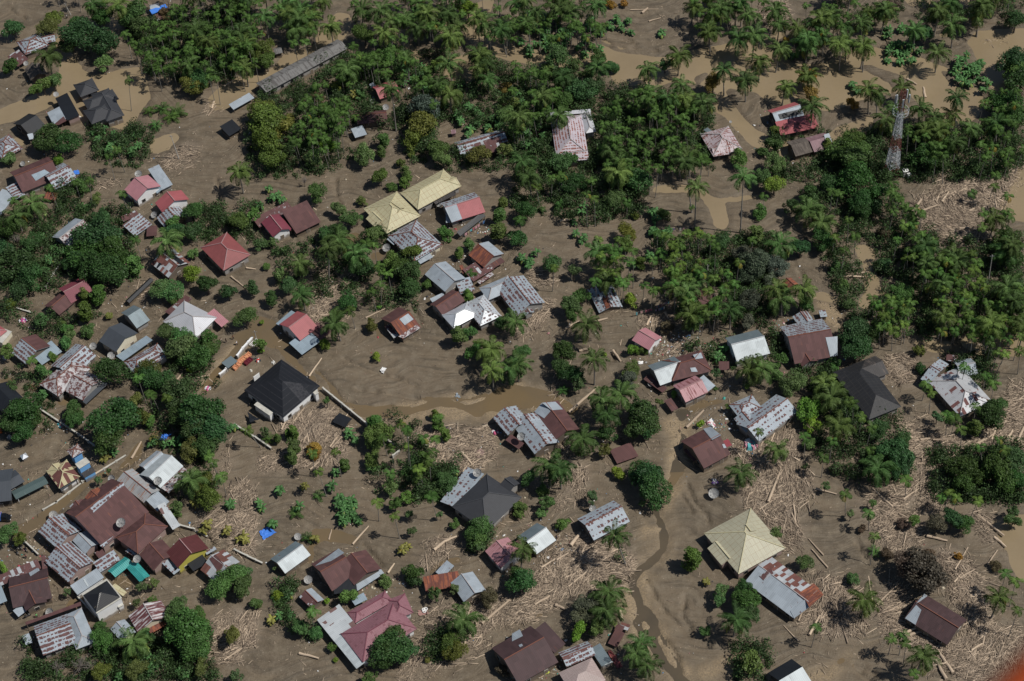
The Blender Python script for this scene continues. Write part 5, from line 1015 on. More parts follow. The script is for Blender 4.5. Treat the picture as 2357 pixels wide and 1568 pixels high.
for x, y in ((1.6, .8), (1.6, -.8), (-2, .8), (-2, -.8)): m_ = MB(); m_.tube((x, y-.12, .36), (x, y+.12, .36), .37, n=14); m_.build('wheel', M['black_rubber'], tr)
for y in (.6, -.6): m_ = MB(); m_.box((2.3, y, .68), (.06, .3, .18)); m_.build('headlight', M['white'], tr)
# ---------------------------------------------------------------- motorcycles
def moto():
    o = empty('motorcycle', (0, 0, 0)); mat = plain('moto_paint', (.03, .03, .035), .35)
    for x in (-.62, .62):
        V = []; F = []
        for a in range(16):
            for b3 in range(6):
                t, u = 2*pi*a/16, 2*pi*b3/6; r_ = .26+.06*cos(u); V.append((x+r_*cos(t), .06*sin(u), .3+r_*sin(t))); F.append((a*6+b3, ((a+1) % 16)*6+b3, ((a+1) % 16)*6+(b3+1) % 6, a*6+(b3+1) % 6))
        obj('wheel', mesh_np('wheel', V, F, M['black_rubber'], smooth=True), o)
    m_ = MB(); m_.path([(.5, 0, .75), (.1, 0, .5), (-.3, 0, .5), (-.7, 0, .78)], [.12, .17, .18, .1], 8); m_.build('body', mat, o)
    m_ = MB(); m_.path([(-.05, 0, .74), (-.4, 0, .78), (-.72, 0, .84)], [.12, .14, .1], 8); m_.build('saddle', M['black_rubber'], o)
    m_ = MB(); m_.tube((.62, 0, .3), (.45, 0, .95), .04); m_.tube((.42, -.34, 1.0), (.42, .34, 1.0), .025); m_.build('handlebar', M['metal'], o)
    m_ = MB(); m_.tube((.52, 0, .85), (.6, 0, .83), .1, n=10); m_.build('headlight', M['frame'], o)
    return o
mo0 = moto()
def Z2(x, y): return SRC(40+x*.11031, 2130+y*.11031)
def Z4(x, y): return SRC(180+x*.0594, 20+y*.0594)
MOTO = [(Z2(285, 600), -.7), (Z2(430, 580), -1.2), (Z2(300, 770), -1.0), (Z2(620, 660), -1.1), (Z4(1130, 760), 1.2), (Z4(1020, 880), .4), (TT('41', 255, 982), .5), (TT('31', 2310, 590), 1.0)]
for i, ((px, py), rz) in enumerate(MOTO):
    o = mo0 if i == 0 else copytree(mo0); place(o, px, py, dz=.03); o.rotation_euler = (.12, 0, rz); later(o, 'dark parked motorcycle', 'motorcycle', 'parked motorcycles', px, py)
# ---------------------------------------------------------------- people
def skinfig(name, edges, joints, parent, mat, lv=1):
    ks = list(joints); me = bpy.data.meshes.new(name); me.from_pydata([joints[k][0] for k in ks], [(ks.index(a), ks.index(b2)) for a, b2 in edges], []); me.materials.append(mat)
    o = obj(name, me, parent); md = o.modifiers.new('skin', 'SKIN')
    sv_ = me.skin_vertices[0].data if me.skin_vertices else None
    if sv_ is None:
        return o
    for i, k in enumerate(ks): sv_[i].radius = (joints[k][1], joints[k][1]); sv_[i].use_root = (i == 0)
    md.use_smooth_shade = True; s_ = o.modifiers.new('sub', 'SUBSURF'); s_.levels = s_.render_levels = lv
    return o
def person(px, py, rz, shirt, pants, label, pose='stand', hair=(.01, .008, .007)):
    o = empty('person', (0, 0, 0), rz); place(o, px, py, dz=-.03); tag(o, label, 'person')
    walk = .22 if pose != 'stand' else .05; z = 0
    J = {'pelvis': ((0, 0, .90), .13), 'waist': ((0, .01, 1.05), .125), 'chest': ((0, .0, 1.28), .155), 'neck': ((0, .01, 1.45), .055), 'head': ((0, -.01, 1.55), .085), 'crown': ((0, 0, 1.66), .09)}
    E = [('pelvis', 'waist'), ('waist', 'chest'), ('chest', 'neck'), ('neck', 'head'), ('head', 'crown')]
    for s, n_ in ((-1, 'r'), (1, 'l')):
        up = pose == 'carry'
        J['hip'+n_] = ((s*.09, 0, .86), .09); J['knee'+n_] = ((s*.10, -s*walk*.6-.02, .47), .06); J['ankle'+n_] = ((s*.10, -s*walk, .08), .04); J['toe'+n_] = ((s*.11, -s*walk-.15, .03), .035)
        J['sho'+n_] = ((s*.18, 0, 1.38), .06); J['elb'+n_] = ((s*.26, .02-.1*up, 1.12+.12*up), .042); J['wri'+n_] = ((s*.25, -.12-.1*up, .90+.48*up), .03); J['palm'+n_] = ((s*.25, -.17-.06*up, .84+.58*up), .03)
        E += [('pelvis', 'hip'+n_), ('hip'+n_, 'knee'+n_), ('knee'+n_, 'ankle'+n_), ('ankle'+n_, 'toe'+n_), ('chest', 'sho'+n_), ('sho'+n_, 'elb'+n_), ('elb'+n_, 'wri'+n_), ('wri'+n_, 'palm'+n_)]
        for f in range(5):
            th_ = f == 0; dx = (f-2)*.018; b0 = J['wri'+n_][0] if th_ else J['palm'+n_][0]; ln = (.05, .07, .08, .075, .06)[f]
            p1 = (b0[0]+dx+(s*-.03 if th_ else 0), b0[1]-.02, b0[2]-ln*.6*(1 if not up else -1)); p2 = (p1[0], p1[1]-.025, p1[2]-ln*.5*(1 if not up else -1))
            J[f'f{f}a'+n_] = (p1, .009); J[f'f{f}b'+n_] = (p2, .008); E += [(('wri' if th_ else 'palm')+n_, f'f{f}a'+n_), (f'f{f}a'+n_, f'f{f}b'+n_)]
    skinfig('body', E, J, o, M['skin'])
    T = {k: (J[k][0], J[k][1]*1.14+.008) for k in ('waist', 'chest', 'shor', 'shol')}; T['pelvis'] = (J['pelvis'][0], .145)
    for n_ in 'rl': a, b2 = J['sho'+n_][0], J['elb'+n_][0]; T['sl'+n_] = (tuple(a[i]+.7*(b2[i]-a[i]) for i in range(3)), .062)
    skinfig('shirt', [('waist', 'pelvis'), ('waist', 'chest'), ('chest', 'shor'), ('chest', 'shol'), ('shor', 'slr'), ('shol', 'sll')], T, o, plain('shirt', shirt, .85, 0, .1))
    T = {'pelvis': (J['pelvis'][0], .138)}
    E2 = []
    for n_ in 'rl':
        for k, r_ in (('hip', .105), ('knee', .075), ('ankle', .058)): T[k+n_] = (J[k+n_][0], r_)
        E2 += [('pelvis', 'hip'+n_), ('hip'+n_, 'knee'+n_), ('knee'+n_, 'ankle'+n_)]
    skinfig('trousers', E2, T, o, plain('trousers', pants, .85, 0, .1))
    hb = MB(); n = 10
    V = []; F = []
    for j in range(5):
        ph = j/4*1.75
        for i in range(n): t = 2*pi*i/n; V.append((.105*sin(ph)*cos(t), .02+.115*sin(ph)*sin(t), 1.60+.125*cos(ph)))
    for j in range(4):
        for i in range(n): F.append((j*n+i, (j+1)*n+i, (j+1)*n+(i+1) % n, j*n+(i+1) % n))
    obj('hair', mesh_np('hair', V, F, plain('hair', hair, .7), smooth=True), o)
    fb = MB(); fb.box((0, -.105, 1.575), (.028, .035, .05), 0, 0, .6); fb.box((-.035, -.092, 1.605), (.022, .012, .012), 0, 1); fb.box((.035, -.092, 1.605), (.022, .012, .012), 0, 1); fb.box((0, -.092, 1.53), (.05, .012, .012), 0, 1); fb.box((-.1, .01, 1.58), (.02, .035, .055)); fb.box((.1, .01, 1.58), (.02, .035, .055))
    fb.build('face', [M['skin'], plain('features', (.05, .02, .02), .6)], o)
    return o
M['skin'] = plain('brown_skin', (.22, .11, .065), .6, 0, .05)
person(*Z1(975, 445), 1.2, (.7, .7, .74), (.03, .03, .04), 'person in a white shirt wading in the flooded lane', 'walk')
person(*Z1(850, 240), 2.0, (.35, .13, .12), (.05, .05, .06), 'person in a reddish shirt carrying wood across the lane', 'carry')
person(*Z1(600, 375), -1.0, (.03, .03, .035), (.03, .03, .04), 'person in dark clothes standing by the round green tree', 'walk')
person(*Z1(430, 360), .5, (.4, .36, .3), (.06, .05, .05), 'person in a beige shirt shouldering a pale plank', 'carry')
person(*Z1(385, 400), .4, (.28, .18, .15), (.04, .04, .05), 'person in a brown shirt at the edge of the tree, helping with a plank', 'carry')
person(*Z4(680, 900), .3, (.12, .2, .3), (.02, .02, .03), 'person in a blue shirt, leftmost of the group in the upper left corner')
person(*Z4(800, 940), -.4, (.6, .42, .4), (.02, .02, .03), 'person in a pale pink shirt beside the one in blue')
person(*Z4(1110, 1010), .9, (.05, .06, .1), (.03, .03, .05), 'person in dark blue in front of the parked motorcycles')
person(*Z4(1490, 940), -.2, (.55, .56, .55), (.04, .04, .05), 'person in a light grey shirt, rightmost of the upper left group')
person(*TT('41', 345, 985), .6, (.12, .5, .16), (.05, .05, .06), 'person in a green shirt beside the big mesh dish')
person(*Z2(600, 940), 2.4, (.5, .12, .14), (.04, .04, .05), 'person in a red shirt leaning beside the motorcycles', 'walk')
person(*TT('33', 1455, 275)[:2] if False else TT('43', 410, 262), 0, (.03, .05, .08), (.03, .03, .04), 'person in dark clothes right of the small bright zinc shed')
# ---------------------------------------------------------------- utility poles
for base, top, lb in ((TT('11', 655, 140), TT('11', 595, 30), 'pale leaning utility pole at the upper left corner'), (TT('11', 1648, 1465), TT('11', 1572, 1245), 'pale utility pole standing in mud beside the driftwood, upper left'), (Z1(1680, 215), Z1(1610, -60), 'grey pole at the end of the white garden wall'), (TT('23', 1805, 975), TT('23', 1800, 865), 'bare grey post among the areca palms'), (TT('24', 2030, 1010), TT('24', 2065, 780), 'thin bare trunk standing like a post among palms at the right')):
    P, hh = solve_height(base, top); hh = min(hh, 14); q = at(*top, hh); o = empty('utility_pole', (P[0], P[1], 0)); tag(o, lb, 'pole'); m_ = MB(); m_.tube((0, 0, -.3), (q[0]-P[0], q[1]-P[1], hh), .15, .09, 8); m_.build('shaft', M['frame'], o)
    m_ = MB(); m_.tube((q[0]-P[0]-.6, q[1]-P[1], hh-.4), (q[0]-P[0]+.6, q[1]-P[1], hh-.4), .05, n=6); m_.build('crossarm', M['metal'], o)
# ---------------------------------------------------------------- clotheslines
def line(p, q, label, n):
    a, b2 = at(*p), at(*q); c = (a+b2)/2; o = empty('clothesline', (c[0], c[1], 0)); tag(o, label, 'clothesline'); pm = MB()
    for e in (a, b2): pm.tube((e[0]-c[0], e[1]-c[1], -.2), (e[0]-c[0], e[1]-c[1], 1.75), .05)
    pm.build('posts', M['post'], o); rm = MB(); rm.tube((a[0]-c[0], a[1]-c[1], 1.7), (b2[0]-c[0], b2[1]-c[1], 1.7), .012, n=4); rm.build('rope', M['metal'], o)
    d = (b2-a)[:2]; L = np.linalg.norm(d); d /= L; ang = atan2(d[1], d[0])
    for i in range(n):
        t = (i+.5)/n*L; w_ = random.uniform(.45, .95)*min(1.2, L/n); h_ = random.uniform(.6, 1.0); cc, cn = random.choice(CLO)
        m_ = MB(); m_.add([(-w_/2, -.02, 0), (w_/2, -.02, 0), (w_/2*.9, -.09, -h_), (0, .03, -h_*1.03), (-w_/2*.9, -.08, -h_*.97), (-w_/2, .02, 0), (w_/2, .02, 0), (w_/2*.9, -.05, -h_), (0, .07, -h_*1.03), (-w_/2*.9, -.04, -h_*.97)], [(0, 4, 3, 2, 1), (5, 6, 7, 8, 9), (0, 1, 6, 5), (1, 2, 7, 6), (2, 3, 8, 7), (3, 4, 9, 8), (4, 0, 5, 9)])
        g_ = m_.build('garment', CM[cn]); g_.location = (a[0]+d[0]*t, a[1]+d[1]*t, 1.7); g_.rotation_euler = (0, 0, ang)
        px, py = proj(g_.location); later(g_, cn+' hanging garment', 'garment', 'washing on the lines', px, py)
CLO = [((.55, .54, .52), 'white'), ((.06, .14, .3), 'blue'), ((.02, .02, .03), 'black'), ((.35, .1, .14), 'dark red'), ((.1, .32, .36), 'teal'), ((.45, .25, .28), 'pink'), ((.25, .2, .3), 'mauve'), ((.3, .25, .18), 'beige')]
CM = {n_: plain(n_.replace(' ', '_')+'_cloth', c_, .85, 0, .15) for c_, n_ in CLO}
def Z8(x, y): return SRC(2500+x*.1188, 1180+y*.1188)
line(Z8(270, 760), Z8(920, 610), 'clothesline with a white sheet between a thin tree and palms', 8); line(Z8(1040, 520), Z8(1540, 330), 'upper clothesline strung behind the soft pink house', 9)
line(Z8(1010, 640), Z8(1560, 460), 'lower clothesline strung behind the soft pink house', 10); line(Z8(1600, 450), Z8(2060, 360), 'right clothesline ending at the areca palms', 7)
line(TT('23', 1440, 575), TT('23', 1690, 570), 'clothesline between a banana plant and a coconut trunk', 8)
line(TT('22', 1900, 640), TT('22', 2110, 500), 'clothesline along the foot of the black awning', 9)
# ---------------------------------------------------------------- orange part of the helicopter
def camp(px, py, d): return Vector(CAM+ray(px, py)*d)
hm = MB(); p0, p1 = camp(2184, 1677, 1.5), camp(2457, 1400, 1.5); mid = camp(2303, 1525, 1.5)
ax = (p1-p0); axn = ax.normalized(); dn = Vector(FWD); sd = axn.cross(dn).normalized()
if sd.dot(camp(2400, 1600, 1.5)-mid) < 0: sd = -sd
prof = []
for i in range(12):
    t = pi*i/11; prof.append((.012*(1-sin(t))+(.0), -.02*cos(t)))
prof += [(.16, .02), (.16, -.02)]
P = [tuple(p0+sd*a+dn*b2) for a, b2 in prof]+[tuple(p1+sd*a+dn*b2) for a, b2 in prof]; n = len(prof)
hm.add(P, [tuple(range(n)), tuple(range(2*n-1, n-1, -1))]+[(i, n+i, n+(i+1) % n, (i+1) % n) for i in range(n)])
hb_ = hm.build('helicopter_door_sill', plain('orange_helicopter_paint', (0.34, 0.055, 0.010), .5, 0, .05)); tag(hb_, 'blurred orange sill of the helicopter in the lower right corner', 'helicopter part')
# ---------------------------------------------------------------- foliage meshes
def quads(Pc, U, Vv, lv, mat, name):
    n = len(Pc); Q = np.empty((n, 4, 3), np.float32)
    Q[:, 0] = Pc-U*.5; Q[:, 1] = Pc-Vv*.5; Q[:, 2] = Pc+U*.5; Q[:, 3] = Pc+Vv*.5
    return mesh_np(name, Q.reshape(-1, 3), np.arange(n*4, dtype=np.int32).reshape(n, 4), mat, col=np.repeat(lv, 4))
def unit(a): return a/(np.linalg.norm(a, axis=-1, keepdims=True)+1e-9)
def crown_mesh(seed, nl, n, leaf, sh=(1, 1, .8), name='crown', lobe=(.30, .48), droop=0.0, fill=.78, ang=.75, low=-.35, yellow=0.0):
    r = np.random.default_rng(seed); sh = np.array(sh)
    d = unit(r.standard_normal((nl, 3))); d[:, 2] = np.where(d[:, 2] < low, -d[:, 2], d[:, 2])
    C = d*sh*r.uniform(.25, .72, (nl, 1)); R = r.uniform(lobe[0], lobe[1], nl); tone = r.uniform(.15, .85, nl)
    C = np.vstack([C, [[0, 0, 0]]]); R = np.append(R, .40); tone = np.append(tone, .3)
    pk = R**2/np.sum(R**2); k = r.choice(nl+1, n, p=pk)
    dd = unit(r.standard_normal((n, 3))+np.array([0, 0, .35])); out = unit(C[k]+1e-3)*.5; dd = unit(dd+out)
    rad = R[k]*np.clip(r.normal(.93, .14, n), .35, 1.25); P = C[k]+dd*rad[:, None]*np.array([1, 1, .85])
    P[:, 2] -= droop*np.linalg.norm(P[:, :2], axis=1)**2
    nrm = unit(dd+r.standard_normal((n, 3))*ang+np.array([0, 0, .25])); t = unit(np.cross(nrm, r.standard_normal((n, 3)))); bt = np.cross(nrm, t)
    L = leaf*r.uniform(.7, 1.5, n)
    lv = np.clip(tone[k]*.55+r.uniform(0, .55, n), 0, 1.1)
    if yellow: lv = np.where(r.random(n) < yellow, r.uniform(1.3, 1.9, n), lv)
    return quads(P, t*L[:, None], bt*(L*r.uniform(.5, .8, n))[:, None], lv, M['leaf'], name)
def trunk_mesh(seed, limbs=5, name='trunk', mat='bark', spread=.5, top=.5):
    """unit tree: ground at z=-1.0 (scaled), crown centre at 0"""
    r = random.Random(seed); m_ = MB(); b0 = (0, 0, -1.05); f = (r.uniform(-.06, .06), r.uniform(-.06, .06), -.45)
    m_.path([b0, ((b0[0]+f[0])/2, f[1]/2, -.75), f], [.085, .065, .055], 7)
    for i in range(limbs):
        a = 2*pi*i/limbs+r.uniform(-.4, .4); e = (spread*cos(a), spread*sin(a), r.uniform(-.1, top)); mid = (e[0]*.5, e[1]*.5, (f[2]+e[2])/2-.05)
        m_.path([f, mid, e], [.045, .03, .014], 5)
        e2 = (e[0]*1.3+r.uniform(-.1, .1), e[1]*1.3+r.uniform(-.1, .1), e[2]+.15); m_.tube(e, e2, .014, .006, 4)
    return mesh_np(name, m_.V, m_.F, M[mat], m_.M)
def frond(r, az, el, Lf, bend, n, lw, ll, wid, P, F, lv, tone, twist=0.0, rach=.035):
    """one feather frond: curved rachis with narrow leaflets on both sides"""
    pts = []; p = np.array([0., 0, 0]); e = el; ds = Lf/n
    ca, sa = cos(az), sin(az); az2 = az
    for i in range(n+1):
        pts.append(p.copy()); p = p+np.array([cos(e)*cos(az2), cos(e)*sin(az2), sin(e)])*ds; e -= bend/n*(1+.6*i/n); az2 += twist/n
    for i in range(n):
        a, b2 = pts[i], pts[i+1]; d = unit(b2-a); side = unit(np.cross(d, [0, 0, 1.0])+1e-6); up = np.cross(side, d)
        w_ = rach*(1-.8*i/n); k = len(P); P += [a-side*w_, a+side*w_, b2+side*w_*.8, b2-side*w_*.8]; F.append((k, k+1, k+2, k+3)); lv += [tone*.6+.5]*4
        if i == 0: continue
        t = i/n; l_ = ll*(.35+1.0*sin(pi*min(1, t*.85+.12)))
        for s in (-1, 1):
            for q in range(lw):
                o = a+(b2-a)*((q+.5)/lw); tip = o+(side*s*.78+d*.62-up*r.uniform(.12, .55))*l_*r.uniform(.85, 1.1)
                m_ = o+(side*s*.8+d*.5+up*.05)*l_*.5; k = len(P); ww = d*wid*.5
                P += [o-ww*.5, o+ww*.5, m_+ww, tip, m_-ww]; F.append((k, k+1, k+2, k+3, k+4)); lv += [tone+r.uniform(-.12, .12)]*5
def palm_crown(seed, nf, L, els, bend, n, lw, ll, wid, yellow=.12, name='crown', shaft=None):
    r = random.Random(seed); P = []; F = []; lv = []
    for i in range(nf):
        u = (i+.5)/nf; el = els[0]+(els[1]-els[0])*u+r.uniform(-.12, .12); az = i*2.39996+r.uniform(-.3, .3)
        tone = .30+.45*(1-u)+r.uniform(-.1, .12)
        if u > .8 and r.random() < yellow*3: tone = 1.35+r.uniform(0, .3)
        frond(r, az, el, L*r.uniform(.85, 1.1)*(0.75 if u < .12 else 1), bend*r.uniform(.75, 1.25), n, lw, ll, wid, P, F, lv, tone, r.uniform(-.25, .25))
    if shaft:
        k0 = len(P); N = 7
        for j, (z, rr) in enumerate(((-shaft, .10), (-shaft*.5, .12), (.02, .06))):
            for i in range(N): P.append(np.array([rr*cos(2*pi*i/N), rr*sin(2*pi*i/N), z])); lv.append(.75)
        for j in range(2):
            for i in range(N): F.append((k0+j*N+i, k0+j*N+(i+1) % N, k0+(j+1)*N+(i+1) % N, k0+(j+1)*N+i))
    return mesh_np(name, np.array(P), F, M['leaf'], col=np.array(lv))
def pole_mesh(name, r0, r1, bend=.02):
    m_ = MB(); pts = [(bend*sin(pi*t), 0, t) for t in (0, .2, .4, .6, .8, 1)]
    m_.path(pts, [r0*1.5, r0*1.05, r0, (r0+r1)/2, r1, r1*.95], 7); return mesh_np(name, m_.V, m_.F, M['palm_bark'], m_.M)
def banana_leaves(seed, nf=8, name='leaves', droop=1.0):
    r = random.Random(seed); P = []; F = []; lv = []
    for i in range(nf):
        az = i*2.39996+r.uniform(-.4, .4); el = r.uniform(.45, 1.25)-(.5 if i > nf*.6 else 0); L = r.uniform(1.5, 2.3); n = 6; p = np.array([0., 0, 0]); e = el; tone = r.uniform(.25, .9)
        if r.random() < .10: tone = r.uniform(1.3, 1.7); e -= .9
        prev = None
        for j in range(n+1):
            d = np.array([cos(e)*cos(az), cos(e)*sin(az), sin(e)]); side = np.array([-sin(az), cos(az), 0]); w_ = .30*sin(pi*min(1, max(.04, (j/n)**.8*.96+.03)))
            up = np.cross(side, d)*-1
            k = len(P); P += [p-side*w_+np.array([0, 0, -w_*.45]), p.copy(), p+side*w_+np.array([0, 0, -w_*.45])]; lv += [tone*.9, tone+.12, tone*.9]
            if j: F += [(k-3, k-2, k+1, k), (k-2, k-1, k+2, k+1)]
            p = p+d*L/n; e -= (.28+.10*j)*droop
    return mesh_np(name, np.array(P), F, M['leaf'], col=np.array(lv))
def bare_mesh(seed, leaves=500, name='crown'):
    r = random.Random(seed); m_ = MB()
    for i in range(26):
        a = r.uniform(0, 6.28); el = r.uniform(.1, 1.4); L = r.uniform(.6, 1.05); b0 = (0, 0, -.55); e = (L*cos(a)*cos(el), L*sin(a)*cos(el), L*sin(el)*.8-.2)
        mid = (e[0]*.45+r.uniform(-.1, .1), e[1]*.45+r.uniform(-.1, .1), e[2]*.4-.15); m_.path([b0, mid, e], [.03, .018, .006], 4)
        for q in range(5):
            t = r.uniform(.3, 1); s = tuple(mid[k]+(e[k]-mid[k])*t for k in range(3)); m_.tube(s, (s[0]+r.uniform(-.25, .25), s[1]+r.uniform(-.25, .25), s[2]+r.uniform(-.05, .3)), .009, .004, 3)
    return mesh_np(name, m_.V, m_.F, M['dry'], m_.M)

BIG = [crown_mesh(10+i, 20+2*i, 4600, .082, (1, 1, .85), lobe=(.20, .38)) for i in range(6)]
MED = [crown_mesh(30+i, 13+i, 2500, .115, (1, 1, .9), lobe=(.22, .42)) for i in range(5)]
SHR = [crown_mesh(50+i, 8+i, 700, .21, (1, 1, .85), lobe=(.22, .48), low=-.1) for i in range(5)]
SPR = [crown_mesh(70+i, 15, 1300, .13, (1, 1, .8), lobe=(.15, .30), fill=.6) for i in range(3)]
FEA = [crown_mesh(80+i, 18, 5200, .085, (1, 1, .9), lobe=(.22, .40), droop=.25, ang=1.0) for i in range(2)]
CLM = [crown_mesh(90+i, 14, 2600, .13, (.62, .62, 1.55), lobe=(.26, .42), low=-1) for i in range(3)]
BAR = [bare_mesh(5+i) for i in range(2)]
TRK = [trunk_mesh(i) for i in range(4)]
COC = [palm_crown(100+i, 17+i % 3, 4.5, (1.3, -.5), 1.2+.12*(i % 3), 12, 2, .92, .13) for i in range(7)]
ARE = [palm_crown(120+i, 8, 1.75, (1.3, -.05), 1.45, 8, 1, .60, .19, yellow=.05, shaft=.9) for i in range(6)]
YPA = [palm_crown(140+i, 12, 2.6, (1.4, .3), 1.0, 9, 1, .6, .18) for i in range(2)]
BAN = [banana_leaves(160+i) for i in range(5)]
POLE_C = [pole_mesh('trunk', .17, .11, b) for b in (.02, -.03, .05)]
POLE_A = [pole_mesh('trunk', .085, .065, b) for b in (.006, -.01)]
POLE_B = pole_mesh('stem', .13, .10, .01)
TINT = dict(d=(.036, .074, .022), m=(.064, .116, .033), l=(.120, .195, .030), o=(.088, .108, .026), y=(.20, .125, .028), f=(.062, .118, .032), b=(.10, .085, .07), c=(.062, .100, .024), g=(.070, .088, .055), n=(.075, .062, .040), s=(.062, .100, .034))
WORD = dict(d='dark green', m='mid green', l='lime green', o='olive green', y='yellow orange', f='feathery green', b='bare grey', c='slim upright', g='greyish green', n='brown leaved', s='sparse thin')
KEEP = []
def occupied(x, y): return False
def tree(kind, px, py, rpx):
    m1 = mpp(px, py); r = rpx*m1*(1.5 if kind == 'c' else 1.20 if rpx < 20 else 1.13); small = rpx < 20
    zc = (.72*r+1.0) if not small else (.62*r+.25)
    if kind == 'c': zc = 1.15*r*1.0
    if kind in 'sb': zc = .9*r+1.2
    p = at(px, py, zc); z0 = gz(p[0], p[1])
    nm = {'c': 'columnar_tree', 'b': 'bare_tree', 's': 'sapling'}.get(kind, 'bush' if small else 'broadleaf_tree')
    root = empty(nm, (p[0], p[1], z0), random.uniform(0, 6.28))
    lib = {'c': CLM, 'b': BAR, 's': SPR, 'f': FEA}.get(kind, SHR if rpx < 12 else (SPR+MED if kind in 'mo' else MED) if rpx < 24 else BIG)
    cr = obj('crown', random.choice(lib), root, (0, 0, zc-z0)); k = random.uniform(.82, 1.22); cr.scale = (r*k, r/k, r*random.uniform(.9, 1.08)*(.78 if kind == 'c' else 1)); cr.rotation_euler = (random.uniform(-.3, .3), random.uniform(-.3, .3), random.uniform(0, 6.28)) if kind != 'c' else (0, 0, random.uniform(0, 6.28))
    t = TINT[kind]; q = random.uniform(.8, 1.25); cr.color = (t[0]*q*random.uniform(.85, 1.35), t[1]*q, t[2]*q*random.uniform(.8, 1.3), 1)
    tr_ = obj('trunk', random.choice(TRK), root, (0, 0, zc-z0)); h = (zc-z0)
    tr_.scale = (r*.9, r*.9, h) if kind != 'c' else (r*.4, r*.4, h)
    cat = {'columnar_tree': 'tree', 'bare_tree': 'bare tree', 'sapling': 'young tree', 'bush': 'bush'}.get(nm, 'tree')
    sz = '' if nm != 'broadleaf_tree' else ('huge ' if rpx > 42 else 'large ' if rpx > 30 else '')
    later(root, f"{sz}{WORD[kind]} {nm.replace('_', ' ') if nm not in ('bare_tree', 'columnar_tree', 'sapling') else 'tree'}", cat, {'broadleaf_tree': 'broadleaf trees', 'bush': 'bushes', 'columnar_tree': 'slim upright trees', 'bare_tree': 'bare trees', 'sapling': 'sparse young trees'}[nm], px, py)
    KEEP.append((p[0], p[1], r))
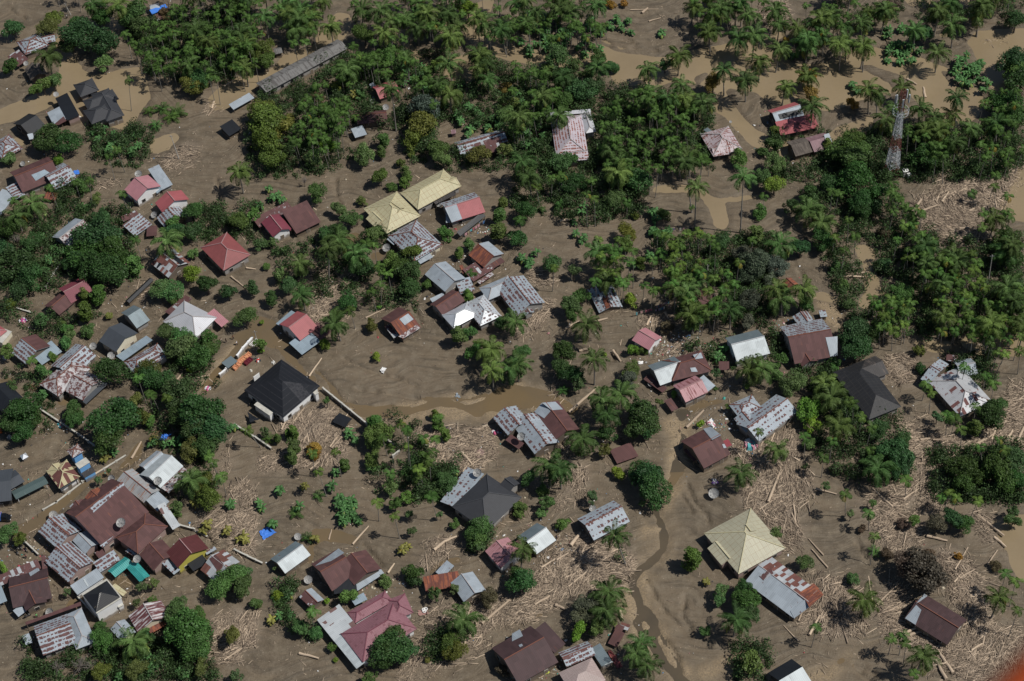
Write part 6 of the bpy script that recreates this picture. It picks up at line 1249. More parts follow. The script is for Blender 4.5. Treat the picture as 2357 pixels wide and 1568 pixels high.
TREES = """d:30,70,25 165,98,28 195,85,45 235,100,38 180,62,24 25,155,20 115,315,35 155,325,32 95,332,25 235,40,28 1077,22,1 1378,132,20 1296,232,28 1366,202,26 1418,250,17 1803,300,12 2130,78,22 2338,50,28 2200,20,22 2335,135,38 2345,190,38 2310,240,36 2340,270,34 1783,332,22 2130,362,35 2158,380,22
 d:235,512,33 225,547,50 200,582,40 262,580,46 220,620,40 262,630,42 175,605,30 25,522,30 75,555,25 30,605,46 62,632,35 50,662,25 5,582,35 475,656,28 400,532,22 440,532,24 527,676,20 578,664,20 565,732,28 809,505,25 779,532,24 939,630,32 944,666,28 839,617,28 622,686,20 664,660,24 799,696,28 1211,486,28 1191,548,22 1311,424,25 1328,420,22 1526,496,15 1663,562,28 1643,612,14 1313,728,20 1968,414,44 1981,462,30 1986,488,25 2021,442,28 2018,478,18 1906,424,25 1888,553,28 1843,573,27 1823,476,20 1863,444,20 1968,768,38 1993,772,25 1853,702,22 2038,614,18 2338,668,28 2318,545,30 2330,590,28
 d:255,858,38 375,877,32 350,868,28 262,972,54 250,1012,40 287,948,34 55,948,46 32,978,30 75,960,28 50,992,30 457,948,56 414,916,42 487,986,46 437,962,44 475,1024,34 455,985,40 1298,812,34 1296,850,28 1318,868,30 1478,966,42 1473,946,34 1491,986,30 1453,996,25 1396,1003,22 1491,1101,42 1503,1131,40 1473,1088,28 1970,806,38 1955,797,25 2288,960,36 2293,940,28 2021,993,25 2056,1048,40 2076,1073,34 2068,1022,30 2213,1086,36 2218,1111,28 2193,1198,30 2213,1206,24 1203,1343,36 1193,1328,26 1721,1385,36 1728,1406,28 1711,1362,24 952,1318,22 952,1338,18 904,1490,46 889,1515,38 927,1502,34 905,1462,30 332,1466,18 2293,1073,38 2330,1060,34 2318,1110,30 2300,1045,30 2340,1110,30 2118,850,14
 m:240,150,22 460,190,28 310,30,34 320,62,28 100,198,20 122,190,22 85,206,20 20,370,18 839,82,28 897,125,25 1006,148,18 989,160,14 829,218,15 749,252,16 719,268,13 722,361,20 719,370,20 1004,345,30 1019,366,22 838,362,26 1162,266,24 1283,132,33 1323,150,18 1353,172,16 1338,206,33 1261,165,18 1298,172,18 1531,148,20 1288,372,26 1316,364,20 1458,382,20 1703,364,22 1758,352,15 1783,382,28 1968,318,24 1943,352,36 1968,370,38 1980,345,24 368,668,28 388,668,28 397,690,16 445,488,25 402,517,20 190,430,18 445,586,18 555,512,25 583,494,20 155,762,15 100,736,20 207,762,18 160,776,18 392,768,28 425,780,30 482,778,22 729,444,26 779,482,20 749,538,22 859,540,24 1022,540,18 934,400,17 932,418,18 902,430,12 922,614,25 902,600,22 982,658,14 1084,632,15 654,578,12 627,560,16 599,566,18 644,632,22 777,726,20 612,614,10 1077,768,20 1159,742,22 1288,472,14 1416,456,25 1408,420,18 1466,418,36 1440,405,26 1248,482,8 1273,606,24 1313,702,28 1338,686,22 1653,696,20 1598,742,20 1758,408,24 1751,488,18 1923,617,14 1943,656,14 2076,671,24 1956,700,14
 m:410,806,38 445,822,34 482,808,28 100,856,20 20,810,20 122,822,14 150,792,18 475,1024,20 866,976,28 872,1002,32 859,1018,24 859,1056,22 862,1072,18 899,1126,22 909,1160,20 939,1146,18 1024,1110,24 1008,1118,16 957,1062,14 939,1086,15 602,794,20 1089,808,22 1122,800,22 1203,812,24 1216,1103,20 1251,1128,15 1258,1158,22 1194,1168,18 1836,877,28 1813,886,28 1796,832,20 1918,840,18 1793,868,18 1860,1026,18 405,1184,18 22,1230,25 537,1328,33 505,1352,30 555,1352,30 550,1318,26 410,1394,26 455,1428,30 232,1478,28 585,1390,16 1102,1218,33 1092,1240,24 1049,1210,16 802,1375,23 888,1338,16 852,1560,20 689,1448,25 764,1493,15 1037,1485,28 1661,1360,22 1653,1385,20 1623,1458,18 1783,1228,20 1853,1293,20 1963,1335,18 2330,1200,20 350,1380,12 1298,1210,16 1193,1184,15 1248,1182,15 2105,1200,20
 l:138,367,12 1077,22,26 1783,426,27 442,632,24 872,708,6 759,334,18 1453,694,18 867,823,13 747,792,14 602,808,8 436,852,8 1456,807,16 1391,815,6 1421,1091,17 1863,951,32 1868,972,22 6,1308,13 1331,1455,22 642,1373,13 753,1385,8 774,1520,7 1551,908,8 602,742,6 1613,976,10 1720,890,7 1340,1440,10
 o:110,66,26 122,42,20 440,200,26 609,122,28 614,142,24 772,200,18 614,278,45 604,252,30 614,328,38 634,360,34 652,290,30 969,290,38 952,314,28 989,285,24 922,376,14 947,356,9 1102,358,28 1164,346,20 1183,242,18 1158,238,17 220,457,15 140,747,14 250,728,10 25,703,16 834,466,14 952,583,26 877,408,25 854,752,18 1461,498,10 1446,536,24 340,850,28 312,926,20 330,962,22 437,1034,28 467,1118,30 482,1146,32 45,1242,20 537,1465,26 312,1540,28 230,1545,25 462,1538,22 1047,1503,28 982,1520,8 1451,852,24 1391,1038,20 1373,1448,22 2113,807,16 425,880,12 594,1392,12
 y:1166,202,14 1641,193,25 1403,9,12 1436,9,10 1860,181,26 1868,219,22 1963,241,15 2203,1280,10 724,1033,17 729,1050,14 1808,92,8
 f:1403,156,18 1395,1440,1 425,1458,54 445,1490,40 400,1420,30 170,948,25 175,968,20 724,1460,18 1478,808,12 232,1443,18 1218,402,18 2340,165,30
 g:977,252,38 1741,607,42 1728,632,25 1713,590,26 1728,689,28 1721,744,20 1783,614,28 1776,644,18 1080,350,1 1448,873,22 1353,1395,32 1348,1418,26 425,1010,12 232,1420,10
 n:727,226,16 1528,352,18 1531,754,16 2055,17,20 2098,568,20 2033,537,16 2190,344,15 378,34,15 2118,1318,52 2093,1303,38 2138,1288,30 2143,1338,28 2156,1208,26 1124,1375,24 1154,1545,16 1007,1485,14 2293,1303,14 2038,1275,16 1928,1081,16 1983,1218,10 1300,1210,1 1868,1300,1 60,1300,1 2078,1210,14
 b:185,1528,26 130,1533,18 40,545,1 38,550,14 700,415,10
 c:1029,86,14 881,322,14 877,350,13 225,680,20 195,682,16 195,718,20 307,608,20 1054,773,20 1147,533,20 1149,496,17 1157,468,13 1057,583,12 1079,563,14 1077,681,13 1443,561,16 1476,606,12 1903,333,13 1783,302,12 1738,538,18 1591,1290,24 664,998,9 674,997,14 676,1028,18 671,1052,16 639,1010,11 1011,973,16 1002,955,11 1024,998,14 793,1071,14 977,1073,16 974,1050,12 2243,986,18 322,950,10 345,970,12 1131,812,12
 s:752,925,12 612,996,13 1363,1143,18 1333,886,20 1733,1528,33 1591,477,8 1853,1075,10 2330,1180,18 1321,626,20 1273,622,16 1310,712,14 1518,925,10 1648,897,8 1651,860,13 1676,937,8 1603,792,10 1014,1184,10 942,1183,12 949,1222,12 632,1308,6 542,1558,20 1169,1345,9 1107,1262,13 265,1487,8 225,1105,11 252,1085,8 407,1170,18 27,890,14 155,1362,11 325,1350,14 355,1342,14 317,1388,12 1002,1370,18 1047,1355,14 1958,1185,12 930,390,8 1480,1160,10 1900,1120,12 2010,1160,12 2158,960,14 1930,1215,1 2303,1100,12"""
for tok in TREES.split():
    if ':' in tok: kd, tok = tok.split(':')
    x, y, r_ = map(float, tok.split(','))
    if r_ > 2: tree(kd, x, y, r_)

# ---------------------------------------------------------------- palms
def scatter_px(poly, n, dmin, tries=9000):
    xs = [p[0] for p in poly]; ys = [p[1] for p in poly]; out = []
    for _ in range(tries):
        if len(out) >= n: break
        x, y = random.uniform(min(xs), max(xs)), random.uniform(min(ys), max(ys))
        if not inside(poly, np.array([x]), np.array([y]))[0]: continue
        if any((x-a)**2+(y-b2)**2 < dmin*dmin for a, b2 in out) or any(abs(x-a) < 26 and -34 < y-b2 < 24 for a, b2, _ in LMK): continue
        out.append((x, y))
    return out
MASS = []
NARECA = [0]
def palm(kind, px, py, h, s=1.0, base=None, mass=False):
    if base:
        P, h = solve_height(base, (px, py)); top = at(px, py, h); bx, by = P[0], P[1]
    else:
        top = at(px, py, h); lx = random.uniform(-.10, .10)*h; bx, by = top[0]+lx, top[1]+random.uniform(-.10, .10)*h
    if mass:
        MASS.append((bx, by, gz(bx, by)-.1, top[0], top[1], h, s)); return
    z0 = gz(bx, by)-.1; ax_ = Vector((top[0]-bx, top[1]-by, h-z0)); L = ax_.length
    root = empty({'c': 'coconut_palm', 'a': 'areca_palm', 'y': 'young_palm'}[kind], (bx, by, z0))
    root.rotation_mode = 'QUATERNION'; root.rotation_quaternion = Vector((0, 0, 1)).rotation_difference(ax_.normalized())
    cr = obj('crown', random.choice({'c': COC, 'a': ARE, 'y': YPA}[kind]), root, (0, 0, L)); cr.rotation_euler = (0, 0, random.uniform(0, 6.28)); cr.scale = (s, s, s)
    if kind == 'c': t = (.072, .110, .034)
    elif kind == 'a': t = (.072, .118, .028)
    else: t = (.06, .11, .03)
    q = random.uniform(.7, 1.3); hu = random.choice((.85, 1.0, 1.0, 1.12, 1.3)); cr.color = (t[0]*q*hu, t[1]*q*(1.0 if hu < 1.2 else 1.12), t[2]*q, 1)
    if L > 1.0:
        tk = obj('trunk', random.choice(POLE_C if kind != 'a' else POLE_A), root); tk.scale = (1, 1, L-(.6 if kind == 'a' else 0)); tk.rotation_euler = (0, 0, random.uniform(0, 6.28))
    hw = 'tall' if L > 9 else 'low' if L < 6 else 'medium'
    nm = {'c': f'{hw} coconut palm', 'a': f'{hw} areca palm', 'y': 'young stemless palm'}[kind]
    later(root, nm, 'palm', {'c': 'coconut palms', 'a': 'areca palms', 'y': 'young palms'}[kind], px, py)
    KEEP.append((bx, by, .8))
COCO = """215,10 272,12 110,128 480,95 550,98 435,150 565,155 537,5 609,38 694,20 709,45 680,66 834,22 876,25 934,42 964,8 996,55 1031,30 886,75 1106,130 1164,58 1124,182 1009,192 1036,215 800,160 1288,20 1313,25 1598,15 1636,70 1641,32 1691,12 1721,35 1748,140 1491,160 1563,128 1666,162 1716,185 1568,195 1491,220 1536,225 1576,225 1618,235 1376,155 1408,350 1428,372 1583,360 1191,8 1203,372 1785,25 1913,32 1983,52 1941,58 2038,22 1856,100 1836,65 1796,112 1988,108 2106,68 2161,25 2188,8 2266,15 2158,120 1808,200 1871,245 1998,205 2018,215 2078,200 2038,275 2118,248 2160,285 2063,250
 77,467 385,554 37,497 550,397 781,552 692,607 694,680 819,585 772,745 1218,407 1423,397 1376,580 1396,625 1398,647 1186,742 1861,482 1893,512 1796,562 1798,687 1788,665 1851,665 2193,590 2206,600 2288,502 2318,577 2356,730 440,1104 1129,804 1132,851 1172,847 1386,919 1431,909 1401,956 1343,1011 1266,1071 1291,1081 1706,1089 1726,851 1756,847 1193,839 1898,884 1916,914 1931,979 1788,1034 2023,1079 307,1478 1069,1428 1203,1263 1403,1363 1398,1406 1696,1426 1476,1483 1491,1531 1466,1508 1990,1381 2300,1376 2125,1511 1351,747 960,35 1050,60 760,60 655,20 1660,20 1880,55 1950,95"""
COCOB = "757,572,757,646 901,205,912,302 1603,430,1599,528 1711,407,1704,537 1578,375,1592,490 1368,826,1368,886 2203,225,2198,300 1416,1233,1440,1300 1860,175,1860,218"
for q in COCO.split():
    x, y = map(float, q.split(',')); top = y < 400
    if random.random() < .0: continue
    palm('c', x, y, random.uniform(6.0, 9.5) if top else random.uniform(5.5, 8.5), random.uniform(.85, 1.18))
for poly, n, dm in (("1580,-40 1800,-40 1800,80 1700,90 1590,70", 8, 24), ("1790,-30 2060,-40 2060,100 1950,120 1800,80", 9, 24), ("885,-45 1180,-45 1170,150 1050,190 900,120", 18, 23), ("2060,-45 2340,-45 2280,60 2120,60", 9, 24), ("1180,-40 1420,-40 1350,40 1190,60", 7, 24), ("420,-45 790,-45 740,40 690,80 560,110 430,110", 14, 25), ("1180,180 1300,150 1320,260 1200,300", 4, 26), ("2080,240 2300,250 2340,330 2100,330", 7, 26), ("2100,560 2357,520 2357,760 2120,760", 9, 28), ("1480,640 1780,640 1780,740 1520,740", 5, 28)):
    for x, y in scatter_px([tuple(map(float, q.split(','))) for q in poly.split()], n, dm): palm('c', x, y, random.uniform(6.5, 10.5), random.uniform(.75, 1.15))
for q in COCOB.split():
    x, y, a, b2 = map(float, q.split(',')); palm('c', x, y, 0, random.uniform(.85, 1.0), (a, b2))
ARECB = "296,185,302,255 1458,577,1457,664 1350,447,1351,523 1368,457,1370,522 1443,465,1443,500 1425,552,1424,580 1234,430,1242,474 733,1086,752,1144 719,1045,725,1100 773,1041,786,1098 989,1061,992,1116 924,976,928,1010 880,1006,892,1050 899,1034,908,1078 898,1090,902,1122 997,1041,994,1090 317,869,337,930 908,1188,920,1240 312,552,326,598 480,1051,510,1110 1747,994,1744,1048 854,670,866,715 937,990,946,1090 959,1099,966,1130 974,1009,978,1028 570,991,600,1030 1953,505,1950,560 2213,989,2211,1035 2256,1029,2263,1085 2086,595,2075,640 2298,1011,2295,1060 2290,430,2290,480 2238,445,2237,452 1896,1056,1890,1100"
AREC = """250,360 270,345 115,432 172,417 205,415 265,590 32,462 280,447 844,560 862,565 872,612 894,630 879,627 807,715 877,655 1271,410 1288,405 1294,407 1361,417 1198,507 1276,617 1371,647 1528,542 1543,547 1568,547 1548,564 1563,554 1591,544 1606,534 1613,539 1636,547 1523,582 1553,587 1583,589 1411,579 1396,597 1448,602 1426,617 1413,599 1423,644 1418,629 1436,654 1503,599 1603,619 1676,629 1701,604 1551,624 1483,657 1503,669 1521,667 1538,657 1551,652 1588,642 1606,649 1631,672 1666,677 1691,654 1676,657 1588,689 1626,719 1648,717 1641,699 1613,734 1733,552 1758,452
 1915,440 1930,447 1923,547 1968,544 1945,577 2058,442 2055,424 2050,474 2063,454 2080,474 2090,482 2105,499 2123,494 2100,517 2125,539 2143,567 2150,554 2130,587 2163,607 2130,629 2138,634 2173,662 2178,699 2188,729 2183,714 2160,694 2208,644 2228,639 2258,644 2268,662 2250,607 2240,584 2263,492 2260,524 2320,452 2318,489 2325,499 2293,404 2018,699 2050,689 2030,709 2038,729 2063,714 2083,719 2080,747 2018,742 2040,747 2230,724 2235,689 2273,697 2298,704 2303,729 2288,762 2213,742 2198,762 2168,762 2243,762
 72,829 344,906 350,910 385,916 490,1066 510,1096 937,991 939,1029 964,1081 1002,1010 869,1156 992,1144 719,1408 1963,931 1953,924 1983,961 2006,984 1853,1006 1916,1014 2003,1036 2133,886 2143,906 2181,959 2198,964 2313,1036 2246,936 2086,1106 1946,1139 2186,1134 2203,1146 2251,1154 2168,1146 2221,846 2288,884 2296,811 2313,816 2281,791 2271,866 2348,809 2000,1183 2013,1236 2053,1471 2085,1483 2105,1551 2315,1321 2338,1338 2343,1406 2128,1501 1880,1445 2078,1462"""
for q in ARECB.split():
    x, y, a, b2 = map(float, q.split(',')); palm('a', x, y, 0, random.uniform(.85, 1.05), (a, b2))
AR = [tuple(map(float, q.split(',')))+(random.uniform(6, 10), random.uniform(.85, 1.15)) for q in AREC.split()]
GROVE = [('13', "0,0 900,0 850,300 500,430 0,380", 34, 12), ('13', "1600,0 2357,-150 2357,200 1700,260", 12, 17), ('14', "0,-100 1000,-100 1000,300 450,320 0,260", 16, 18), ('11', "300,-160 1300,-160 1350,60 900,130 700,0", 12, 14), ('11', "1400,-160 2357,-160 2357,60 1500,100", 22, 12), ('14', "1700,1000 2357,700 2357,1000 1900,1100", 8, 14), ('12', "1450,-160 2357,-160 2357,380 1850,420 1600,300", 18, 15), ('11', "1150,250 1400,230 1500,150 1700,60 2357,0 2357,640 2150,700 1900,800 1850,650 1500,720 1330,600 1180,480", 105, 8), ('12', "880,420 1100,480 1400,420 1450,760 1000,700 860,640 780,640 600,740 420,870 300,1000 250,1300 380,1400 640,1300 860,1000 900,700", 62, 9), ('12', "1450,560 1700,480 1750,760 1650,1000 1450,900", 12, 11), ('12', "900,0 1600,0 1750,250 1350,420 950,380", 16, 13), ('12', "0,0 650,0 520,400 250,420 0,300", 16, 12),
 ('13', "850,950 1200,780 1700,950 1800,1200 1840,1480 1700,1560 850,1560 740,1400 820,1200", 84, 10), ('13', "0,560 280,600 480,720 430,980 330,1000 180,1250 0,1200", 26, 11), ('14', "1250,1100 1650,1150 1850,1150 1830,1350 1500,1480 1280,1280", 24, 10), ('14', "2000,980 2357,980 2357,1500 2200,1560 1950,1450", 20, 12), ('13', "560,180 830,230 820,460 560,470", 8, 12), ('23', "1300,560 1800,560 2000,900 2100,1150 1900,1350 1650,1350 1550,1000 1300,900", 24, 12), ('23', "800,600 1050,700 1080,1050 880,1100 780,900", 14, 12),
 ('24', "1100,150 1450,400 1500,700 1900,900 2100,1200 2357,1100 2357,1560 1750,1560 1600,1250 1350,900 1100,500", 70, 13), ('24', "950,1150 1330,1200 1300,1500 980,1500", 16, 11), ('12', "600,900 1000,850 1000,1200 700,1400 450,1350", 20, 11)]
for t, s, n, dm in GROVE:
    for x, y in scatter_px([TT(t, *map(float, q.split(','))) for q in s.split()], n, dm): AR.append((x, y, random.uniform(4.5, 10.5), random.uniform(.75, 1.15)))
AR.sort(key=lambda q: -q[1]-0.0*q[0])
KA = 298-len(ARECB.split())
for i, (x, y, h, s) in enumerate(AR): palm('a', x, y, h, s, mass=(i >= KA))
def merge_mass(items):
    Vs_, Fs_, Ls_ = [], [], []; off = 0; VT, FT = [], []; ot = 0
    libs = []
    for me in ARE:
        n = len(me.vertices); v = np.empty(n*3, np.float32); me.vertices.foreach_get('co', v); l = np.empty(n, np.float32); me.attributes['lv'].data.foreach_get('value', l); libs.append((v.reshape(-1, 3), [tuple(p.vertices) for p in me.polygons], l))
    tm = POLE_A[0]; n = len(tm.vertices); tv = np.empty(n*3, np.float32); tm.vertices.foreach_get('co', tv); tv = tv.reshape(-1, 3); tf = [tuple(p.vertices) for p in tm.polygons]
    for bx, by, z0, tx, ty, h, s in items:
        v, f_, l = libs[random.randrange(len(libs))]; a = random.uniform(0, 6.28); R = np.array([[cos(a), -sin(a), 0], [sin(a), cos(a), 0], [0, 0, 1]])
        Vs_.append(v@R.T*s+np.array([tx, ty, h])); Fs_ += [tuple(i+off for i in q) for q in f_]; Ls_.append(np.clip(l*random.uniform(.75, 1.2)+random.uniform(-.1, .1), 0, 1.8)); off += len(v)
        q = tv.copy(); q[:, 0] += q[:, 2]*(tx-bx); q[:, 1] += q[:, 2]*(ty-by); q[:, 2] *= (h-z0-.5); VT.append(q+np.array([bx, by, z0])); FT += [tuple(i+ot for i in p) for p in tf]; ot += len(tv)
    k = len(Fs_); VV = np.vstack(Vs_+VT); FF = Fs_+[tuple(i+off for i in p) for p in FT]; LL = np.concatenate(Ls_+[np.full(ot, .5)])
    o = obj('areca_grove', mesh_np('areca_grove', VV, FF, [M['leaf'], M['palm_bark']], [0]*k+[1]*len(FT), col=LL)); o.color = (.068, .114, .028, 1)
    tag(o, 'far mass of slender areca palms in the dense groves at the top', 'palm grove', kind='stuff')
merge_mass(MASS)
for q in "345,258 375,252 395,272 360,290 410,262 682,1183 734,1143 797,605 822,612 899,1112 2013,1270 707,1240 647,1390 640,1372 618,1012 1296,900".split():
    x, y = map(float, q.split(',')); palm('y', x, y, .6, random.uniform(.9, 1.5) if x < 420 else random.uniform(.6, .9))
# ---------------------------------------------------------------- bananas
def banana(px, py, n=3, tint=None):
    m1 = mpp(px, py); p = at(px, py, 2.2); root = empty('banana_plant', (p[0], p[1], gz(p[0], p[1])-.05))
    for i in range(n):
        a = random.uniform(0, 6.28); d = random.uniform(.2, .9) if n > 1 else 0; h = random.uniform(1.0, 2.3)
        st = obj('stem', POLE_B, root, (d*cos(a), d*sin(a), 0)); st.scale = (1, 1, h); st.rotation_euler = (random.uniform(-.12, .12), random.uniform(-.12, .12), 0)
        lf = obj('leaves', random.choice(BAN), root, (d*cos(a), d*sin(a), h-.1)); lf.rotation_euler = (random.uniform(-.15, .15), random.uniform(-.15, .15), random.uniform(0, 6.28)); s = random.uniform(.75, 1.1); lf.scale = (s, s, s)
        t = tint or (.052, .110, .036); q = random.uniform(.8, 1.25); lf.color = (t[0]*q, t[1]*q, t[2]*q, 1)
    later(root, 'yellowing banana clump' if tint else 'green banana clump', 'banana plant', 'banana plants', px, py)
BANA = """215,300 240,295 265,305 285,325 300,345 320,330 310,310 255,330 228,318 250,345 1060,275 1080,290 1100,280 1120,290 1150,285 1075,310 1020,240 1048,262 1130,270 1323,505 1328,532 1341,547 1341,477 1498,487 1503,522 1211,595 1222,600 1231,582 1200,588 1218,610 1493,587 1466,607 2063,95 2043,75 2068,112 2052,108 2080,100 2218,140 2230,150 2240,165 2205,150 2225,128 2255,175 1963,185 1975,200 105,540 120,560 110,600 130,580 140,575 185,470 200,475 100,620 620,430 647,457 640,445 600,470 627,452 92,906 262,1034 245,1025 387,1016 400,1010 412,1011 350,1014 420,1025 535,976 535,1156 802,996 812,1009 639,1121 764,1116 774,1081 784,1144 795,1150 802,1159 810,1170 780,1160 815,1150 792,1168 687,1166 599,1159 1037,1096 1045,1085 1648,809 1666,801 1658,820 352,1526 362,1511 345,1540 275,1556 425,1551 412,1535 340,1515 799,1188 785,1180 812,1182 825,1192 790,1196 624,1196 667,1363 667,1416 647,1418 1285,55 1300,90 1250,80 1230,60 1205,60 1195,90 1215,105 1335,100 1290,70 1312,75 1345,115 1260,105 1235,95 1420,40 1430,60 1445,45 1455,65 1525,70 1405,55 1240,230 1255,220 1235,250 1265,240 1220,280 1215,300 1230,320 1240,290 1250,310 1210,330 1185,215 1200,230 1060,190 1090,205 1080,240 1100,250 1110,262 2095,100 2120,110"""
BANY = "445,1159 350,1008 475,1206 520,1221 557,1236 730,1231 937,1248 922,1266 1631,1336 699,1111 150,560 560,1240 470,1215 812,215 240,1045 620,1425 1128,300 1200,265"
for q in BANA.split(): banana(*map(float, q.split(',')), n=random.choice((2, 3, 3)))
for poly, n in (("2040,60 2110,60 2110,145 2045,140", 11), ("2180,110 2270,130 2275,210 2200,180", 12), ("1195,20 1420,40 1390,110 1200,130", 26), ("880,130 1000,150 1010,230 890,230", 8), ("1500,480 1540,470 1540,560 1490,560", 6), ("1800,80 1900,70 1900,130 1810,130", 6), ("430,60 580,40 570,150 450,160", 6)):
    for x, y in scatter_px([tuple(map(float, q.split(','))) for q in poly.split()], n, 9): banana(x, y, 3)
for q in BANY.split(): banana(*map(float, q.split(',')), n=2, tint=(.15, .13, .035))
# ---------------------------------------------------------------- low undergrowth, one mass
UNDER = [("", "880,105 1120,130 1180,160 1180,390 1050,400 950,380 860,240 780,190", 900), ("", "600,210 780,120 880,140 880,330 760,400 560,420 560,270", 800), ("", "290,60 590,0 590,170 470,200 340,170", 800), ("", "1180,170 1260,160 1390,200 1640,240 1640,390 1180,400", 1300),
 ("", "1780,300 2357,300 2357,420 1780,420", 800), ("", "1500,560 1780,540 1780,760 1560,740", 500), ("", "1850,430 2050,400 2110,540 2357,560 2357,780 1980,780 1900,640", 1300), ("", "1180,400 1500,400 1480,500 1340,520 1180,480", 350), ("", "0,480 300,480 320,660 0,680", 450), ("", "120,430 200,410 230,440 140,480", 100),
 ("", "430,480 600,470 600,560 460,570", 150), ("", "620,540 900,520 960,600 960,720 850,720 640,660", 350), ("", "860,960 960,960 1050,1150 860,1150", 110), ("", "1830,830 1900,830 2080,980 2100,1120 1900,1100", 380), ("", "60,1480 480,1440 500,1567 60,1567", 420), ("", "300,840 500,780 520,1150 380,1150", 250), ("", "0,860 120,860 120,1000 0,1000", 60),
 ("", "1880,840 1960,900 1960,980 1900,960", 100), ("", "0,700 240,720 130,800 0,780", 90), ("", "180,250 360,300 330,390 220,380", 260), ("", "2130,1040 2357,1020 2357,1160 2150,1160", 300), ("", "1420,1280 1440,1290 1430,1310", 5), ("", "1690,1480 1780,1480 1770,1567 1690,1567", 60), ("", "1030,1440 1060,1520 980,1520 990,1470", 60),
 ("", "640,1330 720,1360 720,1480 640,1440", 90), ("", "2180,820 2300,800 2300,900 2180,890", 80), ("", "950,1090 1060,1060 1040,1150 960,1160", 120), ("", "1090,1180 1130,1180 1130,1270 1080,1270", 50), ("", "1560,800 1780,760 1830,800 1700,860 1640,840", 150), ("", "1900,0 2357,0 2357,60 1900,60", 120)]
cl = []
for t, s, n in UNDER:
    poly = [tuple(map(float, q.split(','))) for q in s.split()]; xs = [p[0] for p in poly]; ys = [p[1] for p in poly]; k = 0; n = int(n*1.25)
    while k < n:
        x, y = random.uniform(min(xs), max(xs)), random.uniform(min(ys), max(ys)); k += 1
        if inside(poly, np.array([x]), np.array([y]))[0]:
            p = at(x, y); 
            if wet(p[0], p[1]) < .4 or random.random() < .10: cl.append((p[0], p[1]))
BXY = [(o.location.x, o.location.y) for o in bpy.data.objects if o.get('category') in ('house', 'barn', 'hall', 'shed', 'building')]
cl = [q for q in cl if all((q[0]-a)**2+(q[1]-b2)**2 > 30 for a, b2 in BXY)]
Ps, Us, Vs, Ls = [], [], [], []
for x, y in cl:
    tall = RNG.random() < .33; s = RNG.uniform(1.2, 2.6) if tall else RNG.uniform(.5, 1.6); m_ = int(38*s*(1.7 if tall else 1)); lift = RNG.uniform(.3, 2.2) if tall else 0.0; z0 = gz(x, y); d = unit(RNG.standard_normal((m_, 3))); d[:, 2] = np.abs(d[:, 2])
    P = np.array([x, y, z0+lift])+d*s*RNG.uniform(.4, 1, (m_, 1))*np.array([1, 1, 1.1]); nrm = unit(d+RNG.standard_normal((m_, 3))*.7); tt = unit(np.cross(nrm, RNG.standard_normal((m_, 3)))); bb = np.cross(nrm, tt); L = RNG.uniform(.25, .7, m_)
    Ps.append(P); Us.append(tt*L[:, None]); Vs.append(bb*(L*.5)[:, None]); tone = RNG.uniform(.0, .7); Ls.append(np.clip(tone+RNG.uniform(-.2, .4, m_), 0, 1.1))
ug = obj('undergrowth', quads(np.vstack(Ps), np.vstack(Us), np.vstack(Vs), np.concatenate(Ls), M['leaf'], 'undergrowth')); ug.color = (.040, .064, .023, 1)
tag(ug, 'low tangled green undergrowth beneath the palms and trees', 'undergrowth', kind='stuff')
# ---------------------------------------------------------------- driftwood
b = NB('driftwood'); g = b.n('ShaderNodeNewGeometry').outputs['Position']; lv_ = b.n('ShaderNodeAttribute', attribute_name='lv').outputs['Fac']
c = b.mix(b.step(lv_, 0.0, 1.0), (.12, .093, .072), (.54, .43, .32)); c = b.scale(c, b.math('MULTIPLY_ADD', b.noise(g, 3.0, 3), .5, .75))
M['wood'] = b.done(b.principled(c, .85, 0, .2))
b = NB('log_wood'); oi = b.n('ShaderNodeObjectInfo'); tc = b.n('ShaderNodeTexCoord').outputs['Object']
nz = b.noise(tc, 2.0, 4); c = b.scale(oi.outputs['Color'], b.math('MULTIPLY_ADD', nz, .6, .7)); M['log'] = b.done(b.principled(c, .85, 0, .2))
SV, SF, SLV = [], [], []; SPOT = []
def sticks(X, Y, Z, ang, tilt, L, wd, hh, lv):
    n = len(X); d = np.stack([np.cos(ang)*np.cos(tilt), np.sin(ang)*np.cos(tilt), np.sin(tilt)], 1); s = np.stack([-np.sin(ang), np.cos(ang), 0*ang], 1); u = np.cross(d, s)*-1; u = np.where(u[:, 2:3] < 0, -u, u)
    c = np.stack([X, Y, Z], 1); P = np.empty((n, 8, 3), np.float32); k = 0
    for sd in (-1, 1):
        tp = 1.0 if sd < 0 else .72
        for a, b2 in ((-1, -1), (1, -1), (1, 1), (-1, 1)): P[:, k] = c+d*(sd*L/2)[:, None]+s*(a*wd/2*tp)[:, None]+u*(b2*hh/2*tp)[:, None]; k += 1
    base = (sum(len(q) for q in SV))
    f = np.array([(2, 3, 7, 6), (1, 2, 6, 5), (3, 0, 4, 7), (0, 3, 2, 1), (4, 5, 6, 7)])
    F_ = (base+np.arange(n)[:, None, None]*8+f[None]).reshape(-1, 4); SV.append(P.reshape(-1, 3)); SF.append(F_); SLV.append(np.repeat(lv, 8))
gzv = lambda X, Y: H[np.clip(np.round((Y-GY0)/GS).astype(int), 0, NY-1), np.clip(np.round((X-GX0)/GS).astype(int), 0, NX-1)]
LOGS = []
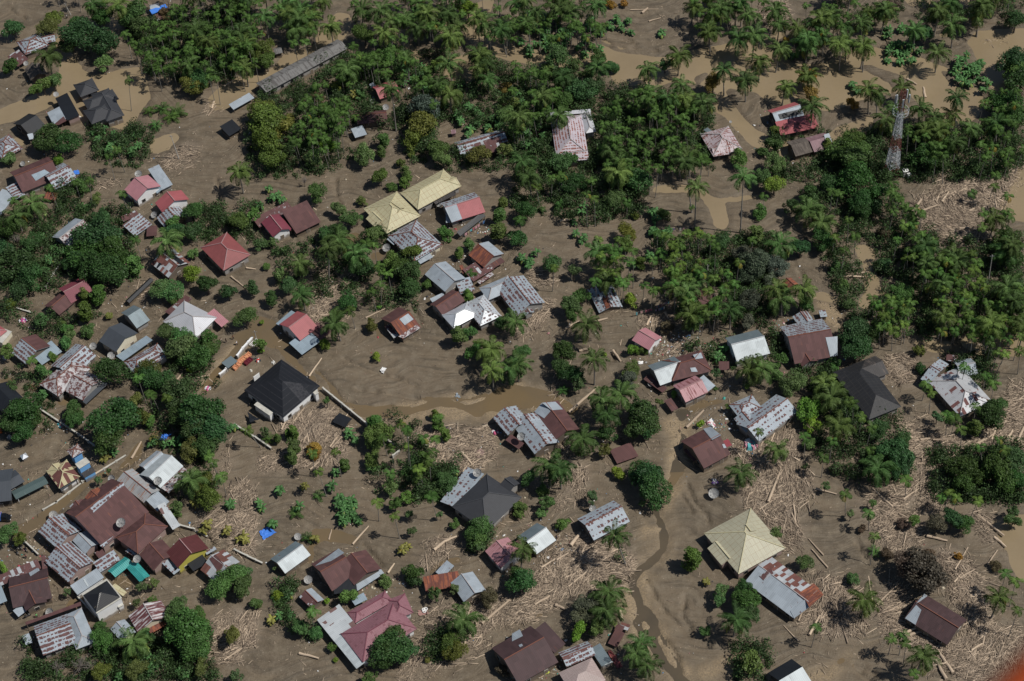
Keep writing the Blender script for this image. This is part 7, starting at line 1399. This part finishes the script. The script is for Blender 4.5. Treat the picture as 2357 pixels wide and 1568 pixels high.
for t, s, ori, dens in DEB:
    poly = P2(t, s); xs = [p[0] for p in poly]; ys = [p[1] for p in poly]; area = .5*abs(sum(poly[i][0]*poly[(i+1) % len(poly)][1]-poly[(i+1) % len(poly)][0]*poly[i][1] for i in range(len(poly))))
    n = int(area*dens*8.5*(max(xs)-min(xs))*(max(ys)-min(ys))/area); X = RNG.uniform(min(xs), max(xs), n); Y = RNG.uniform(min(ys), max(ys), n)
    jx = RNG.normal(0, 1.9, n); jy = RNG.normal(0, 1.9, n); ok = inside(poly, X+jx, Y+jy); X, Y = X[ok], Y[ok]; n = len(X)
    cl_ = np.sin(X*.9+2*np.sin(Y*.37))+np.sin(Y*.8+1.7*np.sin(X*.31)); ok = cl_+RNG.normal(0, .8, n) > -.9; X, Y = X[ok], Y[ok]; n = len(X)
    cx, cy = sum(xs)/len(xs), sum(ys)/len(ys)
    base = (np.arctan2(Y-cy, X-cx)+pi/2) if ori is None else np.full(n, ori)
    base = base+.5*np.sin(X*.25+Y*.18); ang = base+RNG.normal(0, .42, n); rnd_ = RNG.random(n) < .25; ang = np.where(rnd_, RNG.uniform(0, pi, n), ang)
    L = np.clip(RNG.lognormal(-.12, .6, n), .25, 4.0); wd = np.clip(.03+.026*L*RNG.uniform(.5, 2.0, n), .035, .24); Z = gzv(X, Y)+RNG.uniform(.02, .35, n)
    sticks(X, Y, Z, ang, RNG.normal(0, .12, n), L, wd, wd*RNG.uniform(.5, .9, n), np.clip(RNG.normal(.46, .28, n), 0, 1))
    nl = max(1, int(area/28)) if dens > 2.4 else int(area/60)
    for _ in range(400):
        if nl <= 0: break
        x, y = random.uniform(min(xs), max(xs)), random.uniform(min(ys), max(ys))
        if inside(poly, np.array([x]), np.array([y]))[0]:
            a0 = (atan2(y-cy, x-cx)+pi/2) if ori is None else ori
            LOGS.append((x, y, a0+random.gauss(0, .35)+.5*sin(x*.25+y*.18), random.uniform(2.6, 5.5), random.uniform(.10, .22))); nl -= 1
# drifts jammed against the houses
for px, py, _ in LMK:
    if py < 520 and px < 1500: continue
    p = at(px, py); n = 150; a = RNG.uniform(0, 2*pi, n); keep = np.sin(a*2+px)+RNG.normal(0, .5, n) > .1; a = a[keep]; n = len(a); rr = RNG.normal(6.2, 1.4, n); X = p[0]+rr*np.cos(a)*1.1; Y = p[1]+rr*np.sin(a); L = np.clip(RNG.lognormal(-.3, .55, n), .2, 2.6); wd = np.clip(.03+.03*L*RNG.uniform(.5, 1.8, n), .035, .2)
    sticks(X, Y, gzv(X, Y)+RNG.uniform(.02, .25, n), a+pi/2+RNG.normal(0, .6, n), RNG.normal(0, .15, n), L, wd, wd*.7, np.clip(RNG.normal(.42, .26, n), 0, 1))
# thin scatter over all open mud
n = 46000; X = RNG.uniform(GX0+20, GX1-20, n); Y = RNG.uniform(GY0+10, GY1-10, n)
dn = np.sin(X*.11+1.5*np.sin(Y*.07))+np.sin(Y*.13+1.2*np.sin(X*.09))+RNG.normal(0, .9, n); w_ = wf[np.clip(((Y-GY0)/GS).astype(int), 0, NY-1), np.clip(((X-GX0)/GS).astype(int), 0, NX-1)]
ok = (dn > .75) & (w_ < .25); X, Y = X[ok], Y[ok]; n = len(X)
L = np.clip(RNG.lognormal(-.75, .55, n), .15, 2.2); wd = np.clip(.03+.05*L*RNG.uniform(.5, 1.6, n), .04, .2)
sticks(X, Y, gzv(X, Y)+.04, RNG.uniform(0, pi, n), RNG.normal(0, .05, n), L, wd, wd*.7, np.clip(RNG.normal(.45, .28, n), 0, 1))
dw = obj('driftwood_debris', mesh_np('driftwood_debris', np.vstack(SV), np.vstack(SF), M['wood'], col=np.concatenate(SLV))); tag(dw, 'splintered driftwood and twigs strewn across the mud in fields', 'driftwood', kind='stuff')
# rubbish specks round the houses
SV, SF, SLV = [], [], []
n = 1500; k = RNG.integers(0, len(LMK), n); Q = np.array([at(a, b2)[:2] for a, b2, _ in LMK]); X = Q[k, 0]+RNG.normal(0, 7, n); Y = Q[k, 1]+RNG.normal(0, 7, n)
for t, x, y, r_, m_ in (('33', 1480, 60, 4.5, 240), ('33', 1900, 760, 4, 120), ('33', 2230, 970, 4, 120), ('43', 480, 380, 5, 80), ('42', 1080, 740, 4, 90), ('32', 1900, 1000, 6, 70), ('41', 300, 380, 5, 90), ('31', 560, 760, 6, 70), ('43', 430, 1480, 3, 60), ('22', 2010, 560, 4, 80), ('24', 180, 1440, 3, 60)):
    p = at(*TT(t, x, y)); X = np.append(X, RNG.normal(p[0], r_, m_)); Y = np.append(Y, RNG.normal(p[1], r_*.6, m_))
n = len(X); s_ = np.clip(RNG.lognormal(-1.35, .5, n), .12, .8)
sticks(X, Y, gzv(X, Y)+.06, RNG.uniform(0, pi, n), RNG.normal(0, .25, n), s_, s_*RNG.uniform(.5, 1, n), .05+.12*s_, RNG.random(n))
b = NB('rubbish'); lv_ = b.n('ShaderNodeAttribute', attribute_name='lv').outputs['Fac']; rp = b.n('ShaderNodeValToRGB'); b.inp(rp.inputs[0], lv_); rp.color_ramp.interpolation = 'CONSTANT'
for p_, c_ in ((.30, (.30, .30, .29, 1)), (.45, (.04, .04, .045, 1)), (.60, (.36, .18, .18, 1)), (.68, (.10, .22, .38, 1)), (.74, (.30, .05, .06, 1)), (.80, (.05, .28, .24, 1)), (.85, (.45, .40, .30, 1))): e = rp.color_ramp.elements.new(p_); e.color = c_
rp.color_ramp.elements[0].color = (.66, .66, .65, 1); rp.color_ramp.elements[-1].color = (.55, .52, .46, 1)
M['rubbish'] = b.done(b.principled(rp.outputs[0], .7))
tag(obj('rubbish', mesh_np('rubbish', np.vstack(SV), np.vstack(SF), M['rubbish'], col=np.concatenate(SLV))), 'scattered plastic, cloth and sheet scraps on the mud round the houses', 'rubbish', kind='stuff')
# single logs
def log_mesh(seed):
    r = random.Random(seed); m_ = MB(); pts = [(x, r.uniform(-.06, .06)*1.0, 0) for x in (-.5, -.2, .15, .5)]; m_.path(pts, [1, .92, .8, .62], 9); return m_
LG = []
for sd in range(4):
    r = random.Random(sd); n = 9; rows = []
    V_ = []; F_ = []
    ctr = [(-.5, 0), (-.25, r.uniform(-.02, .02)), (0, r.uniform(-.03, .03)), (.25, r.uniform(-.02, .02)), (.5, 0)]; rr = [1.1, .95, .9, .78, .62]
    for (x, y), q in zip(ctr, rr):
        for i in range(n): t = 2*pi*i/n; e = q*r.uniform(.9, 1.1); V_.append((x, y*8+e*cos(t), e*sin(t)))
    for j in range(4):
        for i in range(n): F_.append((j*n+i, j*n+(i+1) % n, (j+1)*n+(i+1) % n, (j+1)*n+i))
    F_ += [tuple(range(n-1, -1, -1)), tuple(range(4*n, 5*n))]; LG.append(mesh_np('log', V_, F_, M['log'], smooth=False))
def log(x, y, ang, L, r_, tone=None):
    o = obj('log', random.choice(LG)); o.location = (x, y, gz(x, y)+r_*.8+.12); o.rotation_euler = (0, random.gauss(0, .03), ang); o.scale = (L, r_, r_)
    q = tone if tone is not None else random.uniform(.0, 1); a, b2 = np.array((.19, .145, .11)), np.array((.50, .395, .29)); c_ = a+(b2-a)*q; o.color = (*c_, 1)
    px, py = proj((x, y, .2)); later(o, f"{'pale' if q > .5 else 'brown'} {'long ' if L > 4.5 else ''}log", 'log', 'washed up logs', px, py)
NAMED = [('33', "525,675 790,430", .42), ('33', "1605,810 1765,650", .34), ('32', "490,340 605,170", .22), ('32', "235,830 285,740", .22), ('31', "1210,1085 1300,930", .30), ('43', "520,705 690,565", .2), ('43', "540,330 630,215", .7), ('43', "410,460 520,395", .25), ('43', "270,530 400,450", .22), ('43', "640,400 690,300", .2), ('43', "560,375 870,385", .16), ('43', "740,420 785,365", .2), ('43', "830,810 720,640", .12),
 ('34', "0,1500 120,1190", .30), ('34', "430,1370 630,1425", .2), ('34', "1150,1540 960,1370", .25), ('34', "1370,1140 1490,1140", .16), ('44', "1700,1500 1560,1290", .45), ('44', "1640,1560 1540,1380", .6), ('44', "1250,1140 1360,1085", .35), ('44', "1250,1170 1420,1110", .35), ('44', "550,530 400,360", .2), ('44', "510,415 370,260", .18), ('44', "980,890 1190,690", .22), ('44', "380,1155 475,970", .28), ('44', "1870,1290 1970,1230", .25), ('44', "1110,930 1220,870", .2), ('44', "1460,240 1650,285", .35), ('44', "1930,40 2170,240", .35), ('44', "2080,250 2190,340", .3), ('44', "960,850 925,600", .18), ('44', "1720,550 1840,340", .18), ('44', "2020,500 2110,370", .2), ('44', "280,1210 140,1060", .14),
 ('24', "810,960 920,945", .3), ('24', "680,985 880,990", .35), ('24', "1330,390 1410,280", .5), ('24', "1420,380 1560,330", .3), ('24', "1790,310 1900,300", .3), ('24', "1760,540 1860,540", .3), ('24', "1600,300 1660,210", .3), ('14', "1280,730 1370,780", .32), ('14', "1450,900 1430,800", .55), ('13', "1260,205 1370,175", .2), ('13', "1195,130 1250,85", .4), ('12', "2080,270 2105,240", .5), ('13', "1090,100 1350,90", .12),
 ('42', "1640,370 1740,290", .5), ('42', "1740,290 1850,245", .3), ('42', "2080,1050 2340,820", .3), ('42', "1215,580 1275,490", .25), ('42', "890,310 1040,150", .22), ('42', "670,265 695,170", .2), ('42', "400,1320 580,1370", .3), ('42', "1910,1290 1930,1190", .25), ('32', "1580,930 1880,955", .2), ('32', "1440,940 1560,1010", .18), ('32', "1900,1040 1990,1150", .35), ('22', "1010,1365 1200,1280", .2), ('22', "750,1567 780,1510", .3), ('23', "490,1465 620,1400", .25), ('23', "740,1410 880,1370", .28), ('23', "1240,1440 1280,1350", .3), ('23', "1280,1450 1300,1350", .2), ('23', "1410,1320 1440,1380", .3), ('23', "440,480 550,460", .35), ('31', "870,1240 1160,1060", .2), ('31', "1810,350 1930,330", .2), ('31', "1915,340 2000,420", .18), ('31', "1630,370 1690,290", .2), ('21', "2270,910 2357,920", .2), ('21', "2130,990 2260,1090", .2), ('33', "340,1090 480,990", .25), ('33', "930,100 1000,200", .35), ('33', "620,100 700,90", .5), ('43', "990,920 1020,1020", .5), ('43', "400,875 490,915", .35), ('43', "210,870 350,790", .25), ('24', "1930,1600 2100,1640", .3), ('34', "2190,750 2060,830", .3), ('34', "2290,940 2357,800", .4), ('34', "1880,980 2090,860", .3), ('34', "2180,950 2250,830", .4), ('34', "1400,920 1500,905", .25), ('34', "1330,910 1210,820", .35), ('11', "1950,1000 1970,930", .3), ('11', "2060,790 2150,735", .2), ('22', "1700,520 1560,470", .001)]
for t, s, r_ in NAMED:
    if r_ < .05: continue
    (x1, y1), (x2, y2) = P2(t, s); log((x1+x2)/2, (y1+y2)/2, atan2(y2-y1, x2-x1), math.hypot(x2-x1, y2-y1), r_ if r_ < .33 else .33+.25*(r_-.33), random.uniform(.45, 1))
random.shuffle(LOGS)
for q in LOGS[:300-len(NAMED)]: log(*q)
finish_labels()
